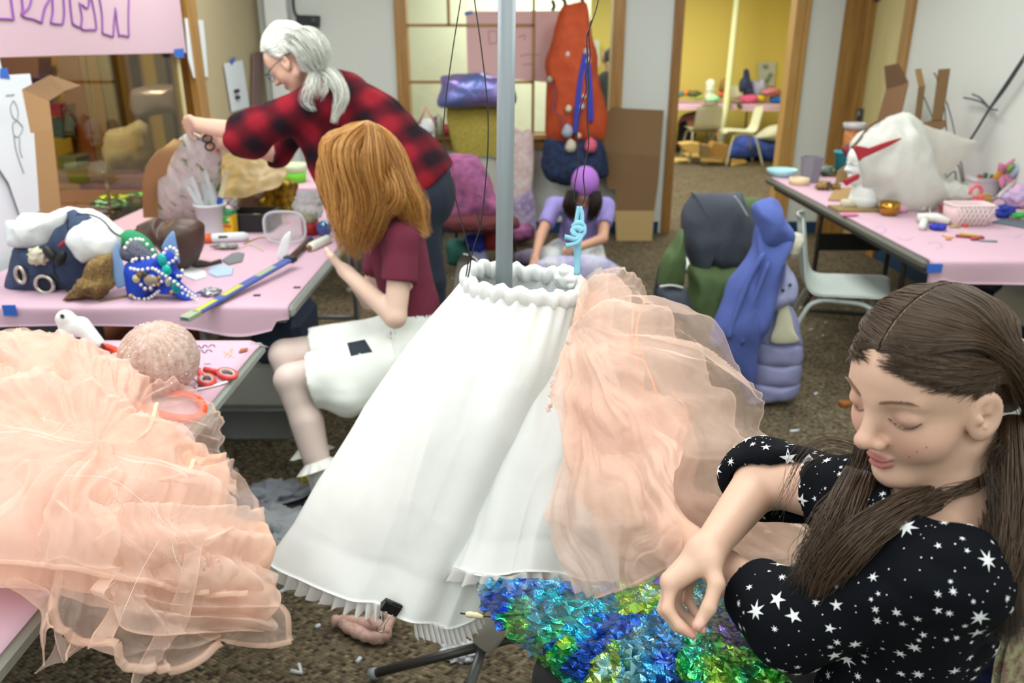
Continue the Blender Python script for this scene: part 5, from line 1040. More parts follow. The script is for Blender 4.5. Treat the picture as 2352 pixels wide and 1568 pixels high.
P = spline([at_d(x, y, 1.555-.012*i) for i, (x, y) in enumerate(tops)], 60); P += .004*np.stack([np.sin(np.arange(60)*1.7), np.cos(np.arange(60)*1.1), np.sin(np.arange(60)*.9)], 1); mb.tube(P, .0035+.0012*np.sin(np.arange(60)*1.3), 8); obj('gathered_edge', mb, [HEMC], og, 'stitched gathered edge')
for pts in ([(1455, 705, 1.47), (1452, 790, 1.40), (1470, 860, 1.36), (1490, 935, 1.33)], [(1480, 690, 1.48), (1462, 770, 1.405), (1500, 880, 1.345), (1525, 960, 1.325)], [(1545, 900, 1.335), (1580, 950, 1.325), (1560, 1030, 1.28), (1520, 1130, 1.23)], [(1395, 622, 1.63), (1392, 690, 1.55), (1380, 760, 1.47)]):
    mb = MB(); hem(mb, spline([at_d(*q) for q in pts], 30), .0022, 0); obj('seam', mb, [SEAM], og, 'darker folded seam')
# ---------------------------------------------------------------- iridescent film underskirt
def mat_film():
    t = NT('iridescent film'); co = t.co(); vo = t.n('ShaderNodeTexVoronoi'); nz0 = t.noise(co, 6, 3); ad = t.n('ShaderNodeMixRGB'); ad.inputs[0].default_value = .22; t.l(co, ad.inputs[1]); t.l(nz0.outputs[1], ad.inputs[2]); t.l(ad.outputs[0], vo.inputs['Vector']); vo.inputs['Scale'].default_value = 13
    sp = t.n('ShaderNodeSeparateColor'); t.l(vo.outputs['Color'], sp.inputs[0]); n2 = t.noise(co, 8, 4, .6); mm = t.n('ShaderNodeMixRGB'); mm.inputs[0].default_value = .55; t.l(sp.outputs[0], mm.inputs[1]); t.l(n2.outputs[0], mm.inputs[2])
    r = t.ramp(mm.outputs[0], [(.18, '#1c2aa8'), (.32, '#1d5fd0'), (.42, '#1fa6b4'), (.49, '#3fc46a'), (.54, '#b4d84a'), (.58, '#9fd8d0'), (.64, '#2f8fc8'), (.72, '#3a3fb8'), (.82, '#b070d8'), (.9, '#d8b080')])
    b = t.bsdf(r.outputs[0], .16, .85, .8); n3 = t.noise(co, 34, 4, .65); v2 = t.n('ShaderNodeTexVoronoi', feature='DISTANCE_TO_EDGE'); t.l(ad.outputs[0], v2.inputs['Vector']); v2.inputs['Scale'].default_value = 20; s = t.n('ShaderNodeMath', operation='ADD'); t.l(n3.outputs[0], s.inputs[0]); t.l(v2.outputs['Distance'], s.inputs[1]); bm = t.bump(s.outputs[0], .45, .008); t.l(bm.outputs[0], b.inputs['Normal'])
    tr = t.n('ShaderNodeBsdfTransparent'); tr.inputs[0].default_value = (.75, .95, .95, 1); mx = t.n('ShaderNodeMixShader'); n4 = t.noise(co, 12, 2); rr = t.n('ShaderNodeMapRange'); t.l(n4.outputs[0], rr.inputs[0]); rr.inputs[1].default_value = .35; rr.inputs[2].default_value = .65; rr.inputs[3].default_value = .34; rr.inputs[4].default_value = .97
    t.l(rr.outputs[0], mx.inputs[0]); t.l(tr.outputs[0], mx.inputs[1]); t.l(b.outputs[0], mx.inputs[2]); return t.done(mx)
FILM = mat_film()
def film(name, rows, seed, amp=.009, f=11, nu=110, nv=110, parent=None, **kw):
    nu = nv = 52 if nv > 60 else 22; G = pxnet(rows, nu, nv); N = gnormals(G); rz = np.random.RandomState(seed); G = G+rz.randn(nu, nv, 3)*.0030+N*(rz.randn(nu, nv)*.0024)[..., None]; q = G+.02*np.stack([fbm(G, 20, 2, seed+k) for k in range(3)], -1)
    d = amp*(ridge(q, f, 2, seed)*.8+np.abs(vnoise(q, f*2.3, seed+3))*.8); mb = MB(); mb.grid(G+N*d[..., None], smooth=False); return obj(name, mb, FILM, parent, **kw)
fs = thing('film_skirt', 'crumpled iridescent blue green film skirt under the bloomers and on the lap', 'clothing', at_d(1450, 1500, 1.15))
film('film_layer', [[(1092, 1335, 1.44), (1200, 1335, 1.40), (1330, 1345, 1.36), (1470, 1340, 1.30), (1600, 1320, 1.25), (1720, 1320, 1.2), (1860, 1300, 1.18)], [(1120, 1400, 1.40), (1220, 1400, 1.32), (1340, 1405, 1.26), (1470, 1400, 1.2), (1600, 1390, 1.16), (1720, 1380, 1.14), (1860, 1380, 1.12)], [(1165, 1450, 1.34), (1260, 1455, 1.24), (1370, 1455, 1.17), (1480, 1455, 1.11), (1600, 1455, 1.075), (1720, 1450, 1.06), (1850, 1450, 1.05)],
                  [(1225, 1500, 1.27), (1310, 1510, 1.16), (1400, 1510, 1.09), (1500, 1510, 1.045), (1610, 1510, 1.02), (1720, 1510, 1.0), (1830, 1500, 1.0)], [(1290, 1545, 1.2), (1350, 1570, 1.1), (1430, 1575, 1.04), (1520, 1575, 1.0), (1610, 1575, .985), (1710, 1575, .965), (1810, 1560, .96)], [(1330, 1640, 1.18), (1380, 1650, 1.08), (1460, 1650, 1.01), (1540, 1650, .98), (1620, 1650, .96), (1700, 1650, .945), (1790, 1630, .94)]], 2, parent=fs, label='crumpled film panel')
film('film_layer', [[(1655, 1300, 1.24), (1740, 1315, 1.22), (1800, 1310, 1.2), (1845, 1290, 1.2)], [(1680, 1330, 1.22), (1750, 1345, 1.2), (1810, 1340, 1.18), (1860, 1320, 1.18)]], 5, .006, 22, 20, 40, parent=fs, label='film edge beside the sleeve')
# ---------------------------------------------------------------- tulle heap on the near table
hp = thing('tulle_skirt', 'heap of peach tulle spilling over the corner of the near table', 'clothing', V(-.85, 1.3, ZT))
def hsheet(rows, m, name='tulle_layer', hems=(), hw=.005, label=None, **k):
    mb = MB(); k.setdefault('pol', (225, 1000, 3.0, .030)); G = sheet(mb, rows, **k)
    for side in hems: hem(mb, {'r': G[:, -1], 'l': G[:, 0], 't': G[0], 'b': G[-1]}[side], hw)
    obj(name, mb, [m, HEMC], hp, label); return G
base = [[(-90, 812, 1.90), (40, 800, 1.90), (120, 806, 1.91), (200, 830, 1.92), (262, 860, 1.93)], [(-90, 880, 1.72), (50, 860, 1.70), (170, 870, 1.70), (270, 905, 1.74), (345, 945, 1.80)], [(-90, 980, 1.55), (70, 970, 1.50), (210, 980, 1.50), (330, 1010, 1.56), (430, 1060, 1.68)], [(-90, 1090, 1.42), (80, 1090, 1.36), (240, 1095, 1.37), (380, 1120, 1.44), (500, 1170, 1.58)],
        [(-90, 1190, 1.34), (80, 1195, 1.27), (250, 1200, 1.28), (400, 1230, 1.36), (560, 1280, 1.50)], [(-90, 1280, 1.28), (80, 1290, 1.21), (230, 1310, 1.22), (400, 1340, 1.31), (590, 1390, 1.44)], [(-90, 1355, 1.25), (60, 1350, 1.2), (180, 1380, 1.19), (330, 1420, 1.25), (560, 1450, 1.40)]]
def off(rows, dd, sx=1.0, sy=1.0, cx=150, cy=1080, ox=0, oy=0, tw=None): return [[((x-cx)*sx+cx+ox, (y-cy)*sy+cy+oy, d+dd) for x, y, d in r] for r in rows]
hsheet(off(base, .05, .97, .97), PEACHD, nu=90, nv=110, pleat=(3, .026), crump=(.028, 5), seed=11, label='dense folded underlayer')
hsheet(base, PEACH2, nu=100, nv=120, pleat=(3, .030), crump=(.026, 5), seed=12, hems=('t',))
hsheet(off(base, -.03, .92, .9, ox=-15, oy=-30), PEACH, nu=100, nv=120, pleat=(4, .022), crump=(.028, 6), seed=13, hems=('b',))
hsheet(off(base, -.05, .75, .75, ox=-20, oy=10), PEACHL, nu=100, nv=120, pleat=(4, .020), crump=(.026, 7), seed=14, hems=('r',), hw=.003)
hsheet([[(300, 960, 1.72), (345, 905, 1.86), (400, 895, 1.95), (455, 925, 1.98)], [(340, 1030, 1.62), (400, 980, 1.76), (445, 970, 1.88), (475, 985, 1.92)], [(390, 1110, 1.52), (430, 1080, 1.62), (462, 1080, 1.74), (480, 1085, 1.80)], [(430, 1180, 1.46), (470, 1160, 1.52), (505, 1160, 1.6), (535, 1165, 1.64)]], PEACHL, nu=60, nv=50, pleat=(2, .006), crump=(.006, 8), seed=15, hems=('r', 't'), hw=.003, label='sheer edge over the orange hoop')
# falls over the table edge
hsheet([[(380, 1090, 1.44), (450, 1080, 1.52), (520, 1110, 1.58), (560, 1180, 1.58)], [(370, 1200, 1.36), (450, 1200, 1.42), (530, 1220, 1.50), (595, 1260, 1.54)], [(360, 1300, 1.31), (450, 1310, 1.37), (540, 1330, 1.45), (606, 1340, 1.50)], [(370, 1390, 1.29), (460, 1400, 1.35), (560, 1410, 1.43), (640, 1430, 1.47)], [(400, 1450, 1.29), (480, 1475, 1.35), (580, 1488, 1.42), (657, 1478, 1.46)]], PEACHL, nu=80, nv=80, pleat=(3, .010), crump=(.010, 8), seed=16, hems=('b', 'r'), hw=.006, label='sheer fall with a wide hem')
hsheet([[(130, 1200, 1.24), (260, 1210, 1.26), (380, 1220, 1.32), (480, 1240, 1.40)], [(135, 1310, 1.19), (260, 1330, 1.22), (390, 1340, 1.29), (500, 1340, 1.38)], [(120, 1410, 1.16), (250, 1430, 1.19), (380, 1440, 1.27), (505, 1420, 1.36)], [(150, 1480, 1.15), (260, 1510, 1.18), (380, 1500, 1.26), (490, 1460, 1.34)], [(215, 1540, 1.15), (300, 1566, 1.18), (390, 1548, 1.25), (480, 1475, 1.33)]], PEACHL, nu=80, nv=80, pleat=(3, .012), crump=(.012, 8), seed=17, hems=('b', 'l'), hw=.007, label='sheer fall at the bottom edge')
hsheet([[(180, 1180, 1.22), (280, 1170, 1.25), (400, 1180, 1.33), (540, 1200, 1.48)], [(200, 1280, 1.20), (300, 1290, 1.23), (420, 1290, 1.31), (580, 1300, 1.46)], [(220, 1370, 1.18), (310, 1390, 1.22), (430, 1400, 1.30), (590, 1400, 1.44)], [(250, 1440, 1.18), (330, 1470, 1.21), (440, 1460, 1.29), (570, 1440, 1.42)]], PEACH, nu=80, nv=80, pleat=(5, .014), crump=(.014, 9), seed=21, hems=('b',), hw=.003)
for rows, sd, m in (([[(35, 1330, 1.19), (75, 1325, 1.18)], [(70, 1370, 1.17), (110, 1360, 1.16)], [(90, 1430, 1.16), (132, 1410, 1.15)], [(100, 1530, 1.16), (135, 1425, 1.15)]], 31, PEACH2), ([[(268, 1120, 1.235), (285, 1125, 1.23)], [(255, 1230, 1.19), (280, 1230, 1.19)], [(245, 1330, 1.17), (275, 1330, 1.17)], [(250, 1390, 1.165), (276, 1390, 1.165)], [(232, 1475, 1.16), (268, 1465, 1.16)]], 32, PEACH2),
                    ([[(100, 1530, 1.155), (135, 1430, 1.15), (170, 1500, 1.15)], [(102, 1532, 1.155), (150, 1520, 1.15), (180, 1498, 1.15)]], 33, PEACHL), ([[(410, 1240, 1.30), (450, 1240, 1.32)], [(405, 1330, 1.265), (442, 1330, 1.28)], [(370, 1420, 1.245), (420, 1440, 1.26)], [(280, 1568, 1.21), (330, 1510, 1.23)]], 34, PEACH)):
    hsheet(rows, m, 'ribbon', ('l', 'r'), .0016, nu=50, nv=12, crump=(.005, 10), seed=sd, label='loose peach ribbon strip')
for pts in ([(360, 925, 1.74), (340, 985, 1.62), (290, 1020, 1.50)], [(140, 830, 1.84), (120, 870, 1.72), (95, 905, 1.64)], [(445, 1055, 1.60), (425, 1085, 1.52), (330, 1110, 1.44)], [(535, 1210, 1.50), (470, 1240, 1.38), (395, 1250, 1.33)]):
    mb = MB(); P = spline([at_d(x, y, d-.04) for x, y, d in pts], 40); hem(mb, P, .005, 0, .4); obj('seam', mb, [mat_sheer('#fde6cc', .9, var=.03)], hp, 'pale stitched seam')
mb = MB(); rs = np.random.RandomState(6)
for k in range(34):
    x, y = (330+40*rs.randn(), 1230+60*rs.randn()) if k < 20 else (140+40*rs.randn(), 985+16*rs.randn()); d = 1.225 if k < 20 else 1.40; a = at_d(x, y, d); dr = rs.randn(3)*.03; mb.tube(spline([a, a+dr+.008*rs.randn(3), a+dr*2+.01*rs.randn(3)], 8), .00025, 3)
obj('frayed_thread', mb, mat('#fbeadf', .8), hp, kind='stuff')
# ================================================================ the long table on the left: bag, bird mask and clutter
def T1(name, mb, m, label, cat, group=None, **k): return obj(name, mb, m, None, label, cat, group, **k)
def puffo(name, pts, y, th, m, label=None, cat=None, parent=None, group=None, **k): mb = MB(); puff(mb, pts, y, th, **k); return obj(name, mb, m, parent, label, cat, group)
def tz(px, py, z=ZT+.004): return at_z(px, py, z)
def on(px, py, h, z=ZT+.004): return at_z(px, py, z)+V(0, 0, h)
c6 = crop(0, 380, 3.92); c7 = crop(400, 300, 3.92); c1 = crop(0, 0, 3.92); c4 = crop(230, 480, 6.533)
DENIM = mat('#3d4c69', .9, var=(30, '#303d57'), bump=(400, .25)); WCLOTH = mat('#dfe4e2', .85, bump=(40, .1)); BLKC = mat('#0e0f12', .5)
def pearls(mb, pts, y, r, n=None, dy=0):
    P = pxs(pts, y=y); L = np.linalg.norm(np.diff(spline(P, 60), axis=0), axis=1).sum(); n = n or max(3, int(L/(r*2.05)))
    for p in spline(P, n): mb.ell(p+V(0, dy, 0), (r,)*3, None, 8, 6)
    return mb
# navy grommet bag
bg = thing('tote_bag', 'slumped navy denim bag with big metal grommets and white cloth spilling out', 'bag', tz(150, 668))
puffo('bag_body', c6((200, 705), (330, 690), (470, 660), (560, 580), (640, 420), (720, 425), (800, 440), (900, 510), (990, 640), (1030, 800), (1035, 980), (1000, 1090), (700, 1150), (400, 1172), (140, 1150), (118, 1080), (150, 900)), 2.86, .12, DENIM, parent=bg, wr=(.012, 7), seed=1)
puffo('lining', c6((430, 470), (560, 400), (700, 378), (850, 400), (980, 480), (1110, 610), (1070, 650), (960, 560), (840, 490), (700, 470), (600, 560), (470, 660), (420, 640)), 2.88, .05, WCLOTH, 'white lining edge', parent=bg, wr=(.006, 12), seed=2)
for k, (x, y, rx, ry) in enumerate(((185, 985, 46, 82), (402, 1070, 92, 92), (700, 780, 40, 60), (805, 975, 44, 30))):
    q = c6((x, y))[0]; c = at_y(q[0], q[1], 2.735 if k < 2 else 2.74); s = 1/3.92*2.9/FPX; a = np.linspace(0, 2*PI, 40, endpoint=False); mb = MB(); P = np.stack([c[0]+rx*s*.84*np.cos(a), c[1]+0*a, c[2]+ry*s*.84*np.sin(a)], 1)
    mb.tube(P, .0075, 10, False, closed=True); g = obj('grommet', mb, mat('#c9c4b6', .25, .9), bg, 'silver grommet ring'); mb = MB(); mb.add(np.vstack([[c+V(0, .004, 0)], P+V(0, .004, 0)]), [(0, 1+(i+1) % 40, 1+i) for i in range(40)]); obj('hole', mb, mat('#1c2436', .9), g, 'dark hole')
puffo('cloth', c6((100, 510), (190, 510), (260, 478), (420, 480), (560, 440), (540, 560), (460, 660), (330, 690), (200, 690), (110, 650)), 2.80, .06, WCLOTH, 'crumpled white cotton cloth lying over the left end of the denim bag', 'cloth', wr=(.014, 9), seed=3)
puffo('cloth', c6((620, 680), (700, 560), (790, 500), (830, 560), (950, 590), (1030, 660), (1020, 780), (900, 800), (780, 860), (700, 780)), 2.72, .05, WCLOTH, 'white cotton cloth hanging over the front of the denim bag', 'cloth', wr=(.012, 10), seed=4)
puffo('paper_tag', c6((520, 735), (560, 680), (650, 625), (640, 650), (580, 720)), 2.70, .006, mat('#9c2233', .6), 'small dark red ribbon scrap on the denim bag', 'ribbon', n=30, rings=5)
for P in ([(615, 480), (610, 560), (660, 640), (760, 720), (880, 820), (960, 920), (990, 1000)], [(485, 830), (490, 960), (560, 1080), (650, 1160), (730, 1180)], [(690, 440), (800, 440), (920, 490), (1010, 590), (1085, 640)]):
    mb = MB(); mb.tube(spline(pxs(c6(*P), y=2.715), 30), .0028, 6); obj('cord', mb, BLKC, bg, 'thin black cord')
for (x, y, r) in ((450, 790, -.6), (545, 835, .6)): mb = MB(); q = c6((x, y))[0]; mb.ell(at_y(*q, 2.70), (.018, .016, .034), rotm(0, r, 0)); obj('cord_toggle', mb, BLKC, bg, 'black toggle')
q = c6((335, 815))[0]; mb = MB(); lumpy(mb, at_y(*q, 2.71), (.032, .02, .030), .35, 3, seed=5); T1('fabric_flower', mb, mat('#cfc6ae', .9), 'small cream fabric flower on the denim bag left of the black toggles', 'flower')
mb = MB(); puff(mb, c6((850, 850), (980, 830), (1000, 960), (965, 1110), (900, 1190), (860, 1150), (700, 1190), (620, 1190), (660, 1110), (780, 990)), 2.665, .05, wr=(.012, 24), seed=6)
T1('rope_tassel', mb, mat('#9c7e4e', .9, var=(120, '#6f562f'), bump=(160, .6)), 'tan twisted rope tassel lying between the denim bag and the bird mask', 'tassel')
mb = MB(); a, b = tz(228, 693), tz(345, 672); mb.tube([a, b], [.006, .009], 8); T1('wooden_stick', mb, mat('#75603f', .7), 'short brown stick under the blue bird mask', 'stick')
# bird mask
bm = thing('bird_mask', 'royal blue bird mask with a long beak trimmed in pearls and gems', 'mask', tz(330, 690)); BLUEF = mat('#1340b8', .75, bump=(200, .1)); PEARL = mat('#e9e6e2', .25, .1); GOLDB = mat('#c69a4c', .3, .7)
puffo('mask_face', c6((1125, 900), (1200, 850), (1400, 825), (1455, 900), (1510, 970), (1500, 1110), (1410, 1140), (1360, 1180), (1290, 1212), (1200, 1222), (1160, 1170), (1130, 1000)), 2.69, .055, BLUEF, parent=bm, n=90, p=2.2)
puffo('beak', c6((1390, 920), (1460, 930), (1530, 985), (1620, 1060), (1720, 1150), (1800, 1205), (1848, 1238), (1800, 1250), (1690, 1205), (1560, 1150), (1440, 1135), (1400, 1050)), 2.68, .05, BLUEF, 'long tapering blue beak', parent=bm, n=90, p=2.2)
puffo('felt_cap', c6((1005, 810), (1060, 660), (1140, 580), (1240, 600), (1340, 670), (1400, 760), (1425, 840), (1300, 850), (1120, 850)), 2.78, .04, mat('#2c8a5c', .9), 'green felt cap', parent=bm)
puffo('glitter_crown', c6((1085, 770), (1150, 690), (1240, 690), (1340, 770), (1375, 830), (1250, 850), (1150, 860), (1090, 820)), 2.70, .035, mat('#8f94a8', .35, .6, var=(260, '#3a3d4c'), bump=(300, .8)), 'grey glitter crown', parent=bm)
FELT = mat('#7fa3d2', .95)
for P in (((1060, 680), (1080, 800), (1110, 880), (1135, 1000), (1178, 1110), (1120, 1085), (1070, 1105), (1035, 1060), (1000, 880)), ((1555, 590), (1590, 700), (1618, 880), (1560, 820), (1455, 745))): puffo('felt_spike', c6(*P), 2.665 if P[0][0] < 1200 else 2.80, .004, FELT, 'light blue felt spike', parent=bm, n=60, rings=5)
puffo('blue_horn', c6((1430, 820), (1500, 760), (1570, 820), (1590, 940), (1640, 1000), (1600, 1050), (1500, 960)), 2.70, .03, BLUEF, parent=bm)
Yp = 2.625
for P, dy in (([(1168, 1180), (1200, 1210), (1300, 1215), (1365, 1180), (1420, 1140), (1500, 1128), (1600, 1160), (1700, 1200), (1755, 1228)], .02), ([(1180, 870), (1200, 850), (1290, 845), (1370, 832)], .01), ([(1190, 920), (1270, 935), (1380, 920), (1450, 955), (1530, 1005), (1620, 1070), (1700, 1125), (1770, 1170)], -.01), ([(1440, 850), (1450, 790), (1500, 755), (1550, 780), (1565, 820), (1540, 870), (1490, 900)], .03), ([(1090, 760), (1130, 695), (1200, 682), (1250, 690)], .03), ([(1290, 730), (1340, 780), (1365, 830)], .03), ([(1620, 960), (1610, 1010), (1580, 1010)], .02), ([(1275, 1070), (1300, 1105), (1340, 1090), (1370, 1100), (1390, 1070)], -.005)):
    mb = pearls(MB(), c6(*P), Yp, .0062, dy=dy); obj('pearl_string', mb, PEARL, bm, 'string of white pearls')
for (x, y) in ((1435, 1010), (1425, 1070), (1305, 1110), (1360, 1110), (1545, 1140), (1175, 1175)): q = c6((x, y))[0]; mb = MB(); mb.ell(at_y(*q, Yp), (.0075,)*3, None, 10, 8); obj('gold_bead', mb, GOLDB, bm, 'gold bead')
for (x, y, c, r) in ((1360, 1035, '#a89a88', (.026, .008, .021)), (1225, 1020, '#d8cf98', (.013, .007, .015)), (1255, 985, '#8a6a3a', (.012, .007, .012)), (1298, 980, '#4a4636', (.011, .007, .012)), (1512, 1050, '#bdb79a', (.010, .007, .016)), (1580, 1090, '#1ba3a0', (.014, .006, .026)), (1460, 850, '#1fb3ad', (.016, .008, .022)), (1500, 940, '#19c2b0', (.016, .008, .020)), (1455, 1045, '#dcdce4', (.006, .006, .006))):
    q = c6((x, y))[0]; mb = MB(); mb.ell(at_y(*q, Yp-.004), r, None, 14, 10); obj('gem', mb, mat(c, .18, .3), bm, 'gem')
# brown bag, bucket, box, tray
c = tz(405, 585)
puffo('leather_bag', c6((1230, 600), (1310, 560), (1400, 480), (1480, 540), (1600, 500), (1820, 540), (1815, 760), (1740, 870), (1650, 905), (1600, 830), (1450, 720), (1300, 650)), 3.06, .08, mat('#4c362b', .45, var=(9, '#3a281f')), 'crumpled dark brown leather bag behind the bird mask', 'bag', wr=(.016, 7), seed=8)
bk = tz(491, 536); bu = thing('bucket', 'white plastic tub full of clear strips', 'bucket', bk); zt = at_y(489, 468, bk[1])[2]-ZT
mb = MB(); mb.lathe([(.054, 0), (.058, .01), (.069, zt-.012), (.075, zt-.012), (.075, zt), (.067, zt), (.055, .012), (0, .01)], 32, bk); obj('tub', mb, mat('#d9dfe0', .5), bu)
PL = mat_sheer('#eef4f6', .6, 'milky plastic'); rs = np.random.RandomState(4)
for k in range(8):
    a = rs.rand()*6.3; b0 = bk+V(.04*math.cos(a), .04*math.sin(a), .05); e = b0+V(-.07+.14*rs.rand()-.04, .02*rs.randn(), .17+.09*rs.rand()); mb = MB(); mb.bar(b0, e, .022, .003, (.2, 1, .1)); T1('plastic_strip', mb, PL, 'clear plastic strip standing in the white tub', 'strip', 'clear strips in the white tub')
a, b = at_y(503, 470, bk[1]), at_y(522, 392, bk[1]); st_ = thing('paint_stick', 'flat wooden paint stick with a blue end standing in the white tub', 'stick', bk+V(0, 0, .05)); m_ = a*.78+b*.22
mb = MB(); mb.bar(m_, b, .024, .006, (0, 1, 0)); obj('stick', mb, mat('#d8cfa4', .7), st_); mb = MB(); mb.bar(a, m_, .025, .0062, (0, 1, 0)); obj('painted_end', mb, mat('#2256b4', .6), st_, 'blue painted end')
cb = tz(526, 536); bx_ = thing('crayon_box', 'yellow and green crayon box beside the white tub', 'box', cb); Rb = rotm(0, .04, -.25); h = at_y(526, 492, cb[1])[2]-ZT
mb = MB(); mb.box(cb+V(0, 0, h/2), (.078, .04, h), Rb); obj('box_body', mb, mat('#e0b51e', .6), bx_); mb = MB(); mb.box(cb+V(0, 0, h+.006), (.079, .041, .028), Rb); obj('box_top', mb, mat('#3f8a5a', .6), bx_, 'green top')
f = lambda x, z: cb+Rb@V(x, -.0215, z)
mb = MB(); mb.ell(f(.008, h*.72), (.024, .0015, .018)); obj('printed_oval', mb, mat('#4a9a3e', .6), bx_, 'green oval emblem'); mb = MB(); mb.bar(f(-.02, h*.40), f(.028, h*.43), .012, .002, (0, 1, 0)); obj('printed_band', mb, mat('#cc5a2c', .6), bx_, 'orange band'); mb = MB(); mb.box(f(-.022, h*.3), (.012, .002, .02), Rb); obj('printed_mark', mb, mat('#2f8a3c', .6), bx_)
mb = MB(); mb.bar(f(-.006, h*.72+.003), f(.022, h*.72+.003), .007, .002, (0, 1, 0)); obj('printed_word', mb, mat('#f2e6c0', .6), bx_, 'pale lettering band')
tr = tz(578, 534); ty = thing('tray', 'shallow black plastic tray behind the clear container', 'tray', tr+V(0, .12, 0)); tc = tr+V(-.01, .10, 0)
mb = MB(); box_between(mb, tc+V(-.10, -.09, 0), tc+V(.10, .09, .012))
for a, b in (((-.10, -.10), (.10, -.088)), ((-.10, .088), (.10, .10)), ((-.10, -.10), (-.088, .10)), ((.088, -.10), (.10, .10))): box_between(mb, tc+V(*a, 0), tc+V(*b, .085))
obj('tray_body', mb, mat('#17171b', .5), ty); mb = MB(); lumpy(mb, tc+V(0, 0, .03), (.07, .06, .03), .3, 3); obj('gold_trim_scrap', mb, mat('#a08a30', .5), ty)
gb_ = tz(612, 487); gg = thing('paper_bag', 'open brown paper bag stuffed with gold foil', 'bag', gb_)
puffo('bag_body', c7((600, 560), (640, 490), (740, 510), (820, 560), (860, 640), (900, 715), (760, 735), (620, 725)), gb_[1]+.08, .09, mat('#6f5844', .8, bump=(20, .3)), parent=gg, wr=(.014, 9), seed=4)
puffo('gold_foil', c7((760, 620), (840, 560), (880, 500), (960, 480), (1050, 520), (1060, 600), (1030, 690), (960, 722), (840, 690)), gb_[1]+.05, .07, mat('#a58a1c', .25, .8, var=(40, '#5c4a10'), bump=(60, 1)), 'crumpled gold foil', parent=gg, wr=(.03, 14), seed=5)
ct = thing('food_container', 'clear rounded plastic container standing on its side near the table edge', 'container', tz(655, 556)); yc = tz(655, 557)[1]; CLEAR = mat_sheer('#e8eef0', .45, 'clear plastic')
def rsq(c, w, h, n=48, p=3.2): a = np.linspace(0, 2*PI, n, endpoint=False); return np.stack([c[0]+w*np.sign(np.cos(a))*np.abs(np.cos(a))**(2/p), np.full(n, c[1]), c[2]+h*np.sign(np.sin(a))*np.abs(np.sin(a))**(2/p)], 1)
cc = at_y(654, 521, yc); mb = MB(); rows = [rsq(cc+V(0, 0, 0), .094, .072), rsq(cc+V(0, -.004, 0), .088, .067), rsq(cc+V(0, .01, 0), .082, .060), rsq(cc+V(0, .08, .004), .068, .050), rsq(cc+V(0, .083, .004), .02, .015)]; mb.grid(np.array(rows), False, True); obj('tub', mb, CLEAR, ct)
mb = MB(); mb.tube(rsq(cc+V(0, -.002, 0), .092, .070), .005, 8, False, closed=True); obj('rim', mb, mat_sheer('#f2f6f6', .75, 'rim plastic'), ct)
cn = tz(714, 538); cp_ = thing('craft_can', 'red and cream can with a crumpled clear bag on top', 'can', cn); zc = at_y(714, 490, cn[1])[2]-ZT
mb = MB(); mb.lathe([(.040, 0), (.040, zc*.62)], 28, cn); obj('can_body', mb, mat('#b3242c', .5), cp_, 'red lower band'); mb = MB(); mb.lathe([(.0402, zc*.62), (.0402, zc), (.037, zc+.004), (0, zc+.004)], 28, cn); obj('can_label', mb, mat('#c2c29a', .6), cp_, 'cream label'); mb = MB(); lumpy(mb, cn+V(.002, 0, zc+.035), (.045, .04, .045), .5, 3, seed=3, ridged=True); obj('clear_bag', mb, mat_sheer('#e6eeee', .5, 'clear bag'), cp_)
bl_ = tz(746, 541); mb = MB(); mb.ell(bl_+V(0, 0, .034), (.036,)*3, None, 24, 16); o = T1('sequin_ball', mb, mat('#4a5fb0', .35, .4, var=(160, '#8898e0'), bump=(220, 1)), 'blue sequin ball at the table corner near the red haired girl', 'ball')
mb = MB(); mb.ell(bl_+V(.004, -.012, .052), (.020, .018, .018)); obj('shiny_cap', mb, mat('#7fd0e6', .1, .9), o, 'turquoise mirrored cap')
g0 = on(712, 578, .018); g1 = on(757, 556, .018); gl_ = thing('glue_bottle', 'white glue bottle lying by the hand of the red haired girl', 'bottle', (g0+g1)/2-V(0, 0, .018)); mb = MB(); mb.tube([g0, g0*.9+g1*.1, g1*.9+g0*.1, g1], [.016, .02, .02, .012], 16); obj('bottle', mb, mat('#dcdcd0', .5), gl_); mb = MB(); mb.tube([g0-(g1-g0)*.08, g0+(g1-g0)*.02], [.009, .013], 12); obj('cap', mb, mat('#7a5230', .6), gl_, 'brown cap')
g0 = on(460, 559, .022); g1 = on(572, 553, .02); mk = thing('glue_tube', 'white glue tube with an orange cap lying near the brown leather bag', 'tube', (g0+g1)/2-V(0, 0, .02)); d_ = (g1-g0)
mb = MB(); mb.tube([g0+d_*.24, g0+d_*.3, g0+d_*.9, g1], [.02, .022, .022, .014], 16); obj('tube_body', mb, mat('#d5d9dc', .4), mk); mb = MB(); mb.tube([g0, g0+d_*.24], [.021, .022], 16); obj('cap', mb, mat('#d9602a', .5), mk, 'orange cap'); mb = MB(); mb.tube([g0+d_*.42+V(0, -.02, .008), g0+d_*.6+V(0, -.02, .008)], [.006, .005], 8); obj('printed_mark', mb, mat('#3c4044', .6), mk)
sw = thing('toy_sword', 'painted blue and yellow wooden sword leaning over the front table edge', 'sword', tz(560, 655)); a = at_y(424, 733, 2.43); b = tz(662, 597, ZT+.045); d_ = b-a
mb = MB(); mb.bar(a, b, .036, .014, (.1, .2, 1), bev=.004); obj('blade', mb, mat('#5568a8', .7, var=(14, '#47579a')), sw)
for u0, u1, c in ((.0, .10, '#9aa88c'), (.08, .26, '#b8bf48'), (.33, .50, '#b9bd42'), (.66, .84, '#9fae86')): mb = MB(); mb.bar(a+d_*u0, a+d_*u1, .022 if u0 else .0365, .0155, (.1, .2, 1)); obj('painted_patch', mb, mat(c, .7), sw, 'yellow green paint')
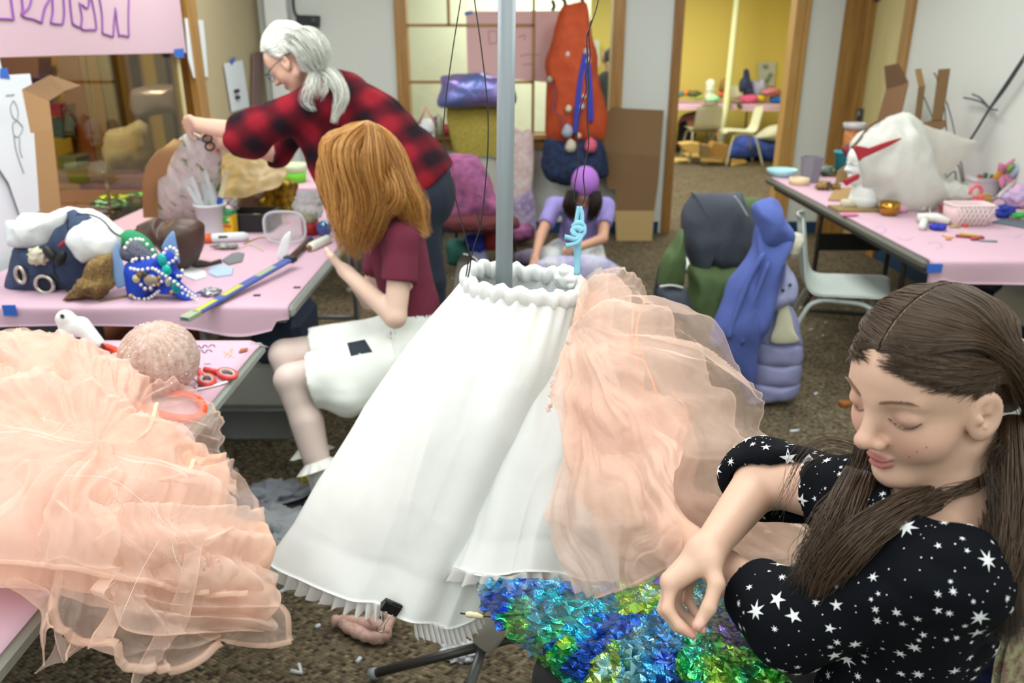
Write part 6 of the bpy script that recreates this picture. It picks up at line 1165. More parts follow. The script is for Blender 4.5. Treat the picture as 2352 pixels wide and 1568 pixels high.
mb = MB(); mb.bar(b, b+nrm(d_)*.03, .045, .02, (.1, .2, 1)); obj('guard', mb, mat('#20262c', .5), sw)
h0 = tz(664, 596, ZT+.022); h1 = tz(712, 550, ZT+.022); mb = MB(); mb.tube([h0, h1], [.013, .012], 10); obj('grip', mb, mat('#4a352c', .8, bump=(120, .5)), sw, 'dark brown wrapped grip'); mb = MB(); mb.tube([h1, h1+nrm(h1-h0)*.014], .013, 10); obj('pommel', mb, mat('#3d5fa8', .6), sw, 'blue end')
puffo('plastic_knife', c7((930, 1150), (950, 1030), (985, 950), (1045, 905), (1050, 960), (1030, 1080), (1030, 1150)), tz(650, 598)[1], .004, mat('#e2e6e6', .5), 'white plastic knife blade standing up by the sword guard', 'knife', n=40, rings=5)
for P, m, l in ((((2000, 860), (2090, 800), (2150, 790), (2200, 800), (2180, 870), (2060, 900)), '#74767a', 'grey felt scrap near the glue tube'), (((1720, 900), (1800, 860), (1900, 880), (1990, 850), (2000, 880), (1850, 915), (1760, 920)), '#1c1d20', 'black fabric scrap behind the bird beak'), (((1890, 930), (2000, 900), (2100, 930), (2090, 990), (1950, 1010), (1880, 980)), '#a9bfd8', 'pale blue tissue scrap behind the bird beak'), (((1640, 940), (1740, 930), (1850, 960), (1860, 1010), (1760, 1040), (1660, 1000)), '#dcdde0', 'white paper scrap behind the bird beak')):
    q = c6(*P); P3 = np.array([tz(*r) for r in q]); cen = P3.mean(0); mb = MB(); mb.prism(P3, V(0, 0, .006)); G_ = T1('fabric_scrap', mb, mat(m, .9), l, 'scrap')
for (x, y, w, h, c, l, nm) in ((590, 678, 20, 3, '#1c1c20', 'tiny black bead tube on the pink paper, left of the table corner', 'bead'), (682, 660, 16, 3, '#1c1c20', 'tiny black bead tube at the right edge of the long table', 'bead')): p = tz(x, y, ZT+.007); mb = MB(); mb.tube([p+V(-.012, 0, 0), p+V(.012, .002, 0)], .0035, 8); T1(nm, mb, mat(c, .5), l, 'bead')
q = c6((1900, 1170))[0]; mb = MB(); lumpy(mb, tz(*q)+V(0, 0, .012), (.036, .022, .014), .4, 4); T1('bead_cluster', mb, mat('#55575c', .25, .6, var=(200, '#d8d8de')), 'small cluster of silver beads beside the beak tip', 'beads')
FOIL = mat('#c9b8d8', .25, .6, var=(60, '#9fe0c0'), bump=(80, 1))
q = tz(425, 505); mb = MB(); lumpy(mb, q+V(0, .02, .03), (.075, .04, .035), .4, 4, seed=2, ridged=True); T1('foil_scrap', mb, FOIL, 'pink iridescent foil scrap left of the white tub', 'foil')
q = tz(556, 482); mb = MB(); lumpy(mb, q+V(0, .04, .03), (.05, .04, .05), .4, 4, seed=5, ridged=True); T1('foil_scrap', mb, FOIL, 'pink iridescent foil scrap behind the crayon box', 'foil')
for k, (P, c, l) in enumerate((([(560, 560), (600, 545), (640, 552)], '#a88a3a', 'gold ribbon strand in front of the clear container'), ([(545, 572), (575, 562), (605, 575)], '#c9c3a0', 'cream ribbon strand beside the glue tube'))): mb = MB(); mb.tube(spline([tz(*q, ZT+.006) for q in P], 16), .004, 6, flat=.5); T1('ribbon', mb, mat(c, .6), l, 'ribbon')
q = tz(520, 572); mb = MB(); lumpy(mb, q+V(0, 0, .012), (.05, .02, .012), .5, 4, seed=6); T1('wire_scrap', mb, mat('#b9bbb2', .5, var=(40, '#6a6658')), 'tangle of pale wire and beads under the glue tube', 'scrap')
q = tz(560, 455); mb = MB(); G = net([[at_y(500, 352, 4.15), at_y(560, 345, 4.2), at_y(640, 370, 4.25)], [at_y(505, 400, 4.05), at_y(580, 390, 4.0), at_y(660, 400, 4.05)], [at_y(505, 452, 3.92), at_y(570, 448, 3.9), at_y(640, 430, 3.95)]], 40, 40); G += gnormals(G)*(fbm(G, 8, 3, 3)*.02)[..., None]; mb = shell(MB(), G, .003); T1('reflection_sheet', mb, mat('#8a7440', .5, var=(7, '#a58a5c')), 'rumpled olive brown sheet standing in for a reflection behind the long table', 'paper')  # solid sheet added in place of a brown reflection in the glass
# tub and bag on the table behind
q = tz(668, 424); tb = thing('green_tub', 'bright green and clear tub on the back left table', 'tub', q+V(0, .1, 0)); mb = MB(); mb.lathe([(.07, 0), (.078, .07)], 24, q+V(0, .1, 0)); obj('tub', mb, mat('#6fcb2a', .5), tb); mb = MB(); mb.lathe([(.080, .07), (.082, .12), (.0, .122)], 24, q+V(0, .1, 0)); obj('lid', mb, mat('#cfe0b8', .5), tb, 'pale lid')
puffo('plastic_bag', c7((810, 360), (900, 300), (1000, 330), (1010, 460), (900, 480), (815, 450)), 5.2, .07, mat('#d3d8d2', .6), 'crumpled white plastic bag left of the green tub', 'bag', wr=(.02, 9), seed=6)
# held cloth, cardboard and scissors
t = NT('brushed cloth'); co = t.co('Object', (30, 30, 3)); nz = t.noise(co, 1, 3); r = t.ramp(nz.outputs[0], [(.36, '#5f8a4c'), (.42, '#c9c4bd'), (.65, '#ddd9d3')]); BRUSH = t.done(t.bsdf(r.outputs[0], .85))
puffo('cloth', [(375, 502), (372, 440), (384, 370), (405, 330), (436, 306), (468, 318), (498, 345), (502, 400), (497, 450), (488, 490), (440, 500)], 3.88, .05, BRUSH, 'white cloth with green streaks held up by the white haired woman', 'cloth', wr=(.016, 8), seed=7, lean=-.155)
mb = MB(); G = net([[at_y(400, 318, 3.56), at_y(420, 322, 3.54)], [at_y(350, 362, 3.54), at_y(390, 372, 3.60)], [at_y(328, 412, 3.70), at_y(376, 440, 3.82)], [at_y(330, 500, 3.86), at_y(372, 500, 3.95)]], 40, 16); shell(mb, G, .005); T1('cardboard_sheet', mb, mat('#b4925f', .85), 'curved tan cardboard sheet behind the white cloth in the hands of the woman', 'cardboard')
sc = thing('scissors', 'black scissors in the far hand of the white haired woman', 'scissors', at_y(478, 330, 3.56)); 
for k, (x, y) in enumerate(((476, 318), (482, 336))): mb = MB(); c = at_y(x, y, 3.545); a = np.linspace(0, 2*PI, 20, endpoint=False); mb.tube(np.stack([c[0]+.02*np.cos(a), c[1]+.006*np.sin(a), c[2]+.016*np.sin(a)], 1), .0045, 6, False, closed=True); obj('handle', mb, BLKC, sc)
mb = MB(); mb.bar(at_y(470, 325, 3.545), at_y(425, 302, 3.56), .012, .003, (0, 1, 0)); obj('blade', mb, mat('#888c90', .3, .9), sc)
# ---------------------------------------------------------------- papers on the glass
def wallpos(pts, x): return np.array([at_x(px, py, x) for px, py in pts])
XG = XL+.012
po = T1('poster', slab(MB(), wallpos([(-90, 134), (0, 132), (150, 127), (300, 124), (428, 121), (404, -70), (-90, -70)], XG), .002), mat('#cdb0bd', .75, bump=(9, .06)), 'big pink paper poster with purple block letters on the glass', 'poster')
def wstroke(mb, pts, x, w=.006): return mb.tube(spline(wallpos(pts, x), max(10, 5*len(pts))), w/2, 5)
INK = mat('#8a4aa6', .6)
for i, L in enumerate(([[(-20, 168), (60, 170), (125, 176)], [(93, -60), (108, 60), (125, 176)]], [[(190, -60), (205, 80), (192, 136)], [(192, 136), (240, 160), (300, 172), (376, 206)], [(376, 206), (392, 120), (410, 60), (450, -10)], [(290, -40), (265, 62), (192, 136)]], [[(470, -50), (476, 100), (458, 205)], [(458, 205), (500, 214), (566, 217)], [(566, 217), (578, 120), (570, -50)]],
                    [[(625, -50), (640, 110), (652, 212)], [(652, 212), (690, 235), (726, 248)], [(726, 248), (738, 160), (715, 20)], [(738, 40), (770, 68), (798, 60), (802, -40)], [(726, 230), (740, 262), (770, 268), (870, 265)], [(870, 265), (855, 140), (815, -60)]], [[(888, -50), (918, 130), (922, 298)], [(922, 298), (970, 315), (1020, 330)], [(1020, 330), (1028, 200), (1040, 70)], [(1045, 100), (1052, 200), (1072, 325)], [(1066, 318), (1110, 318), (1160, 332)], [(1160, 332), (1156, 150), (1162, -50)]])):
    mb = MB()
    for s_ in L: wstroke(mb, c1(*s_), XG+.0035, .009)
    obj('drawn_letter', mb, INK, po, 'purple outlined letter')
mb = slab(MB(), wallpos([(400, 113), (422, 111), (423, 133), (401, 131)], XG+.003), .001); obj('blue_tape', mb, BLUETAPE, po, 'blue masking tape')
def note(name, quad, tapes, label, marks=(), x=XG, mk='#1a1a20', mw=.008):
    o = T1(name, slab(MB(), wallpos(quad, x), .0015), mat('#dde6ec', .8), label, 'paper')
    for q in tapes: obj('blue_tape', slab(MB(), wallpos(q, x+.003), .001), BLUETAPE, o, 'blue masking tape')
    for s_ in marks: obj('drawn_mark', wstroke(MB(), s_, x+.003, mw), mat(mk, .7), o)
    return o
note('paper_strip', c1((1662, 162), (1828, 182), (1850, 400), (1872, 690), (1742, 702), (1695, 540)), [c1((1705, 122), (1745, 118), (1755, 208), (1725, 215)), c1((1770, 650), (1805, 645), (1820, 735), (1780, 738))], 'blank white paper strip taped at both ends beside the pink poster')
note('paper_strip', c1((2013, 572), (2182, 540), (2215, 760), (2245, 960), (2085, 1010), (2050, 800)), [c1((2065, 555), (2110, 510), (2120, 540), (2085, 588))], 'white paper strip with black marks taped to the beige wall', [c1((2108, 825), (2145, 815)), c1((2118, 880), (2150, 875))], x=XL+.012, mw=.03)
note('figure_drawing', [(-60, 176), (68, 169), (74, 200), (80, 330), (90, 485), (48, 500), (20, 420), (-60, 300)], [[(0, 157), (16, 156), (23, 181), (0, 179)]], 'white sheet with a pencil figure drawing taped at the far left', [c1(*m_) for m_ in ([(55, 858), (130, 852)], [(120, 905), (95, 960), (110, 1040), (150, 1080), (165, 1010), (140, 930), (120, 905)], [(150, 1080), (115, 1120), (125, 1210), (165, 1230), (205, 1150), (150, 1080)], [(125, 1210), (140, 1330), (175, 1450), (215, 1560)], [(175, 1240), (180, 1350), (200, 1420)])], x=XL+.012, mk='#8a9096', mw=.004)
cbx = thing('cardboard_prop', 'bent cardboard strip leaning against the glass behind the bag', 'cardboard', at_y(118, 492, 3.2)); X_ = lambda *p: np.array([at_y(a, b, y) for a, b, y in p])
for P, c in ((X_((78, 302, 3.16), (120, 298, 3.16), (150, 575, 3.14), (98, 577, 3.14)), '#a67f54'), (X_((50, 205, 3.22), (112, 232, 3.20), (120, 298, 3.16), (70, 305, 3.16)), '#98744c'), (X_((50, 205, 3.22), (115, 172, 3.26), (186, 196, 3.28), (150, 208, 3.24), (112, 232, 3.20)), '#7c5d3f')): obj('panel', slab(MB(), P, .004), mat(c, .85), cbx)
rd = thing('metal_rod', 'thin metal rod with a clamp standing behind the glass', 'rod', at_x(240, 470, XL-.14)); mb = MB(); P = wallpos([(172, -20), (196, 135), (222, 300), (240, 400)], XL-.14); mb.tube(P, .006, 8); obj('rod', mb, mat('#cdd6d6', .4), rd); mb = MB(); mb.tube(wallpos([(242, 400), (256, 500)], XL-.14), .008, 8); obj('lower_rod', mb, mat('#cdd6d6', .4), rd); mb = MB(); lumpy(mb, at_x(241, 406, XL-.14), (.014, .014, .03), .3, 3); obj('clamp', mb, mat('#c4cacc', .3, .8), rd)
mb = MB(); P = wallpos([(580, 124), (590, 119), (601, 122), (600, 250), (578, 252)], XL+.02); slab(mb, P, .012); T1('panel', mb, mat('#79605c', .7), 'mauve brown panel with a rounded top on the beige wall', 'panel')
# side room things seen through the glass, and a stand-in for a reflection
def far6(P): return c1(*P)
puffo('iridescent_sheet', far6([(1180, 830), (1300, 775), (1400, 762), (1560, 760), (1640, 765), (1650, 900), (1640, 1010), (1500, 1020), (1215, 1050)]), 6.7, .12, mat('#a9a6c4', .3, .4, var=(5, '#b0a8b8')), 'folded iridescent sheet seen through the glass', 'fabric')
puffo('dark_cloth', far6([(1640, 765), (1720, 770), (1780, 900), (1770, 1010), (1650, 1010), (1600, 900)]), 6.65, .12, mat('#38384c', .8), 'dark blue cloth beside the iridescent sheet seen through the glass', 'cloth')
puffo('reflection_shape', far6([(1020, 1190), (1120, 1150), (1280, 1165), (1340, 1300), (1300, 1420), (1190, 1510), (1080, 1520), (975, 1400)]), 6.6, .12, mat('#bdb8b0', .8), 'pale draped shape standing in for a reflection in the glass', 'reflection', wr=(.04, 5), seed=3)  # modelled shape put in for a pale reflection on the pane
for (P, c, l) in (([(440, 940), (545, 945), (545, 1055), (450, 1050)], '#8e2c5a', 'magenta box on the shelf behind the glass'), ([(455, 1065), (560, 1070), (570, 1250), (470, 1230)], '#1d4a72', 'blue box on the shelf behind the glass'), ([(520, 1400), (680, 1420), (690, 1568), (540, 1568)], '#6c765e', 'pale green bin behind the glass')):
    a_ = [at_y(*q, 6.9) for q in far6(P)]; mb = MB(); mb.prism(a_, V(0, .25, 0)); T1('storage_box', mb, mat(c, .7), l, 'box', 'boxes behind the glass')
for (P, c) in (([(0, 520), (345, 520), (345, 700), (0, 720)], '#7a5a4c'), ([(0, 720), (140, 700), (140, 1568), (0, 1568)], '#2a2a2c')):
    a_ = [at_y(*q, 7.0) for q in far6(P)]; mb = MB(); mb.prism(a_, V(0, .2, 0)); T1('shelf_unit', mb, mat(c, .8), 'brown shelf top behind the glass at the far left' if P[0][1] == 520 else 'dark shelf end behind the glass at the far left', 'shelf')
mb = MB(); a_ = at_y(290, 392, 6.6); box_between(mb, (a_[0]-.5, 6.35, a_[2]-.06), (a_[0]+.6, 7.1, a_[2]-.01)); T1('bench', mb, mat('#6a5640', .8), 'brown bench under the pale reflection shape behind the glass', 'bench')
mb = MB(); box_between(mb, (XL-1.0, 3.3, .60), (XL-.16, 5.5, .64)); tt = T1('side_table', mb, mat('#7a5a4c', .8), 'table with foil behind the glass', 'table')
for k, (x, y, w, c) in enumerate(((232, 470, 34, '#8f90d8'), (285, 462, 26, '#9c8fd0'), (322, 480, 22, '#5fc47a'), (275, 505, 26, '#9fc832'), (258, 455, 24, '#7fc9c2'))): p = at_x(x, y, XL-.3); mb = MB(); lumpy(mb, V(p[0], p[1], .65+.01*k), (.08, .06, .02+.02*(k % 2)), .5, 4, seed=k, ridged=True); T1('foil_scrap', mb, mat(c, .2, .7, bump=(50, 1)), ('lilac', 'violet', 'green', 'lime', 'turquoise')[k]+' iridescent foil scrap behind the glass', 'foil')
# ================================================================ coats on the chairs
c2 = crop(1480, 420, 2.903); cR = crop(1750, 250, 3.907); cB = crop(1750, 0, 3.907); c8 = crop(950, 300, 3.92); c9 = crop(1520, 130, 5.806); cS = crop(900, 0, 3.92)
GREYJ = mat('#3f4550', .8, bump=(60, .1)); OLIV = mat('#4c6138', .8, bump=(60, .1))
jk = thing('rain_jacket', 'dark grey and olive rain jacket over a chair back near the doorway', 'jacket', at_z(1640, 770, 0))
puffo('jacket_body', c2((330, 95), (350, 78), (600, 85), (650, 140), (690, 220), (735, 390), (700, 480), (620, 560), (520, 570), (400, 560), (385, 640), (320, 580), (285, 480), (255, 250), (290, 160)), 3.78, .08, GREYJ, 'dark grey back panel', parent=jk, wr=(.02, 5), seed=1, p=5)
puffo('lower_panel', c2((395, 545), (510, 560), (620, 560), (640, 700), (560, 900), (440, 1005), (330, 975), (290, 840), (305, 700), (310, 575)), 3.76, .11, OLIV, 'olive lower panel', parent=jk, wr=(.02, 5), seed=2, p=5)
puffo('shoulder_panel', c2((610, 100), (700, 98), (765, 112), (770, 250), (735, 390), (700, 280), (660, 180)), 3.86, .07, OLIV, 'olive shoulder', parent=jk, wr=(.01, 6))
puffo('sleeve', c2((225, 345), (255, 330), (262, 500), (255, 690), (106, 690), (112, 560), (140, 470), (185, 410)), 3.66, .07, OLIV, 'olive upper sleeve', parent=jk, wr=(.008, 7), seed=3)
puffo('sleeve_cuff', c2((106, 705), (255, 700), (300, 820), (322, 905), (200, 890), (130, 830)), 3.64, .065, GREYJ, 'dark grey lower sleeve', parent=jk, wr=(.008, 7), seed=4)
mb = MB(); mb.tube(spline(pxs(c2((102, 690), (180, 682), (258, 697)), y=3.59), 12), .009, 6, flat=.5); obj('reflective_stripe', mb, mat('#c9ccc8', .5), jk, 'pale reflective stripe')
puffo('side_panel', c2((100, 540), (60, 740), (45, 830), (110, 860), (130, 760), (130, 600)), 3.86, .05, mat('#2c2c34', .8), 'dark left edge', parent=jk)
mb = MB(); mb.tube(spline(pxs(c2((600, 88), (640, 140), (690, 225)), y=3.655), 12), .005, 6); obj('piping', mb, mat('#9aa29c', .6), jk, 'pale piping')
BLUH = mat('#5263a8', .95, bump=(120, .12))
hd = thing('hoodie', 'long periwinkle blue hooded fleece hanging over the chair back', 'hoodie', at_z(1710, 930, 0))
puffo('hood', c2((722, 180), (745, 140), (800, 112), (860, 125), (900, 165), (930, 240), (985, 330), (960, 400), (880, 420), (790, 400), (755, 310), (740, 250)), 3.34, .10, BLUH, parent=hd, wr=(.010, 7), seed=5)
puffo('hoodie_body', c2((750, 300), (850, 330), (975, 350), (930, 480), (880, 670), (810, 890), (760, 1050), (738, 1200), (705, 1400), (620, 1260), (500, 1090), (470, 1020), (560, 750), (630, 560), (725, 420)), 3.32, .08, BLUH, parent=hd, wr=(.024, 6), seed=6, p=4)
for P in ([(800, 460), (700, 640), (600, 900), (560, 1040)], [(830, 520), (760, 700), (690, 900), (650, 1080)]): mb = MB(); mb.tube(spline(pxs(c2(*P), y=3.235), 20), [.004]+[.012]*18+[.004], 8); obj('fold', mb, BLUH, hd)
mb = MB(); q = c2((985, 418))[0]; lumpy(mb, at_y(q[0], q[1], 3.34), (.042, .04, .060), .12, 4, rotm(0, .4, 0), seed=2); T1('fleece_cuff', mb, mat('#d2cfbc', .95, bump=(180, .5)), 'cream fleece cuff ball poking out beside the blue hood', 'fleece')
pj = thing('puffer_jacket', 'lavender quilted puffer jacket hanging under the blue hoodie', 'jacket', at_z(1780, 930, 0)); LAV = mat('#8d90b8', .6, bump=(30, .1))
puffo('jacket_front', c2((925, 530), (960, 560), (1000, 650), (995, 760), (940, 800), (820, 860), (800, 850), (860, 700)), 3.36, .06, mat('#a0a4cc', .6), 'pale lavender flap with snaps', parent=pj, wr=(.008, 8))
for (x, y) in ((925, 715), (972, 680), (822, 815)): q = c2((x, y))[0]; mb = MB(); mb.ell(at_y(q[0], q[1], 3.295), (.0075, .004, .0075), None, 12, 8); obj('snap_button', mb, mat('#4d4a3c', .3, .8), pj)
for k, P in enumerate((((830, 860), (900, 830), (960, 820), (1010, 900), (1035, 1000), (1040, 1080), (900, 1080), (760, 1060)), ((760, 1050), (900, 1060), (1040, 1060), (1035, 1200), (900, 1210), (745, 1190)), ((745, 1180), (900, 1190), (1036, 1180), (1022, 1330), (900, 1350), (730, 1330)), ((728, 1310), (900, 1330), (1024, 1320), (1005, 1410), (880, 1445), (700, 1462), (690, 1420)))): puffo('quilted_panel', c2(*P), 3.40, .06, LAV, parent=pj, n=50, p=3, wr=(.005, 9), seed=k)
puffo('lining', c2((905, 830), (960, 825), (1000, 980), (1022, 1058), (850, 1062), (870, 950)), 3.33, .012, mat('#cfcdb4', .9), 'cream lining', parent=pj)
# ================================================================ the right hand table
b0 = tz(1800, 408); mb = MB(); mb.lathe([(.06, 0), (.088, .022), (.100, .05), (.096, .05), (.084, .026), (0, .012)], 32, b0+V(0, .05, 0)); T1('bowl', mb, mat('#a9d8df', .4), 'light blue plastic bowl at the far corner of the right table', 'bowl')
b0 = tz(1862, 419); h = at_y(1862, 362, b0[1])[2]-ZT; mb = MB(); mb.lathe([(.058, 0), (.072, h), (.066, h), (.054, .01), (0, .01)], 7, b0+V(0, .02, 0), smooth=False); T1('cup', mb, mat('#85828f', .7, bump=(60, .1)), 'faceted grey paper cup beside the light blue bowl', 'cup')
b0 = tz(1837, 425); mb = MB(); mb.lathe([(.045, 0), (.062, 0), (.062, .042), (.045, .042), (.045, 0)], 32, b0+V(0, .02, 0)); T1('tape_roll', mb, mat('#dcc6a2', .6), 'roll of cream masking tape in front of the grey cup', 'tape')
b0 = tz(1940, 402)+V(0, .05, 0); tc_ = thing('teal_pail', 'turquoise pail behind the mannequin head', 'pail', b0); zt = at_y(1940, 348, b0[1])[2]; mb = MB(); mb.lathe([(.045, 0), (.066, zt-ZT), (.070, zt-ZT), (.070, zt-ZT-.01), (.064, zt-ZT-.012), (.042, .006), (0, .006)], 28, b0); obj('pail', mb, mat('#3fb0bc', .45), tc_)
j0 = V(b0[0]+.04, b0[1], zt-.02); jr = thing('jar', 'clear jar of orange craft pieces standing in the turquoise pail', 'jar', j0); zj = at_y(1955, 282, j0[1])[2]-j0[2]
mb = MB(); mb.lathe([(.048, 0), (.056, .02), (.058, zj*.8), (0, zj*.8)], 28, j0); obj('orange_contents', mb, mat('#c9813f', .5, var=(50, '#8e4a1e'), bump=(60, .6)), jr, 'orange craft pieces'); mb = MB(); mb.lathe([(.06, zj*.8), (.072, zj*.86), (.074, zj), (.066, zj), (.056, zj*.84)], 28, j0); obj('clear_rim', mb, mat('#b9b6b4', .4), jr)
puffo('craft_pieces', cR((735, 350), (800, 330), (840, 345), (830, 400), (760, 410)), j0[1]-.10, .03, mat('#7a2f36', .6), 'dark red craft pieces in the turquoise pail', 'craft pieces', wr=(.01, 20))
# mannequin head in the white bag
mh = tz(1975, 482)+V(.02, .06, 0); mt = thing('mannequin_head', 'white foam mannequin head on a cylinder base with a red band across its face', 'mannequin', mh); HC = at_y(1985, 372, mh[1]); HRm = head_axes(math.radians(78), math.radians(4)); FOAM = mat('#e4e8e6', .7)
v, f = sdf_mesh(lambda p: smin(head_sdf(f32(p), HC, HRm, 1.05, ears=False), smin(sd_cone(f32(p), HC+V(.02, 0, -.05), V(HC[0]+.03, HC[1], ZT+.08), .05, .055), sd_cone(f32(p), V(HC[0]+.03, HC[1], ZT+.07), V(HC[0]+.03, HC[1], ZT+.058), .075, .08), .03), .03), (HC[0]-.2, HC[1]-.2, ZT-.03), (HC[0]+.2, HC[1]+.2, HC[2]+.17), .006); v = v[:]; mb = MB(); vv = v.copy(); vv[:, 2] = np.maximum(vv[:, 2], ZT+.004); mb.add(vv, f); obj('foam_head', mb, FOAM, mt)
RED = mat('#a8222f', .6); yb = HC[1]-.205
for P, l in ((((815, 345), (860, 330), (880, 380), (960, 350), (1100, 300), (1235, 262), (1250, 272), (1150, 330), (1000, 400), (900, 445), (870, 468), (840, 400)), 'red band over the eyes'), (((725, 640), (760, 625), (860, 582), (872, 625), (800, 665), (755, 690)), 'red band at the chin')):
    puffo('red_band', cR(*P), yb, .006, RED, l, parent=mt, n=60, rings=5)
mb = MB(); mb.tube(spline([at_y(*c5_, yb+.01) for c5_ in cR((775, 510), (795, 490), (820, 510))], 12), .0035, 6); obj('drawn_eye', mb, mat('#8a929a', .7), mt, 'faint grey eye'); mb = MB(); mb.tube(spline([at_y(*q, HC[1]) for q in cR((800, 350), (870, 280), (960, 160), (1060, 105), (1150, 90))], 20), .006, 6); obj('headband', mb, mat('#5a3526', .6), mt, 'brown headband')
BAGM = mat_sheer('#eef0ea', .86, 'thin white plastic', var=.08)
wb = thing('plastic_bag', 'crumpled white plastic bag draped over the mannequin head with a long tail', 'bag', tz(2110, 480))
puffo('bag_body', cR((862, 345), (940, 240), (1020, 215), (1110, 130), (1200, 85), (1280, 92), (1400, 150), (1480, 300), (1500, 480), (1560, 640), (1600, 780), (1370, 920), (1290, 895), (1070, 840), (950, 720), (885, 600), (868, 480)), HC[1]-.02, .16, BAGM, parent=wb, wr=(.022, 8), seed=4)
puffo('bag_fan', cR((1270, 95), (1400, 125), (1600, 190), (1780, 260), (1910, 285), (1900, 310), (1800, 440), (1720, 530), (1640, 590), (1500, 640), (1420, 500), (1330, 300)), HC[1]-.0, .035, mat_sheer('#e2e2da', .8, 'stretched plastic', var=.05), 'stretched fan of plastic', parent=wb, wr=(.006, 8), seed=5)
puffo('bag_tail', cR((1500, 650), (1600, 640), (1700, 665), (1790, 660), (1860, 710), (1905, 790), (1800, 800), (1680, 795), (1560, 800), (1420, 880), (1380, 800)), HC[1]-.03, .06, BAGM, parent=wb, wr=(.014, 12), seed=6)
puffo('tissue', cR((1070, 835), (1180, 850), (1300, 885), (1310, 905), (1250, 925), (1130, 890)), HC[1]-.14, .02, mat('#dba6b8', .8), 'pink tissue under the white plastic bag', 'tissue', wr=(.006, 20))
b0 = tz(2046, 497); mb = MB(); mb.lathe([(.035, 0), (.05, .03), (.052, .07), (.048, .07), (.03, .01), (0, .01)], 24, b0+V(0, .03, 0)); T1('gold_cup', mb, mat('#b8893a', .2, .9), 'small gold foil cup under the plastic bag', 'cup')
for k, (P, c, l, n_) in enumerate(((((590, 822), (660, 715), (840, 712), (822, 830)), '#a98a58', 'tan cardboard square in front of the mannequin', 'cardboard'), (((680, 560), (760, 500), (780, 660), (660, 665)), '#a08458', 'tan cardboard piece behind the mannequin chin', 'cardboard'))):
    q = [tz(*p, ZT+.006) for p in cR(*P)] if k == 0 else [at_y(*p, HC[1]+.12) for p in cR(*P)]; T1('cardboard', slab(MB(), q, .005), mat(c, .85), l, n_)
b0 = tz(1946, 478); mb = MB(); mb.tube([b0+V(-.035, -.01, .026), b0+V(.045, -.01, .026)], .026, 16); T1('ribbon_roll', mb, mat('#cfcab4', .7, bump=(300, .3)), 'roll of cream ribbon at the foot of the mannequin', 'roll')
mb = MB(); box_between(mb, tz(1925, 488)+V(0, 0, 0), tz(2028, 482)+V(0, .08, .012)); T1('board', mb, mat('#8c7448', .7), 'thin wooden board under the mannequin base', 'board')
b0 = tz(1903, 436); mb = MB(); lumpy(mb, b0+V(-.03, 0, .025), (.05, .03, .025), .3, 4, seed=1); lumpy(mb, b0+V(.04, 0, .02), (.03, .025, .02), .3, 4, seed=2); T1('goggles', mb, mat('#26293a', .5, var=(30, '#b8913a')), 'dark blue and gold trinket left of the tan cardboard square', 'trinket')
b0 = tz(1902, 405); mb = MB(); lumpy(mb, b0+V(0, .05, .03), (.06, .03, .03), .4, 4, seed=3); T1('fabric_scrap', mb, mat('#42444a', .8, var=(30, '#9ab098')), 'dark scrap between the grey cup and the pail', 'scrap')
b0 = tz(1950, 497); mb = MB(); lumpy(mb, b0+V(0, 0, .008), (.04, .015, .008), .5, 4, seed=4); T1('pink_scrap', mb, mat('#e58ab0', .7), 'bright pink scrap on the table edge below the cardboard', 'scrap')
# cardboard strips, wire and branch by the right wall
cs = thing('cardboard_prop', 'folded brown cardboard strip leaning in front of the pale door', 'cardboard', at_x(2020, 398, 2.56))
for P, c in (([(1105, 592), (1230, 570), (1320, 742), (1122, 802)], '#66492e'), ([(1122, 800), (1318, 748), (1240, 1085), (1150, 1560), (960, 1560), (1040, 1090)], '#8a6848')): obj('panel', slab(MB(), wallpos(cB(*P), 2.56), .006), mat(c, .85), cs)
cs = thing('cardboard_prop', 'cardboard frame with two upright strips standing behind the plastic bag', 'cardboard', at_x(2140, 395, 2.54))
for P, c in (([(1380, 622), (1430, 614), (1466, 772), (1412, 782)], '#927449'), ([(1412, 780), (1466, 770), (1424, 1110), (1372, 1108)], '#6f5636'), ([(1592, 622), (1692, 615), (1620, 1085), (1530, 1085)], '#6f5634'), ([(1424, 1110), (1530, 1080), (1650, 1075), (1655, 1130), (1590, 1175), (1500, 1150)], '#735a38'), ([(1500, 1140), (1600, 1160), (1600, 1560), (1500, 1560)], '#735a38'), ([(1545, 655), (1556, 650), (1595, 720), (1585, 725)], '#7c6240')): obj('strip', slab(MB(), wallpos(cB(*P), 2.54), .006), mat(c, .85), cs)
br = thing('branch', 'long bare wire branch leaning against the right wall', 'branch', at_x(2230, 320, 2.80)); WIRE = mat('#4a5254', .5, .3)
for P, r in (([(2420, 400), (2352, 510), (2200, 740), (2040, 980), (1950, 1130), (1870, 1255)], .008), ([(2352, 540), (2190, 790), (2060, 960)], .006), ([(1810, 875), (1960, 910), (2050, 975), (2112, 988)], .005), ([(1888, 845), (1960, 880), (2045, 975)], .005)): mb = MB(); mb.tube(spline(wallpos(cB(*P), 2.80), 24), r, 6); obj('twig', mb, WIRE, br)
for k, (P, l) in enumerate((([(1455, 870), (1500, 980), (1560, 1120)], 'thin wire prop between the two cardboard uprights'), ([(1655, 910), (1700, 1060), (1735, 1220)], 'thin wire prop right of the cardboard frame'), ([(1640, 960), (1660, 1200)], 'short wire prop touching the right cardboard upright'))): mb = MB(); mb.tube(spline(wallpos(cB(*P), 2.57), 12), .004, 6); T1('wire', mb, WIRE, l, 'wire')
ws = thing('wire_stand', 'bent wire frame standing on the table behind the plastic bag tail', 'wire', tz(2190, 415))
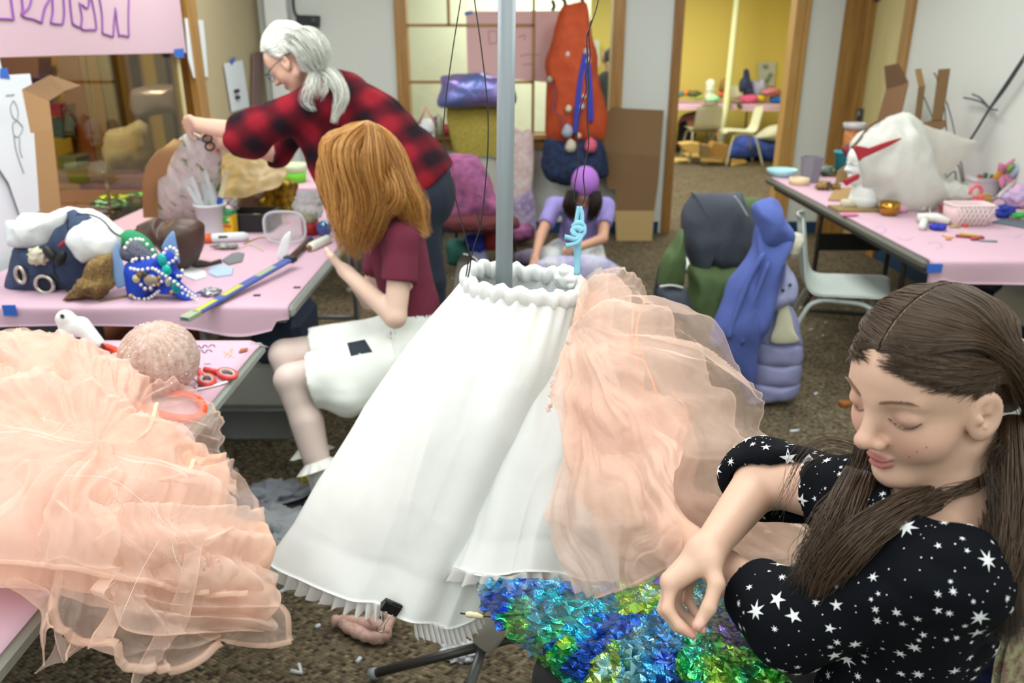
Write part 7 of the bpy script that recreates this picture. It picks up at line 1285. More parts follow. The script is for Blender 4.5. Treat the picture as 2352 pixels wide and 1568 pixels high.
for P in ([(1640, 600), (1700, 530), (1760, 500), (1790, 620), (1800, 660)], [(1770, 450), (1790, 500), (1815, 650)], [(1650, 620), (1730, 560), (1740, 640)]): mb = MB(); mb.tube(spline([at_y(*q, 4.75) for q in cR(*P)], 16), .004, 6); obj('wire', mb, WIRE, ws)
# planter, flowers, basket
b0 = tz(2270, 452); pl = thing('planter', 'white rectangular planter holding crayons and markers', 'planter', b0+V(0, .06, 0)); yy = b0[1]; x0, x1 = at_y(2243, 430, yy)[0], at_y(2300, 430, yy)[0]; zt = at_y(2270, 410, yy)[2]
mb = MB(); G = [[V(x, y, z) for x, y in ((x0+i, yy+i*.5), (x1-i, yy+i*.5), (x1-i, yy+.12-i*.5), (x0+i, yy+.12-i*.5))] for z, i in ((ZT+.003, .018), (zt-.02, .004), (zt-.02, -.004), (zt, -.004), (zt, .006), (zt-.03, .010))]; mb.grid(np.array(G), False, True, smooth=False); mb.add(np.array(G[5]), [(0, 1, 2, 3)], 0, False); mb.add(np.array(G[0]), [(3, 2, 1, 0)], 0, False); obj('planter_box', mb, mat('#d3d0d6', .5), pl)
for k, (x, y, c, l) in enumerate(((1955, 590, '#a83428', 'red crayon tips in the white planter'), (2010, 575, '#2c4a2e', 'dark green bottle in the white planter'), (2070, 590, '#3a4a40', 'grey green marker in the white planter'))): q = cR((x, y))[0]; p = at_y(*q, yy+.05); mb = MB(); mb.tube([V(p[0], p[1], zt-.06), p], [.016, .012], 10); T1('marker', mb, mat(c, .5), l, 'marker')
LEAF = mat('#2f5a34', .7)
fl = thing('fabric_flower', 'pink and orange fabric lily with dark green stem beside the planter', 'flower', tz(2310, 470)); cfl = at_y(*cR((2175, 570))[0], yy-.05)
for k in range(6): a = k*1.05+.3; mb = MB(); d_ = V(math.cos(a), -.2, math.sin(a)); mb.tube([cfl, cfl+d_*.04, cfl+d_*.085+V(0, -.02, 0)], [.012, .026, .006], 8, flat=.25, up=(0, 1, 0)); obj('petal', mb, mat('#e58fb4' if k % 3 else '#d99a3c', .7), fl)
mb = MB(); mb.tube(spline([cfl, at_y(*cR((2150, 720))[0], yy-.03), at_y(*cR((2120, 800))[0], yy-.02)], 12), .009, 8); obj('stem', mb, LEAF, fl)
mb = MB(); lumpy(mb, at_y(*cR((2210, 860))[0], yy-.02), (.065, .05, .045), .4, 3, seed=7); obj('leaf', mb, mat('#24402e', .8), fl)
for (P, r, c, l, nm) in (([(2060, 860), (2180, 730), (2300, 620)], .014, '#d8d2d2', 'white and orange paint brush sticking up beside the lily', 'paint_brush'), ([(2130, 850), (2230, 730), (2310, 610)], .012, '#c47a3c', 'orange leaf shaped paddle beside the lily', 'paddle'), ([(2230, 610), (2352, 470)], .02, '#a9b2cc', 'pale blue glue tube pointing up at the right edge', 'tube'), ([(2300, 540), (2380, 440)], .018, '#24389c', 'dark blue capped marker at the right edge of the frame', 'marker'), ([(2200, 560), (2260, 490)], .012, '#6fae4a', 'light green marker behind the lily', 'marker')): mb = MB(); mb.tube([at_y(*q, yy-.07) for q in cR(*P)], r, 10); T1(nm, mb, mat(c, .5), l, nm.split('_')[-1])
for k, (P, r, c, l, nm) in enumerate((([(1590, 850), (2070, 855)], None, '#a58a5a', 'shallow wooden tray behind the lattice basket', 'tray'),)):
    a_, b_ = tz(2157, 474), tz(2280, 474); mb = MB(); box_between(mb, (a_[0], a_[1], ZT+.004), (b_[0], a_[1]+.14, ZT+.05), bev=.004); T1(nm, mb, mat(c, .7), l, nm)
mb = MB(); q = [at_y(*p, tz(2200, 492)[1]) for p in cR((1622, 870), (1745, 868), (1740, 945), (1640, 950))]; mb.prism(q, V(0, .05, 0)); T1('small_box', mb, mat('#c46a3a', .6, var=(8, '#8a4fa0')), 'orange and purple box behind the lattice basket', 'box')
b0 = tz(2238, 520); bs = thing('basket', 'white lattice basket with pink tint near the front of the right table', 'basket', b0+V(0, .05, 0)); yy = b0[1]-.01; x0, x1 = at_y(2190, 500, yy)[0], at_y(2287, 500, yy)[0]; zt = at_y(2238, 474, yy)[2]
def rr(x0, x1, y0, y1, z, r=.04, n=40): a = np.linspace(0, 2*PI, n, endpoint=False); return np.stack([(x0+x1)/2+((x1-x0)/2)*np.sign(np.cos(a))*np.abs(np.cos(a))**.35, (y0+y1)/2+((y1-y0)/2)*np.sign(np.sin(a))*np.abs(np.sin(a))**.35, np.full(n, z)], 1)
mb = MB(); mb.grid(np.array([rr(x0+.018, x1-.018, yy+.012, yy+.12, ZT+.004), rr(x0+.004, x1-.004, yy+.003, yy+.13, ZT+.03), rr(x0, x1, yy, yy+.135, zt), rr(x0+.006, x1-.006, yy+.006, yy+.129, zt), rr(x0+.02, x1-.02, yy+.018, yy+.115, ZT+.012), rr(x0+.07, x1-.07, yy+.06, yy+.07, ZT+.011)]), False, True); obj('basket_body', mb, mat('#d9bcc0', .6), bs)
mb = MB()
for s in np.linspace(x0-.03, x1+.03, 13):
    for dx in (.045, -.045):
        a_, b_ = V(s, yy-.003, ZT+.012), V(s+dx, yy-.003, zt-.004)
        if x0+.01 < a_[0] < x1-.01 and x0 < b_[0] < x1: mb.tube([a_, b_], .0028, 5)
mb.tube(np.vstack([rr(x0, x1, yy, yy+.135, zt)]), .004, 6, False, closed=True); obj('lattice', mb, mat('#e8dcd8', .6), bs, 'raised diagonal lattice and rim')
gg_ = tz(2145, 520); gn = thing('glue_gun', 'white hot glue gun lying in front of the lattice basket', 'glue gun', gg_); mb = MB(); mb.tube([tz(2108, 500, ZT+.028), tz(2150, 500, ZT+.03), tz(2182, 508, ZT+.025)], [.022, .024, .014], 12); obj('barrel', mb, mat('#d9dcd4', .5), gn); mb = MB(); mb.tube([tz(2125, 500, ZT+.025), tz(2118, 522, ZT+.02)], [.02, .016], 12); obj('handle', mb, mat('#d4d7cf', .5), gn); mb = MB(); mb.tube(spline([tz(2120, 480, ZT+.03), tz(2134, 474, ZT+.03), tz(2136, 492, ZT+.02)], 10), .004, 6); obj('power_cord', mb, mat('#d9dcd4', .5), gn)
q = tz(2153, 528); bf = thing('fabric_flower', 'small cobalt blue fabric flower on the pink paper left of the basket', 'flower', q)
for k in range(5): a = k*1.26; mb = MB(); lumpy(mb, q+V(.022*math.cos(a), .02*math.sin(a), .015), (.02, .018, .013), .2, 3, seed=k); obj('petal', mb, mat('#2c35a8', .8), bf)
mb = MB(); lumpy(mb, tz(2216, 521)+V(0, 0, .008), (.014, .010, .009), .2, 3); T1('bead', mb, mat('#d8502c', .5), 'orange red bead in front of the lattice basket', 'bead')
for (a_, b_, r, c, l, nm) in (((2195, 541), (2240, 545), .007, '#9c3c3c', 'dark red pencil on the right table', 'pencil'), ((2205, 536), (2255, 543), .006, '#b9b04a', 'olive yellow pencil on the right table', 'pencil'), ((2232, 548), (2258, 546), .009, '#a84848', 'short red crayon right of the pencils', 'crayon'), ((2165, 540), (2190, 545), .005, '#d8b48a', 'tan craft stick left of the pencils', 'stick'), ((2250, 552), (2290, 554), .005, '#8c90a0', 'grey pencil nearest the table front', 'pencil'), ((2180, 520), (2205, 521), .006, '#b39a62', 'tan wooden stick leaning at the basket corner', 'stick'), ((2172, 548), (2185, 549), .006, '#d8865a', 'orange crayon stub left of the red pencil', 'crayon')): mb = MB(); mb.tube([tz(*a_, ZT+.004+r), tz(*b_, ZT+.004+r)], r, 8); T1(nm, mb, mat(c, .6), l, nm, 'pencils and sticks on the right table')
q = tz(2320, 512); mb = MB(); mb.prism([tz(2275, 512, ZT+.004), tz(2380, 530, ZT+.004), tz(2380, 512, ZT+.004), tz(2300, 503, ZT+.004)], V(0, 0, .004)); T1('grey_mat', mb, mat('#5c6470', .7), 'grey cutting mat at the right edge behind the basket', 'mat')
q = tz(2305, 500); mb = MB(); lumpy(mb, q+V(0, 0, .03), (.045, .03, .03), .5, 3, seed=4); T1('ribbon', mb, mat('#2438a0', .7), 'royal blue ribbon bow right of the lattice basket', 'ribbon')
q = tz(2325, 505); mb = MB(); lumpy(mb, q+V(.04, 0, .025), (.045, .02, .015), .4, 3, seed=5); T1('leaf', mb, mat('#3fae4a', .7), 'bright green fabric leaf at the right edge', 'leaf')
q = tz(2345, 485); mb = MB(); lumpy(mb, q+V(.05, .1, .06), (.08, .06, .06), .3, 3, seed=6); T1('tissue', mb, mat('#b9a8d0', .7, var=(8, '#d8a8c8')), 'lilac tissue pile at the right edge of the table', 'tissue')
for k, (P, c, l) in enumerate((([(1900, 840), (2000, 860), (2060, 830), (2120, 790)], '#7a5a9a', 'purple wire loops on the wooden tray'), ([(1950, 780), (2010, 770), (2060, 785), (2000, 800)], '#c4a02c', 'yellow wire loop on the wooden tray'))): mb = MB(); mb.tube(spline([at_y(*q, tz(2230, 472)[1]) for q in cR(*P)], 20), .006, 6); T1('wire', mb, mat(c, .5), l, 'wire')
mb = MB(); c_ = at_y(*cR((1920, 745))[0], 4.0); a = np.linspace(-.3, 3.5, 16); mb.tube(np.stack([c_[0]+.028*np.cos(a), c_[1]+0*a, c_[2]+.03*np.sin(a)], 1), .009, 8); mb.box(c_+V(.02, 0, -.04), (.05, .03, .04)); T1('clamp', mb, mat('#e0646c', .5), 'coral plastic clip holding the tail of the plastic bag', 'clip')
# ================================================================ along the back wall
mb = MB()
og_ = thing('orange_costume', 'orange hanging costume trousers with blue stripes and a navy skirt', 'costume', at_y(1320, 415, 6.7)); ORG = mat('#c8542a', .8, var=(9, '#b0441e'), bump=(20, .2))
puffo('orange_cloth', [(1290, 18), (1312, 14), (1335, 10), (1348, 18), (1358, 80), (1374, 180), (1389, 255), (1382, 320), (1320, 325), (1258, 322), (1257, 190), (1264, 130), (1278, 60)], 6.72, .11, ORG, parent=og_, wr=(.02, 5), seed=2, n=80)
puffo('navy_skirt', [(1256, 322), (1310, 324), (1380, 316), (1394, 402), (1350, 408), (1300, 420), (1252, 408)], 6.72, .10, mat('#16223f', .9, var=(28, '#2c3a60'), bump=(40, .3)), 'navy textured skirt', parent=og_, wr=(.015, 7), seed=3)
BL2 = mat('#2c3fb0', .7)
for P in ([(1343, 112), (1352, 118), (1338, 190), (1328, 300), (1317, 298), (1326, 190)], [(1345, 145), (1357, 150), (1363, 270), (1352, 273), (1348, 200)]): puffo('blue_stripe', P, 6.60, .006, BL2, 'blue stripe', parent=og_, n=40, rings=5)
for (x, y, r, c) in ((1303, 302, .045, '#a9abba'), (1357, 335, .05, '#d8627c'), (1311, 336, .045, '#c9c2ae'), (1304, 125, .018, '#d8c8bc'), (1346, 118, .02, '#c8b8b8'), (1351, 140, .02, '#c0b4bc'), (1306, 250, .025, '#d8c8a8'), (1337, 245, .02, '#b8b0c8'), (1262, 183, .022, '#9aa08c'), (1330, 312, .02, '#d8a890'), (1341, 222, .016, '#e0c8a8')): mb = MB(); lumpy(mb, at_y(x, y, 6.60), (r, r*.7, r*1.15), .2, 3, nu=16, nv=10); obj('pompom', mb, mat(c, .8), og_)
mb = MB(); mb.tube(spline([at_y(*q, 6.6) for q in ((1264, 182), (1275, 215), (1270, 250), (1292, 270), (1295, 295))], 20), .011, 6, flat=.4); obj('purple_ribbon', mb, mat('#6a4a80', .7), og_, 'purple ribbon')
hg = thing('coat_hanger', 'black hangers hooked at the window top holding the orange costume', 'hanger', at_y(1315, 5, 6.72))
for P in ([(1296, 18), (1298, 5), (1290, -10), (1302, -40)], [(1338, 14), (1338, 0), (1330, -12), (1342, -40)], [(1268, 0), (1273, 14), (1268, 24)]): mb = MB(); mb.tube(spline([at_y(*q, 6.72) for q in P], 12), .014, 8); obj('hook', mb, BLKC, hg)
gc = at_y(1090, 450, 6.55); GOLDS = mat('#d6c562', .4, .15, var=(70, '#b09c3c'), bump=(260, 1))
puffo('gold_cloth', [(1030, 242), (1085, 232), (1136, 246), (1150, 300), (1152, 420), (1120, 456), (1070, 440), (1042, 340)], 6.70, .06, GOLDS, 'gold sequin cloth hanging under the blue iridescent hat cover', 'cloth', wr=(.012, 6))
puffo('iridescent_cloth', [(1008, 242), (1016, 200), (1022, 176), (1075, 172), (1150, 178), (1175, 200), (1172, 240), (1085, 245), (1050, 246)], 6.62, .10, mat('#6c80c4', .3, .5, var=(5, '#9a80c0'), bump=(20, .6)), 'blue and violet iridescent cloth bundle on the window sill', 'cloth', wr=(.016, 6), seed=4)
puffo('patterned_cloth', [(1168, 306), (1200, 303), (1222, 308), (1223, 420), (1212, 452), (1168, 470)], 6.85, .03, mat('#d6b3b3', .85, var=(26, '#e8dcd8')), 'pale pink patterned cloth hanging over the sill right of the pole', 'cloth', wr=(.006, 7))
puffo('floral_cloth', [(1172, 470), (1195, 452), (1223, 440), (1228, 545), (1176, 548)], 6.82, .04, mat('#8a78a8', .85, var=(24, '#c4b8d0')), 'purple floral cloth under the pink patterned cloth', 'cloth', wr=(.006, 7))
puffo('pink_bag', [(1172, 525), (1200, 514), (1226, 520), (1222, 548), (1180, 556)], 6.5, .08, mat('#b86aa0', .7, var=(9, '#2c2430')), 'small pink and black bag on the floor by the floral cloth', 'bag')
mk = thing('face_mask', 'white painted face mask standing on the window sill behind the plaid shirt', 'mask', at_y(980, 330, 6.55)); MC_ = at_y(981, 301, 6.82); MR = head_axes(math.radians(-8), math.radians(6))
v, f = sdf_mesh(lambda p: smax(head_sdf(f32(p), MC_, MR, 1.05, ears=False), -((f32(p)-f32(MC_))@f32(MR[:, 1]))+.0, .01), MC_-.18, MC_+.18, .009); mb = MB(); mb.add(v, f); o = obj('mask_face', mb, SKIN, mk); vcol(o, skin_cols(v, '#e9edf0', MC_, MR, 1.0, lips='#8a3a5a', blush='#e0dfe4', lid='#5a8a90'))
mb = MB(); mb.tube([at_y(*q, 6.5) for q in ((962, 284), (978, 246), (1000, 282))], .012, 6); T1('triangle_frame', mb, mat('#d89a90', .7), 'pink triangle frame above the white mask', 'frame')
for k, (x, y0, y1, r, c, l) in enumerate(((948, 305, 274, .05, '#2f6a80', 'teal bottle on the sill left of the white mask'), (1010, 312, 262, .04, '#b8b8a0', 'pale bottle on the sill right of the white mask'), (1026, 312, 285, .04, '#a84038', 'red capped jar on the sill beside the gold cloth'), (1003, 292, 268, .035, '#2c3a6a', 'navy bottle behind the white mask'))): a_, b_ = at_y(x, y0, 6.85), at_y(x, y1, 6.85); a_[2] = max(a_[2], WZ0); mb = MB(); mb.lathe([(r, 0), (r, (b_[2]-a_[2])*.7), (r*.5, b_[2]-a_[2]), (0, b_[2]-a_[2])], 14, a_+V(0, .02, 0)); T1('bottle', mb, mat(c, .4), l, 'bottle', 'bottles on the sill')
puffo('knit_jacket', [(1030, 366), (1060, 356), (1100, 368), (1122, 410), (1135, 450), (1165, 480), (1168, 505), (1100, 512), (1034, 508), (1028, 440)], 5.28, .10, mat('#b0628e', .9, var=(16, '#7c4a74'), bump=(60, .3)), 'pink and purple striped knitted jacket slung on the back wall chair', 'jacket', wr=(.014, 7), seed=8)
puffo('folded_cloth', [(1030, 500), (1100, 492), (1180, 498), (1184, 522), (1100, 530), (1030, 526)], 5.20, .12, mat('#5a2428', .9), 'dark red folded cloth on the seat under the pink jacket', 'cloth', wr=(.012, 9))
for k, (P, c, l) in enumerate((([(1072, 540), (1110, 536), (1114, 570), (1076, 574)], '#2430a0', 'royal blue bag under the pink jacket chair'), ([(1030, 560), (1072, 556), (1078, 600), (1034, 606)], '#1f5a50', 'dark teal bag on the floor under the pink jacket chair'), ([(1076, 576), (1112, 578), (1114, 640), (1080, 640)], '#8a90b8', 'pale lilac bag under the pink jacket chair'), ([(1112, 525), (1140, 522), (1142, 565), (1114, 566)], '#8c2c2c', 'red bag under the pink jacket chair'), ([(1188, 580), (1240, 575), (1244, 596), (1190, 602)], '#a498b8', 'lilac fabric scrap on the floor left of the kneeling person'))): puffo('bag' if k < 4 else 'fabric_scrap', P, 5.35 if k < 4 else 5.9, .08 if k < 4 else .03, mat(c, .8), l, 'bag' if k < 4 else 'scrap', wr=(.012, 8), seed=k)
lc = thing('cardboard_sheet', 'large brown cardboard sheet leaning on the wall beside the doorway', 'cardboard', at_y(1450, 556, 6.7))
L_ = lambda P: np.array([at_y(a, b, 6.68+.24*(558-b)/310) for a, b in P])
obj('upper_panel', slab(MB(), L_([(1405, 246), (1440, 249), (1525, 253), (1517, 360), (1392, 348), (1380, 330), (1390, 262)]), .006), mat('#7c6242', .9), lc); obj('lower_panel', slab(MB(), L_([(1380, 332), (1392, 348), (1517, 360), (1512, 420), (1503, 484), (1413, 484), (1413, 436), (1396, 434)]), .006), mat('#74593b', .9), lc); obj('bottom_flap', slab(MB(), L_([(1413, 484), (1503, 484), (1497, 558), (1416, 557)]), .006), mat('#a98f60', .9), lc, 'lighter bottom flap')
sp = thing('wall_speaker', 'small black speaker box on the back wall by the column', 'speaker', at_y(703, 62, 6.93)); P = [at_y(*q, 6.9) for q in ((680, 34), (730, 36), (729, 62), (703, 63), (681, 56))]; mb = MB(); mb.prism(P, V(0, .1, 0)); obj('speaker_box', mb, mat('#24262a', .6), sp); mb = MB(); mb.lathe([(.03, 0), (.028, .006), (0, .004)], 20, at_y(718, 48, 6.9), rotm(PI/2, 0, 0)); obj('speaker_cone', mb, mat('#3a3c42', .5), sp); mb = MB(); mb.tube(spline([at_y(*q, 6.95) for q in ((672, -60), (673, 0), (676, 26), (684, 38))], 16), .012, 6); obj('power_cord', mb, mat('#3a3d40', .6), sp)
# pink poster behind the window glass with faint writing
pp = T1('poster', slab(MB(), [at_y(*q, 7.036) for q in ((1070, 26), (1352, 24), (1350, 198), (1074, 172))], .003), mat('#dcb4b4', .8), 'pink paper poster stuck behind the interior window', 'poster')
obj('blue_tape', slab(MB(), [at_y(*q, 7.032) for q in ((1066, 29), (1084, 24), (1086, 31), (1068, 36))], .002), mat('#4a74b8', .6), pp)
FAINT = mat('#c898a4', .8)
for P in ([(1122, 70), (1124, 100)], [(1122, 70), (1140, 72), (1142, 95), (1124, 100)], [(1150, 92), (1158, 86), (1164, 92), (1158, 98), (1151, 94)], [(1190, 85), (1205, 80), (1204, 92)], [(1195, 128), (1215, 124), (1240, 126)], [(1200, 148), (1225, 146)]): mb = MB(); mb.tube(spline([at_y(*q, 7.034) for q in P], 10), .004, 5); obj('drawn_mark', mb, FAINT, pp)
T1('paper_sheet', slab(MB(), [at_y(*q, 13.2) for q in ((1361, 92), (1376, 90), (1377, 152), (1363, 153))], .01), mat('#d8dcd0', .8), 'white paper on the yellow wall seen through the window beside the orange costume', 'paper')
p0 = at_y(1398, 200, 9.6); dp = thing('person', 'person in black standing in the yellow room, half hidden by the window frame', 'person', (p0[0], 9.6, 0)); hc_ = at_y(1400, 140, 9.6); DR = head_axes(math.radians(-60), 0)
v, f = sdf_mesh(lambda p: smin(smin(head_sdf(f32(p), hc_, DR), sd_cone(f32(p), hc_+V(0, 0, -.06), hc_+V(0, 0, -.22), .05, .06), .02), smin(sd_cone(f32(p), hc_+V(0, 0, -.28), hc_+V(0, 0, -.7), .13, .15), smin(sd_cone(f32(p), hc_+V(-.06, 0, -.75), V(hc_[0]-.08, 9.6, .04), .10, .06), sd_cone(f32(p), hc_+V(.08, 0, -.75), V(hc_[0]+.1, 9.6, .04), .10, .06), .02), .05), .05), hc_-V(.35, .3, hc_[2]+.0), hc_+V(.35, .3, .25), .018); mb = MB(); mb.add(v, f); o = obj('body', mb, SKIN, dp); vcol(o, skin_cols(v, '#c89a80', hc_, DR, 1))
v, f = sdf_mesh(lambda p: np.maximum(smin(sd_cone(f32(p), hc_+V(0, 0, -.26), hc_+V(0, 0, -.75), .16, .175), smin(sd_cone(f32(p), hc_+V(-.15, 0, -.26), hc_+V(-.2, -.05, -.6), .06, .055), sd_cone(f32(p), hc_+V(-.06, 0, -.8), V(hc_[0]-.08, 9.6, .1), .12, .08), .03), .05), .06-f32(p)[:, 2]), hc_-V(.4, .35, hc_[2]), hc_+V(.4, .35, -.1), .02); mb = MB(); mb.add(v, f); obj('clothing', mb, mat('#15171a', .9), dp, 'black clothes'); mb = MB(); lumpy(mb, hc_+V(.01, .01, .04), (.09, .095, .10), .06, 3); obj('hair', mb, mat('#1c1512', .6), dp, 'dark hair')
# ================================================================ the yellow room beyond the doorway
def FX(px, py, y): return at_y(px, py, y)
YF = 12.2
x0, x1, x2 = FX(1540, 240, YF)[0]-.6, FX(1697, 240, YF)[0], FX(1830, 240, YF)[0]; ft_ = mat('#8a8f8c', .5)
table('folding table in the yellow room under the foam head', x0, x1-.03, YF, YF+.76, .74, GREYP, ft_, [(V(x0+.4, YF+.15, 0), V(x0+.4, YF+.6, 0)), (V(x1-.3, YF+.15, 0), V(x1-.3, YF+.6, 0))]); paper('pink paper cover on the yellow room table under the foam head', x0, x1-.03, YF, YF+.76, .74, lambda u: .06, 4)
table('folding table in the yellow room under the dark blue costume', x1+.05, x2+.1, YF, YF+.76, .74, GREYP, ft_, [(V(x1+.3, YF+.15, 0), V(x1+.3, YF+.6, 0)), (V(x2, YF+.15, 0), V(x2, YF+.6, 0))]); paper('pink paper cover on the yellow room table under the dark blue costume', x1+.05, x2+.1, YF, YF+.76, .74, lambda u: .08, 5)
mb = MB(); a, b = FX(1667, 250, YF-.12), FX(1695, -20, YF+.3); mb.tube([V(a[0]-.05, YF-.12, 0), a, b, b+(b-a)*.9], .045, 14); T1('pole', mb, mat('#d8dca8', .6), 'pale cream pole rising past the yellow room table to the ceiling', 'pole')
hc_ = FX(1632, 200, YF+.2); FRm = head_axes(math.radians(10), 0); v, f = sdf_mesh(lambda p: smin(head_sdf(f32(p), hc_, FRm, 1.1, ears=False), smin(sd_cone(f32(p), hc_+V(0, .02, -.06), V(hc_[0], hc_[1], .80), .055, .07), sd_cone(f32(p), V(hc_[0]+.02, hc_[1], .81), V(hc_[0]+.03, hc_[1], .80), .09, .09), .04), .03), hc_-V(.2, .2, hc_[2]-.73), hc_+.2, .014); v[:, 2] = np.maximum(v[:, 2], .745); mb = MB(); mb.add(v, f); T1('mannequin_head', mb, mat('#dfe0c8', .8), 'white foam mannequin head on the yellow room table', 'mannequin')
puffo('costume', c9((1035, 470), (1040, 330), (1090, 260), (1100, 175), (1150, 170), (1170, 280), (1190, 400), (1225, 530), (1110, 540), (1080, 470)), YF+.3, .12, mat('#1e2a55', .8, var=(4, '#44546a')), 'dark blue peaked costume piece on the yellow room table', 'costume')
puffo('fabric', c9((1195, 320), (1280, 330), (1350, 300), (1400, 400), (1390, 490), (1320, 530), (1230, 530)), YF+.32, .10, mat('#b9bcc8', .8, var=(4, '#8a8cb8')), 'pale grey and lilac fabric beside the dark blue costume', 'fabric')
puffo('bust', c9((760, 420), (800, 310), (890, 300), (890, 480), (780, 480)), YF+.4, .08, mat('#94702f', .8), 'brown paper bag behind the cream pole', 'bag'); puffo('foam_piece', c9((930, 400), (1000, 380), (1030, 460), (1080, 520), (1000, 570), (930, 550)), YF+.2, .08, mat('#dcdcc0', .8), 'white foam piece right of the cream pole', 'foam')
for k, (x, y, w, c, l, n_) in enumerate(((1555, 216, .10, '#5a8a8a', 'teal scrap at the left end of the yellow room table', 'scrap'), (1561, 217, .06, '#c2406a', 'magenta scrap on the yellow room table', 'scrap'), (1575, 213, .09, '#c07a30', 'orange scrap on the yellow room table', 'scrap'), (1595, 215, .10, '#5a5c30', 'dark olive scrap on the yellow room table', 'scrap'), (1600, 222, .10, '#c0d870', 'lime green foil in front of the yellow room scraps', 'foil'), (1638, 226, .12, '#a8e8a8', 'pale green foil before the foam head', 'foil'), (1658, 217, .07, '#d05a2a', 'orange piece between foam head and cream pole', 'scrap'), (1720, 228, .14, '#e0608c', 'hot pink cloth on the right yellow room table', 'cloth'), (1745, 226, .10, '#d4c024', 'yellow cloth on the right yellow room table', 'cloth'), (1772, 212, .13, '#c87880', 'dusty pink scarf pile on the right yellow room table', 'cloth'), (1795, 216, .12, '#a8a030', 'olive yellow pile at the right end of the yellow room table', 'cloth'), (1790, 229, .15, '#2070b8', 'bright blue folded cloth at the right end of the yellow room table', 'cloth'))):
    p = FX(x, y, YF+.12+.02*(k % 3)); p[2] = max(p[2], .75+w*.35); mb = MB(); lumpy(mb, p, (w, w*.7, w*.45), .35, 3, nu=18, nv=12, seed=k); T1(n_, mb, mat(c, .6), l, n_, 'craft things on the yellow room tables')
pw_ = T1('drawing', slab(MB(), [FX(*q, 13.36) for q in c9((1285, 75), (1525, 70), (1500, 390), (1300, 380))], .01), mat('#c9cdc0', .8), 'white drawing taped to the yellow wall', 'paper')
for P in ([(1350, 130), (1400, 120), (1390, 150)], [(1380, 350), (1430, 260), (1460, 220)]): mb = MB(); mb.tube([FX(*q, 13.33) for q in c9(*P)], .02, 5); obj('drawn_mark', mb, mat('#7a9a8a', .8), pw_)
chair('cream shell chair pulled out in the yellow room', (FX(1700, 335, 11.3)[0]-.0, 11.3, 0), PI/2, mat('#cfcfae', .5), mat('#b8b89a', .5)); chair('cream shell chair at the left table of the yellow room', (FX(1612, 338, 11.6)[0], 11.6, 0), .1, mat('#a8a48a', .5), mat('#9a987c', .5))
q = at_z(1785, 372, 0); puffo('duffel_bag', c9((880, 1330), (900, 1230), (1000, 1190), (1100, 1130), (1250, 1110), (1400, 1130), (1560, 1110), (1560, 1340), (1400, 1365), (1100, 1340)), q[1]+.35, .3, mat('#1c2c6c', .7, var=(5, '#3a58b8'), bump=(9, .6)), 'big shiny blue bag on the yellow room floor', 'bag', wr=(.05, 4), seed=3)
puffo('cushion', c9((1250, 1085), (1340, 990), (1450, 925), (1600, 910), (1640, 1000), (1600, 1110), (1450, 1135)), q[1]+.25, .2, mat('#d0d0b0', .8), 'cream oval cushion lying on the blue bag', 'cushion')
for k, (P, c, l) in enumerate((([(250, 1170), (400, 1150), (545, 1170), (535, 1280), (420, 1290), (300, 1250)], '#c4a058', 'crumpled tan cardboard box on the yellow room floor'), ([(640, 1240), (700, 1145), (900, 1190), (860, 1350), (640, 1340)], '#9c7436', 'brown cardboard flap standing on the yellow room floor'), ([(540, 1180), (640, 1190), (640, 1350), (545, 1345)], '#7c6440', 'dark cardboard side between tan box and brown flap'))): mb = MB(); z_ = [FX(*p, 11.2-.1*k) for p in c9(*P)]; mb.prism(z_, V(0, .25, 0)); T1('cardboard_box', mb, mat(c, .85), l, 'cardboard')
for k, (P, l) in enumerate((([(200, 1240), (330, 1290), (540, 1310), (520, 1345), (330, 1340)], 'long tan cardboard scrap before the tan box'), ([(130, 1360), (330, 1370), (370, 1400), (160, 1420)], 'tan cardboard scrap by the left door jamb'), ([(540, 1350), (850, 1370), (850, 1430), (510, 1405)], 'tan cardboard flap on the carpet before the brown flap'), ([(930, 1350), (1080, 1350), (1130, 1420), (920, 1465)], 'tan cardboard scrap nearest the doorway'))): P3 = [at_z(*p, .004) for p in c9(*P)]; mb = MB(); mb.prism(P3, V(0, 0, .02)); T1('cardboard_scrap', mb, mat('#cfae62', .85), l, 'cardboard', 'cardboard scraps on the yellow room floor')
ph_ = FX(1625, 262, 12.6); bp = thing('person', 'person in pink top bent over under the table in the yellow room', 'person', (ph_[0], 12.6, 0)); hh = FX(1653, 268, 12.5); BR = head_axes(math.radians(-80), math.radians(50)); pv = FX(1583, 285, 12.7)
def bp_body(p): p = f32(p); d = smin(head_sdf(p, hh, BR), sd_cone(p, hh+V(-.06, .05, .02), FX(1635, 268, 12.6), .05, .06), .03); d = smin(d, sd_cone(p, FX(1635, 270, 12.6), pv, .12, .15), .06); d = smin(d, sd_cone(p, pv+V(0, -.1, 0), FX(1570, 335, 12.5)*V(1, 1, 0)+V(0, 0, .06), .11, .06), .05); d = smin(d, sd_cone(p, FX(1630, 270, 12.45), FX(1648, 290, 12.3), .045, .035), .03); return smin(d, sd_cone(p, FX(1648, 290, 12.3), FX(1652, 322, 12.2), .035, .03), .02)
v, f = sdf_mesh(bp_body, hh-V(1.1, .5, hh[2]), hh+V(.3, .7, .4), .02); mb = MB(); mb.add(v, f); o = obj('body', mb, SKIN, bp); vcol(o, skin_cols(v, '#b87a5c', hh, BR, 1))
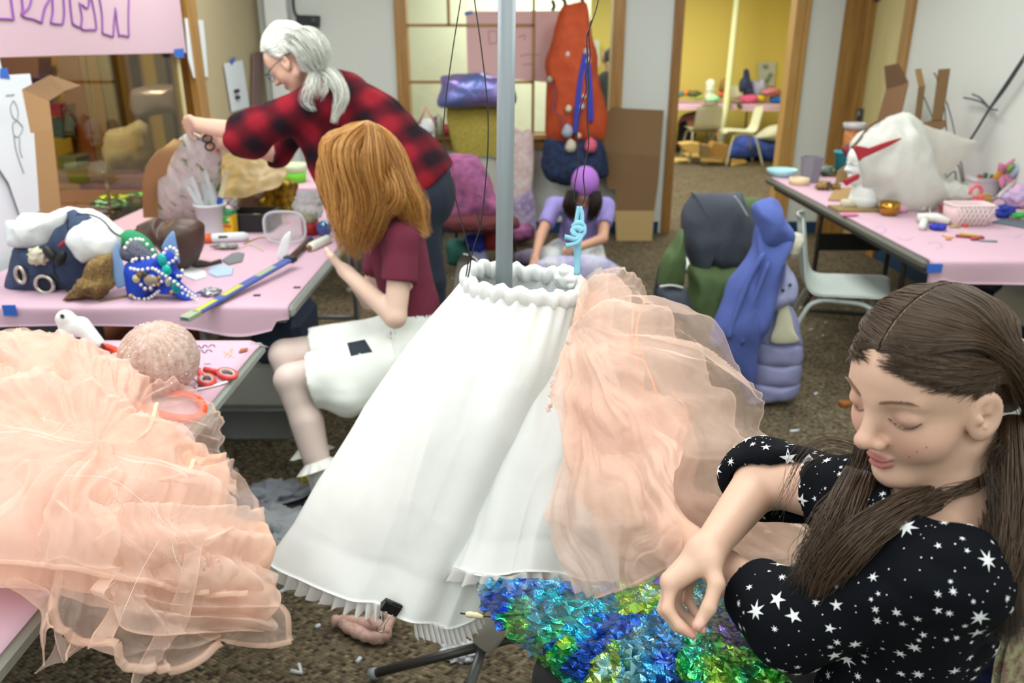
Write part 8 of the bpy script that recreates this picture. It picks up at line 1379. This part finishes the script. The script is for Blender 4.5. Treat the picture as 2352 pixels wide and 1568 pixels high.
v, f = sdf_mesh(lambda p: sd_cone(f32(p), FX(1632, 268, 12.6), pv, .145, .175), pv-.5, pv+V(.8, .4, .5), .025); mb = MB(); mb.add(v, f); obj('top', mb, mat('#b8788a', .9), bp, 'pink top'); v, f = sdf_mesh(lambda p: np.maximum(sd_cone(f32(p), pv+V(-.02, -.05, -.05), FX(1568, 335, 12.5)*V(1, 1, 0)+V(0, 0, .08), .16, .09), .03-f32(p)[:, 2]), pv-V(.5, .5, pv[2]), pv+V(.4, .4, .3), .025); mb = MB(); mb.add(v, f); obj('trousers', mb, mat('#121312', .9), bp, 'black trousers'); mb = MB(); lumpy(mb, hh+V(.0, .0, .05), (.11, .12, .12), .1, 3); obj('hair', mb, mat('#15110e', .7), bp, 'dark hair')
# ================================================================ under and on the near tables
zb = .30; a = V(-1.30, 2.95, 0); mb = MB(); box_between(mb, (-1.32, 3.0, .16), (-.86, 3.5, .36), bev=.02); T1('storage_bin', mb, mat('#b9bab0', .6), 'pale grey plastic bin on top of another under the long table', 'bin')
bn = thing('storage_bin', 'clear plastic bin on the floor under the long table', 'bin', (-1.09, 3.25, 0)); mb = MB(); G = [rr(-1.30+i, -.88-i, 3.0+i, 3.48-i, z) for z, i in ((.0, .04), (.15, 0), (.155, -.015), (.158, -.015))]; mb.grid(np.array(G), False, True); mb.add(G[-1], [tuple(range(40))], 0, False); mb.add(G[0], [tuple(range(40))[::-1]], 0, False); obj('bin_body', mb, mat('#9a9d9c', .4), bn)
mb = MB(); box_between(mb, (-1.95, 3.05, 0), (-1.45, 3.5, .40), bev=.02); T1('storage_bin', mb, mat('#9c1f1c', .5), 'red plastic bin under the long table', 'bin')
mb = MB(); box_between(mb, (-1.04, 2.95, .37), (-.84, 3.3, .56), bev=.03); T1('storage_bin', mb, mat('#2a3a52', .6), 'navy tub standing on the grey bin under the long table', 'bin')
mb = MB(); box_between(mb, (-2.0, 2.9, 0), (-1.62, 2.98, .62)); T1('panel', mb, mat('#73787c', .6), 'grey panel standing under the left end of the long table', 'panel')
# yarn ball
yc_ = at_z(366, 822, ZT+.095); mb = MB(); R0 = .094
v, f = None, None
t_ = MB(); t_.ell((0, 0, 0), 1, None, 220, 120); vv = t_.verts(); th = np.arctan2(vv[:, 1]*.9+vv[:, 2]*.25, vv[:, 0]); ax = vv@nrm(V(.1, -.35, .93)); rad = np.sqrt(np.maximum(1-ax**2, 1e-4)); e1 = nrm(np.cross(V(.1, -.35, .93), V(1, 0, 0))); e2 = np.cross(nrm(V(.1, -.35, .93)), e1); ang = np.arctan2(vv@e1, vv@e2)
rib = np.abs(np.sin(ang*13+1.2*ax+.8*np.sin(3*ang)))**.7; rdx = 1+.055*(rib-.6)*np.clip(rad*1.6, 0, 1)+.03*fbm(vv*2, 1.2, 2, 4)+.016*vnoise(vv, 30)+.012*vnoise(vv, 60, 2)+.05*np.clip(ax-.9, 0, 1)*5*vnoise(vv, 9, 3)
mb.add(vv*rdx[:, None]*V(R0, R0, R0*1.0)+yc_, t_.f); yb_ = T1('yarn_ball', mb, mat('#ecd4c8', .95, var=(60, '#dcbbac'), bump=(420, .7)), 'fluffy pale pink ball of yarn with silver glitter on the near table', 'yarn')
mb = MB(); rs = np.random.RandomState(2)
for k in range(160): d_ = nrm(rs.randn(3)); p = yc_+d_*R0*1.03; mb.box(p, (.0016, .0016, .0016), rotm(*rs.rand(3)*3))
obj('glitter', mb, mat('#f4f2ee', .15, .6), yb_, kind='stuff')
# glue gun on the near table
g = lambda x, y, z: at_z(x, y, z)
gp = thing('glue_gun', 'white hot glue gun standing beside the tulle heap on the near table', 'glue gun', tz(190, 815)); WPL = mat('#dfe3dd', .4, var=(30, '#d2d6ce')); yg = tz(185, 812)[1]
A = lambda x, y, dy=0: at_y(x, y, yg+dy)
v, f = sdf_mesh(lambda p: (lambda q: smin(smin(sd_cone(q, A(151, 733), A(158, 752), .027, .022), sd_cone(q, A(157, 752), A(148, 815), .021, .019), .012), smin(sd_cone(q, A(160, 758), A(185, 752), .022, .024), sd_cone(q, A(186, 748), A(226, 788, -.02), .026, .017), .012), .014))(f32(p)), A(150, 760)-.12, A(200, 770)+.13, .004); mb = MB(); mb.add(v, f); obj('gun_body', mb, WPL, gp)
mb = MB(); mb.tube([A(224, 784, -.02), A(240, 798, -.03)], [.012, .004], 12); obj('nozzle', mb, mat('#5a4030', .4, .3), gp, 'dark burnt nozzle'); mb = MB(); mb.ell(A(143, 726, -.024), (.006, .004, .007)); obj('port', mb, mat('#2a2c2a', .5), gp)
for P in ([(206, 800), (207, 812)], [(222, 798), (228, 808), (234, 822)]): mb = MB(); mb.tube(spline([A(*q, -.02) for q in P], 8), .0015, 6); obj('wire_stand', mb, mat('#4a4644', .4, .7), gp)
mb = MB(); P = [at_z(*q, ZT+.016) for q in ((228, 797), (262, 802), (284, 820), (300, 850), (340, 885), (385, 903), (432, 906), (462, 924), (466, 945), (440, 960), (380, 955), (320, 930), (270, 890), (235, 840))]; mb.tube(spline(P, 70, True), .0095, 12, False, closed=True); T1('hoop', mb, mat('#e8481a', .4), 'bright orange plastic hoop lying around the yarn ball', 'hoop')
sc = thing('scissors', 'red handled scissors lying beside the yarn ball', 'scissors', tz(490, 865)); REDH = mat('#cf4038', .45)
for (cx, cy, rx, ry, ro) in ((475, 872, 17, 11, 0), (522, 858, 21, 9.5, .18)):
    a = np.linspace(0, 2*PI, 36, endpoint=False); P = [at_z(cx+rx*math.cos(t)*math.cos(ro)-ry*math.sin(t)*math.sin(ro), cy+ry*math.sin(t)*math.cos(ro)+rx*math.cos(t)*math.sin(ro), ZT+.011) for t in a]; mb = MB(); mb.tube(P, .0062, 10, False, closed=True); h = obj('handle', mb, REDH, sc); c_ = np.mean(P, 0); mb = MB(); mb.tube([p+(c_-p)*.17+V(0, 0, .001) for p in np.array(P)], .0045, 8, False, closed=True); obj('inner_grip', mb, mat('#a9b0a8', .6), h, 'grey inner grip')
for a_, b_, w_ in (((455, 850), (466, 866), .012), ((470, 848), (504, 855), .014)): mb = MB(); mb.tube([at_z(*a_, ZT+.011), at_z(*b_, ZT+.011)], w_*.55, 10); obj('handle_shank', mb, REDH, sc)
mb = MB(); mb.bar(at_z(458, 848, ZT+.011), at_z(415, 838, ZT+.011), .014, .003); obj('blade', mb, mat('#a9adb0', .25, 1), sc)
q = tz(268, 835); mb = MB(); mb.box(q+V(0, 0, .012), (.04, .05, .022), rotm(0, 0, .5), 0, .004); T1('clip', mb, mat('#d81f8a', .5), 'magenta plastic clip behind the tulle heap', 'clip')
mb = MB(); mb.tube(spline([tz(*q_, ZT+.006) for q_ in ((440, 860), (455, 878), (450, 890), (470, 890), (522, 876), (500, 884), (455, 894), (420, 900), (405, 908))], 50), .0022, 6); T1('string', mb, mat('#e8e0e2', .8), 'thin white string under the red scissors', 'string')
mb = MB(); mb.box(tz(172, 815)+V(0, 0, .012), (.016, .02, .022), rotm(0, 0, .3)); T1('crayon_stub', mb, mat('#2c3c9c', .6), 'small blue block beside the glue gun', 'block')
mb = MB(); mb.box(tz(127, 797)+V(0, .0, .008), (.04, .02, .016), rotm(0, 0, .2)); T1('bar', mb, mat('#6a1f2a', .6), 'dark red scrap behind the glue gun', 'scrap')
# ================================================================ on the floor
def fl(px, py, h=0): return at_z(px, py, h)
YARN = mat('#d9b3a6', .95, var=(70, '#c49a8c'), bump=(300, .6))
mb = MB(); P = [fl(765, 1425, .02), fl(800, 1425, .025), fl(840, 1432, .03), fl(880, 1445, .025), fl(895, 1420, .03), fl(880, 1400, .035), fl(855, 1405, .03), fl(862, 1430, .05), fl(890, 1455, .03), fl(850, 1462, .025), fl(815, 1450, .022), fl(790, 1432, .02), fl(860, 1465, .02), fl(880, 1462, .02)]; mb.tube(spline(P, 90), .016+.002*np.sin(np.arange(90)*1.7), 10); T1('yarn_strand', mb, YARN, 'tangled strand of fluffy pink yarn on the carpet', 'yarn')
for k, (px, py, w, c, l) in enumerate(((630, 1165, .10, '#b8bcc4', 'clear crumpled plastic sheet on the carpet by the black shoe'), (640, 1250, .13, '#c4c8cc', 'pile of shredded white plastic on the carpet in front of the black shoe'), (600, 1290, .08, '#d0d4d2', 'white plastic scrap on the carpet beside the tulle'), (688, 985, .05, '#c8cacc', 'crumpled paper on the carpet behind the shin'), (1058, 1500, .035, '#c8ccd0', 'tuft of white fluff on the carpet beside the tripod leg'))):
    p = fl(px, py); mb = MB(); lumpy(mb, p+V(0, 0, w*.28), (w, w*.75, w*.28), .6, 3.5, seed=k+3, ridged=True, nu=48, nv=30); T1('plastic_scrap', mb, mat_sheer(c, .85, 'crumpled plastic') if k < 3 else mat(c, .9), l, 'scrap')
mb = MB(); mb.tube(spline([fl(596, 1284, .03), fl(630, 1275, .05), fl(650, 1255, .06), fl(672, 1245, .05), fl(690, 1238, .04)], 30), .005, 6); T1('cord', mb, mat('#b99a2c', .3, .7, bump=(200, 1)), 'gold glitter cord lying over the shredded plastic', 'cord')
for k, (P, l) in enumerate((([(668, 1540), (692, 1545), (686, 1525)], 'white V shaped paper scrap on the carpet at the bottom of the frame'), ([(638, 1362), (662, 1350)], 'white paper scrap on the carpet below the lace hem'), ([(725, 1440), (735, 1435)], 'white scrap left of the pink yarn strand'), ([(820, 1520), (828, 1510)], 'tiny white scrap above the tripod foot'), ([(1815, 990), (1835, 988)], 'white lint scrap behind the girl'), ([(1870, 905), (1878, 902)], 'tiny white scrap on the carpet below the grey chair'), ([(1414, 620), (1418, 626)], ''))):
    if not l: continue
    mb = MB(); mb.tube([fl(*q, .006) for q in P], .006, 6); T1('paper_scrap', mb, mat('#c9ced4', .8), l, 'scrap')
mb = MB(); mb.ell(fl(1416, 626)+V(0, 0, .03), (.026, .024, .03)); T1('balloon', mb, mat('#3f8fd8', .4), 'small blue balloon piece on the carpet', 'balloon')
mb = MB(); mb.box(fl(1940, 932)+V(0, 0, .012), (.05, .04, .022), rotm(0, 0, .3), 0, .004); T1('wood_scrap', mb, mat('#9c5a22', .6), 'orange brown block on the carpet behind the girl', 'scrap')
mb = MB(); lumpy(mb, fl(700, 1108)+V(0, 0, .02), (.02, .03, .02), .3, 4); T1('yellow_trinket', mb, mat('#c9b81f', .5), 'yellow black trinket on the carpet behind the white sock', 'trinket')
puffo('cloth', [(1235, 605), (1290, 590), (1380, 592), (1420, 625), (1390, 650), (1300, 655), (1225, 655)], 5.05, .08, mat('#9c98c8', .9, var=(6, '#c8c8d4')), 'lilac and white cloth spread on the floor before the kneeling person', 'cloth', wr=(.012, 7), seed=2)
for k in range(46):
    p = V(-1+3.3*rs.rand(), 2.2+3.6*rs.rand(), .003)
    mb = MB(); mb.box(p, (.012+.012*rs.rand(), .006+.006*rs.rand(), .004), rotm(0, 0, rs.rand()*3)); T1('confetti', mb, mat('#c4c2c0', .8), 'tiny pale scrap littered on the carpet', 'scrap', 'tiny scraps littered on the carpet')
# ================================================================ wires and the blue cord
WR = mat('#1d1e1e', .4, .5)
wt = thing('hanging_wire', 'dark wire hung from the ceiling holding the left of the waistband', 'wire', at_d(1075, 640, 1.66))
for P in ([(1066, -60), (1058, 0), (1042, 100), (1024, 230), (1019, 320), (1034, 400), (1052, 480), (1073, 560), (1081, 600), (1074, 640), (1072, 662)], [(1086, -60), (1090, 0), (1104, 100), (1119, 230), (1121, 330), (1114, 430), (1104, 515), (1086, 575), (1078, 620), (1071, 660)], [(1096, 488), (1101, 510), (1104, 530)], [(1075, 560), (1077, 585), (1074, 612), (1070, 635)]): mb = MB(); mb.tube(spline([at_d(*q, 1.66) for q in P], 60), .0014, 6); obj('wire_strand', mb, WR, wt)
wt = thing('hanging_wire', 'dark twisted wire hung from the ceiling holding the light blue cord', 'wire', at_d(1330, 465, 1.66))
for P in ([(1372, -60), (1374, 0), (1356, 60), (1348, 85), (1350, 150), (1352, 200), (1348, 260), (1352, 330), (1340, 400), (1344, 450), (1334, 472), (1328, 474)], [(1358, 47), (1352, 80), (1356, 130), (1345, 170), (1346, 205), (1334, 245), (1325, 300), (1329, 370), (1320, 425), (1320, 460), (1328, 474)]): mb = MB(); mb.tube(spline([at_d(*q, 1.66) for q in P], 70), .0014, 6); obj('wire_strand', mb, WR, wt)
cd_ = thing('cord', 'light blue stretchy cord knotted between the wire loop and the waistband', 'cord', at_d(1328, 630, 1.655)); LB = mat('#8cc9df', .8, bump=(500, .4))
D = lambda x, y, d=1.655: at_d(x, y, d)
for P, r in (([(1330, 474), (1325, 500), (1322, 520)], .0045), ([(1332, 474), (1337, 495), (1336, 525)], .0045), ([(1327, 535), (1325, 580), (1325, 632)], .0062), ([(1332, 540), (1329, 585), (1327, 630)], .0045)): mb = MB(); mb.tube(spline([D(*q) for q in P], 16), r, 8, flat=.6, up=(0, 1, 0)); obj('cord_strand', mb, LB, cd_)
mb = MB(); mb.tube(spline([D(1316, 522, 1.645), D(1328, 512, 1.64), D(1340, 520, 1.645), D(1338, 538, 1.64), D(1322, 540, 1.635), D(1316, 528, 1.64), D(1330, 524, 1.635), D(1336, 532, 1.635)], 40), .0062, 8); obj('knot', mb, LB, cd_)
for P in ([(1334, 538, 1.635), (1322, 550, 1.63), (1308, 546, 1.628), (1297, 544, 1.628)], [(1336, 540, 1.635), (1328, 556, 1.63), (1312, 562, 1.628), (1300, 564, 1.628)]): mb = MB(); mb.tube(spline([D(*q) for q in P], 16), [.005]*15+[.0065], 8); obj('cord_end', mb, LB, cd_)
# ================================================================ chair and jacket behind the girl
FLOR = mat('#1d2440', .85, var=(60, '#46508a'))
fj = thing('floral_jacket', 'dark navy floral jacket over the chair behind the girl in the star top', 'jacket', at_d(2300, 1560, 1.0))
obj('jacket', shell(MB(), pxnet([[(2345, 1250, 1.02), (2400, 1230, 1.06), (2480, 1240, 1.1)], [(2262, 1380, .98), (2330, 1350, 1.0), (2420, 1340, 1.06)], [(2238, 1480, .97), (2290, 1460, .98), (2380, 1450, 1.04)], [(2205, 1600, .97), (2290, 1600, .97), (2400, 1600, 1.02)], [(2190, 1720, .97), (2290, 1720, .96), (2400, 1720, 1.0)]], 40, 40), .012), FLOR, fj)
kn = T1('knit_throw', shell(MB(), pxnet([[(2365, 1370, .94), (2420, 1350, .97), (2500, 1340, 1.0)], [(2318, 1470, .92), (2390, 1450, .95), (2480, 1440, .99)], [(2296, 1580, .91), (2380, 1570, .94), (2470, 1560, .98)], [(2290, 1720, .91), (2380, 1720, .94), (2470, 1720, .98)]], 30, 30), .010), mat('#6a4f44', .95, var=(90, '#8c8a68'), bump=(160, .6)), 'brown and olive ribbed knit at the bottom right corner', 'knit')
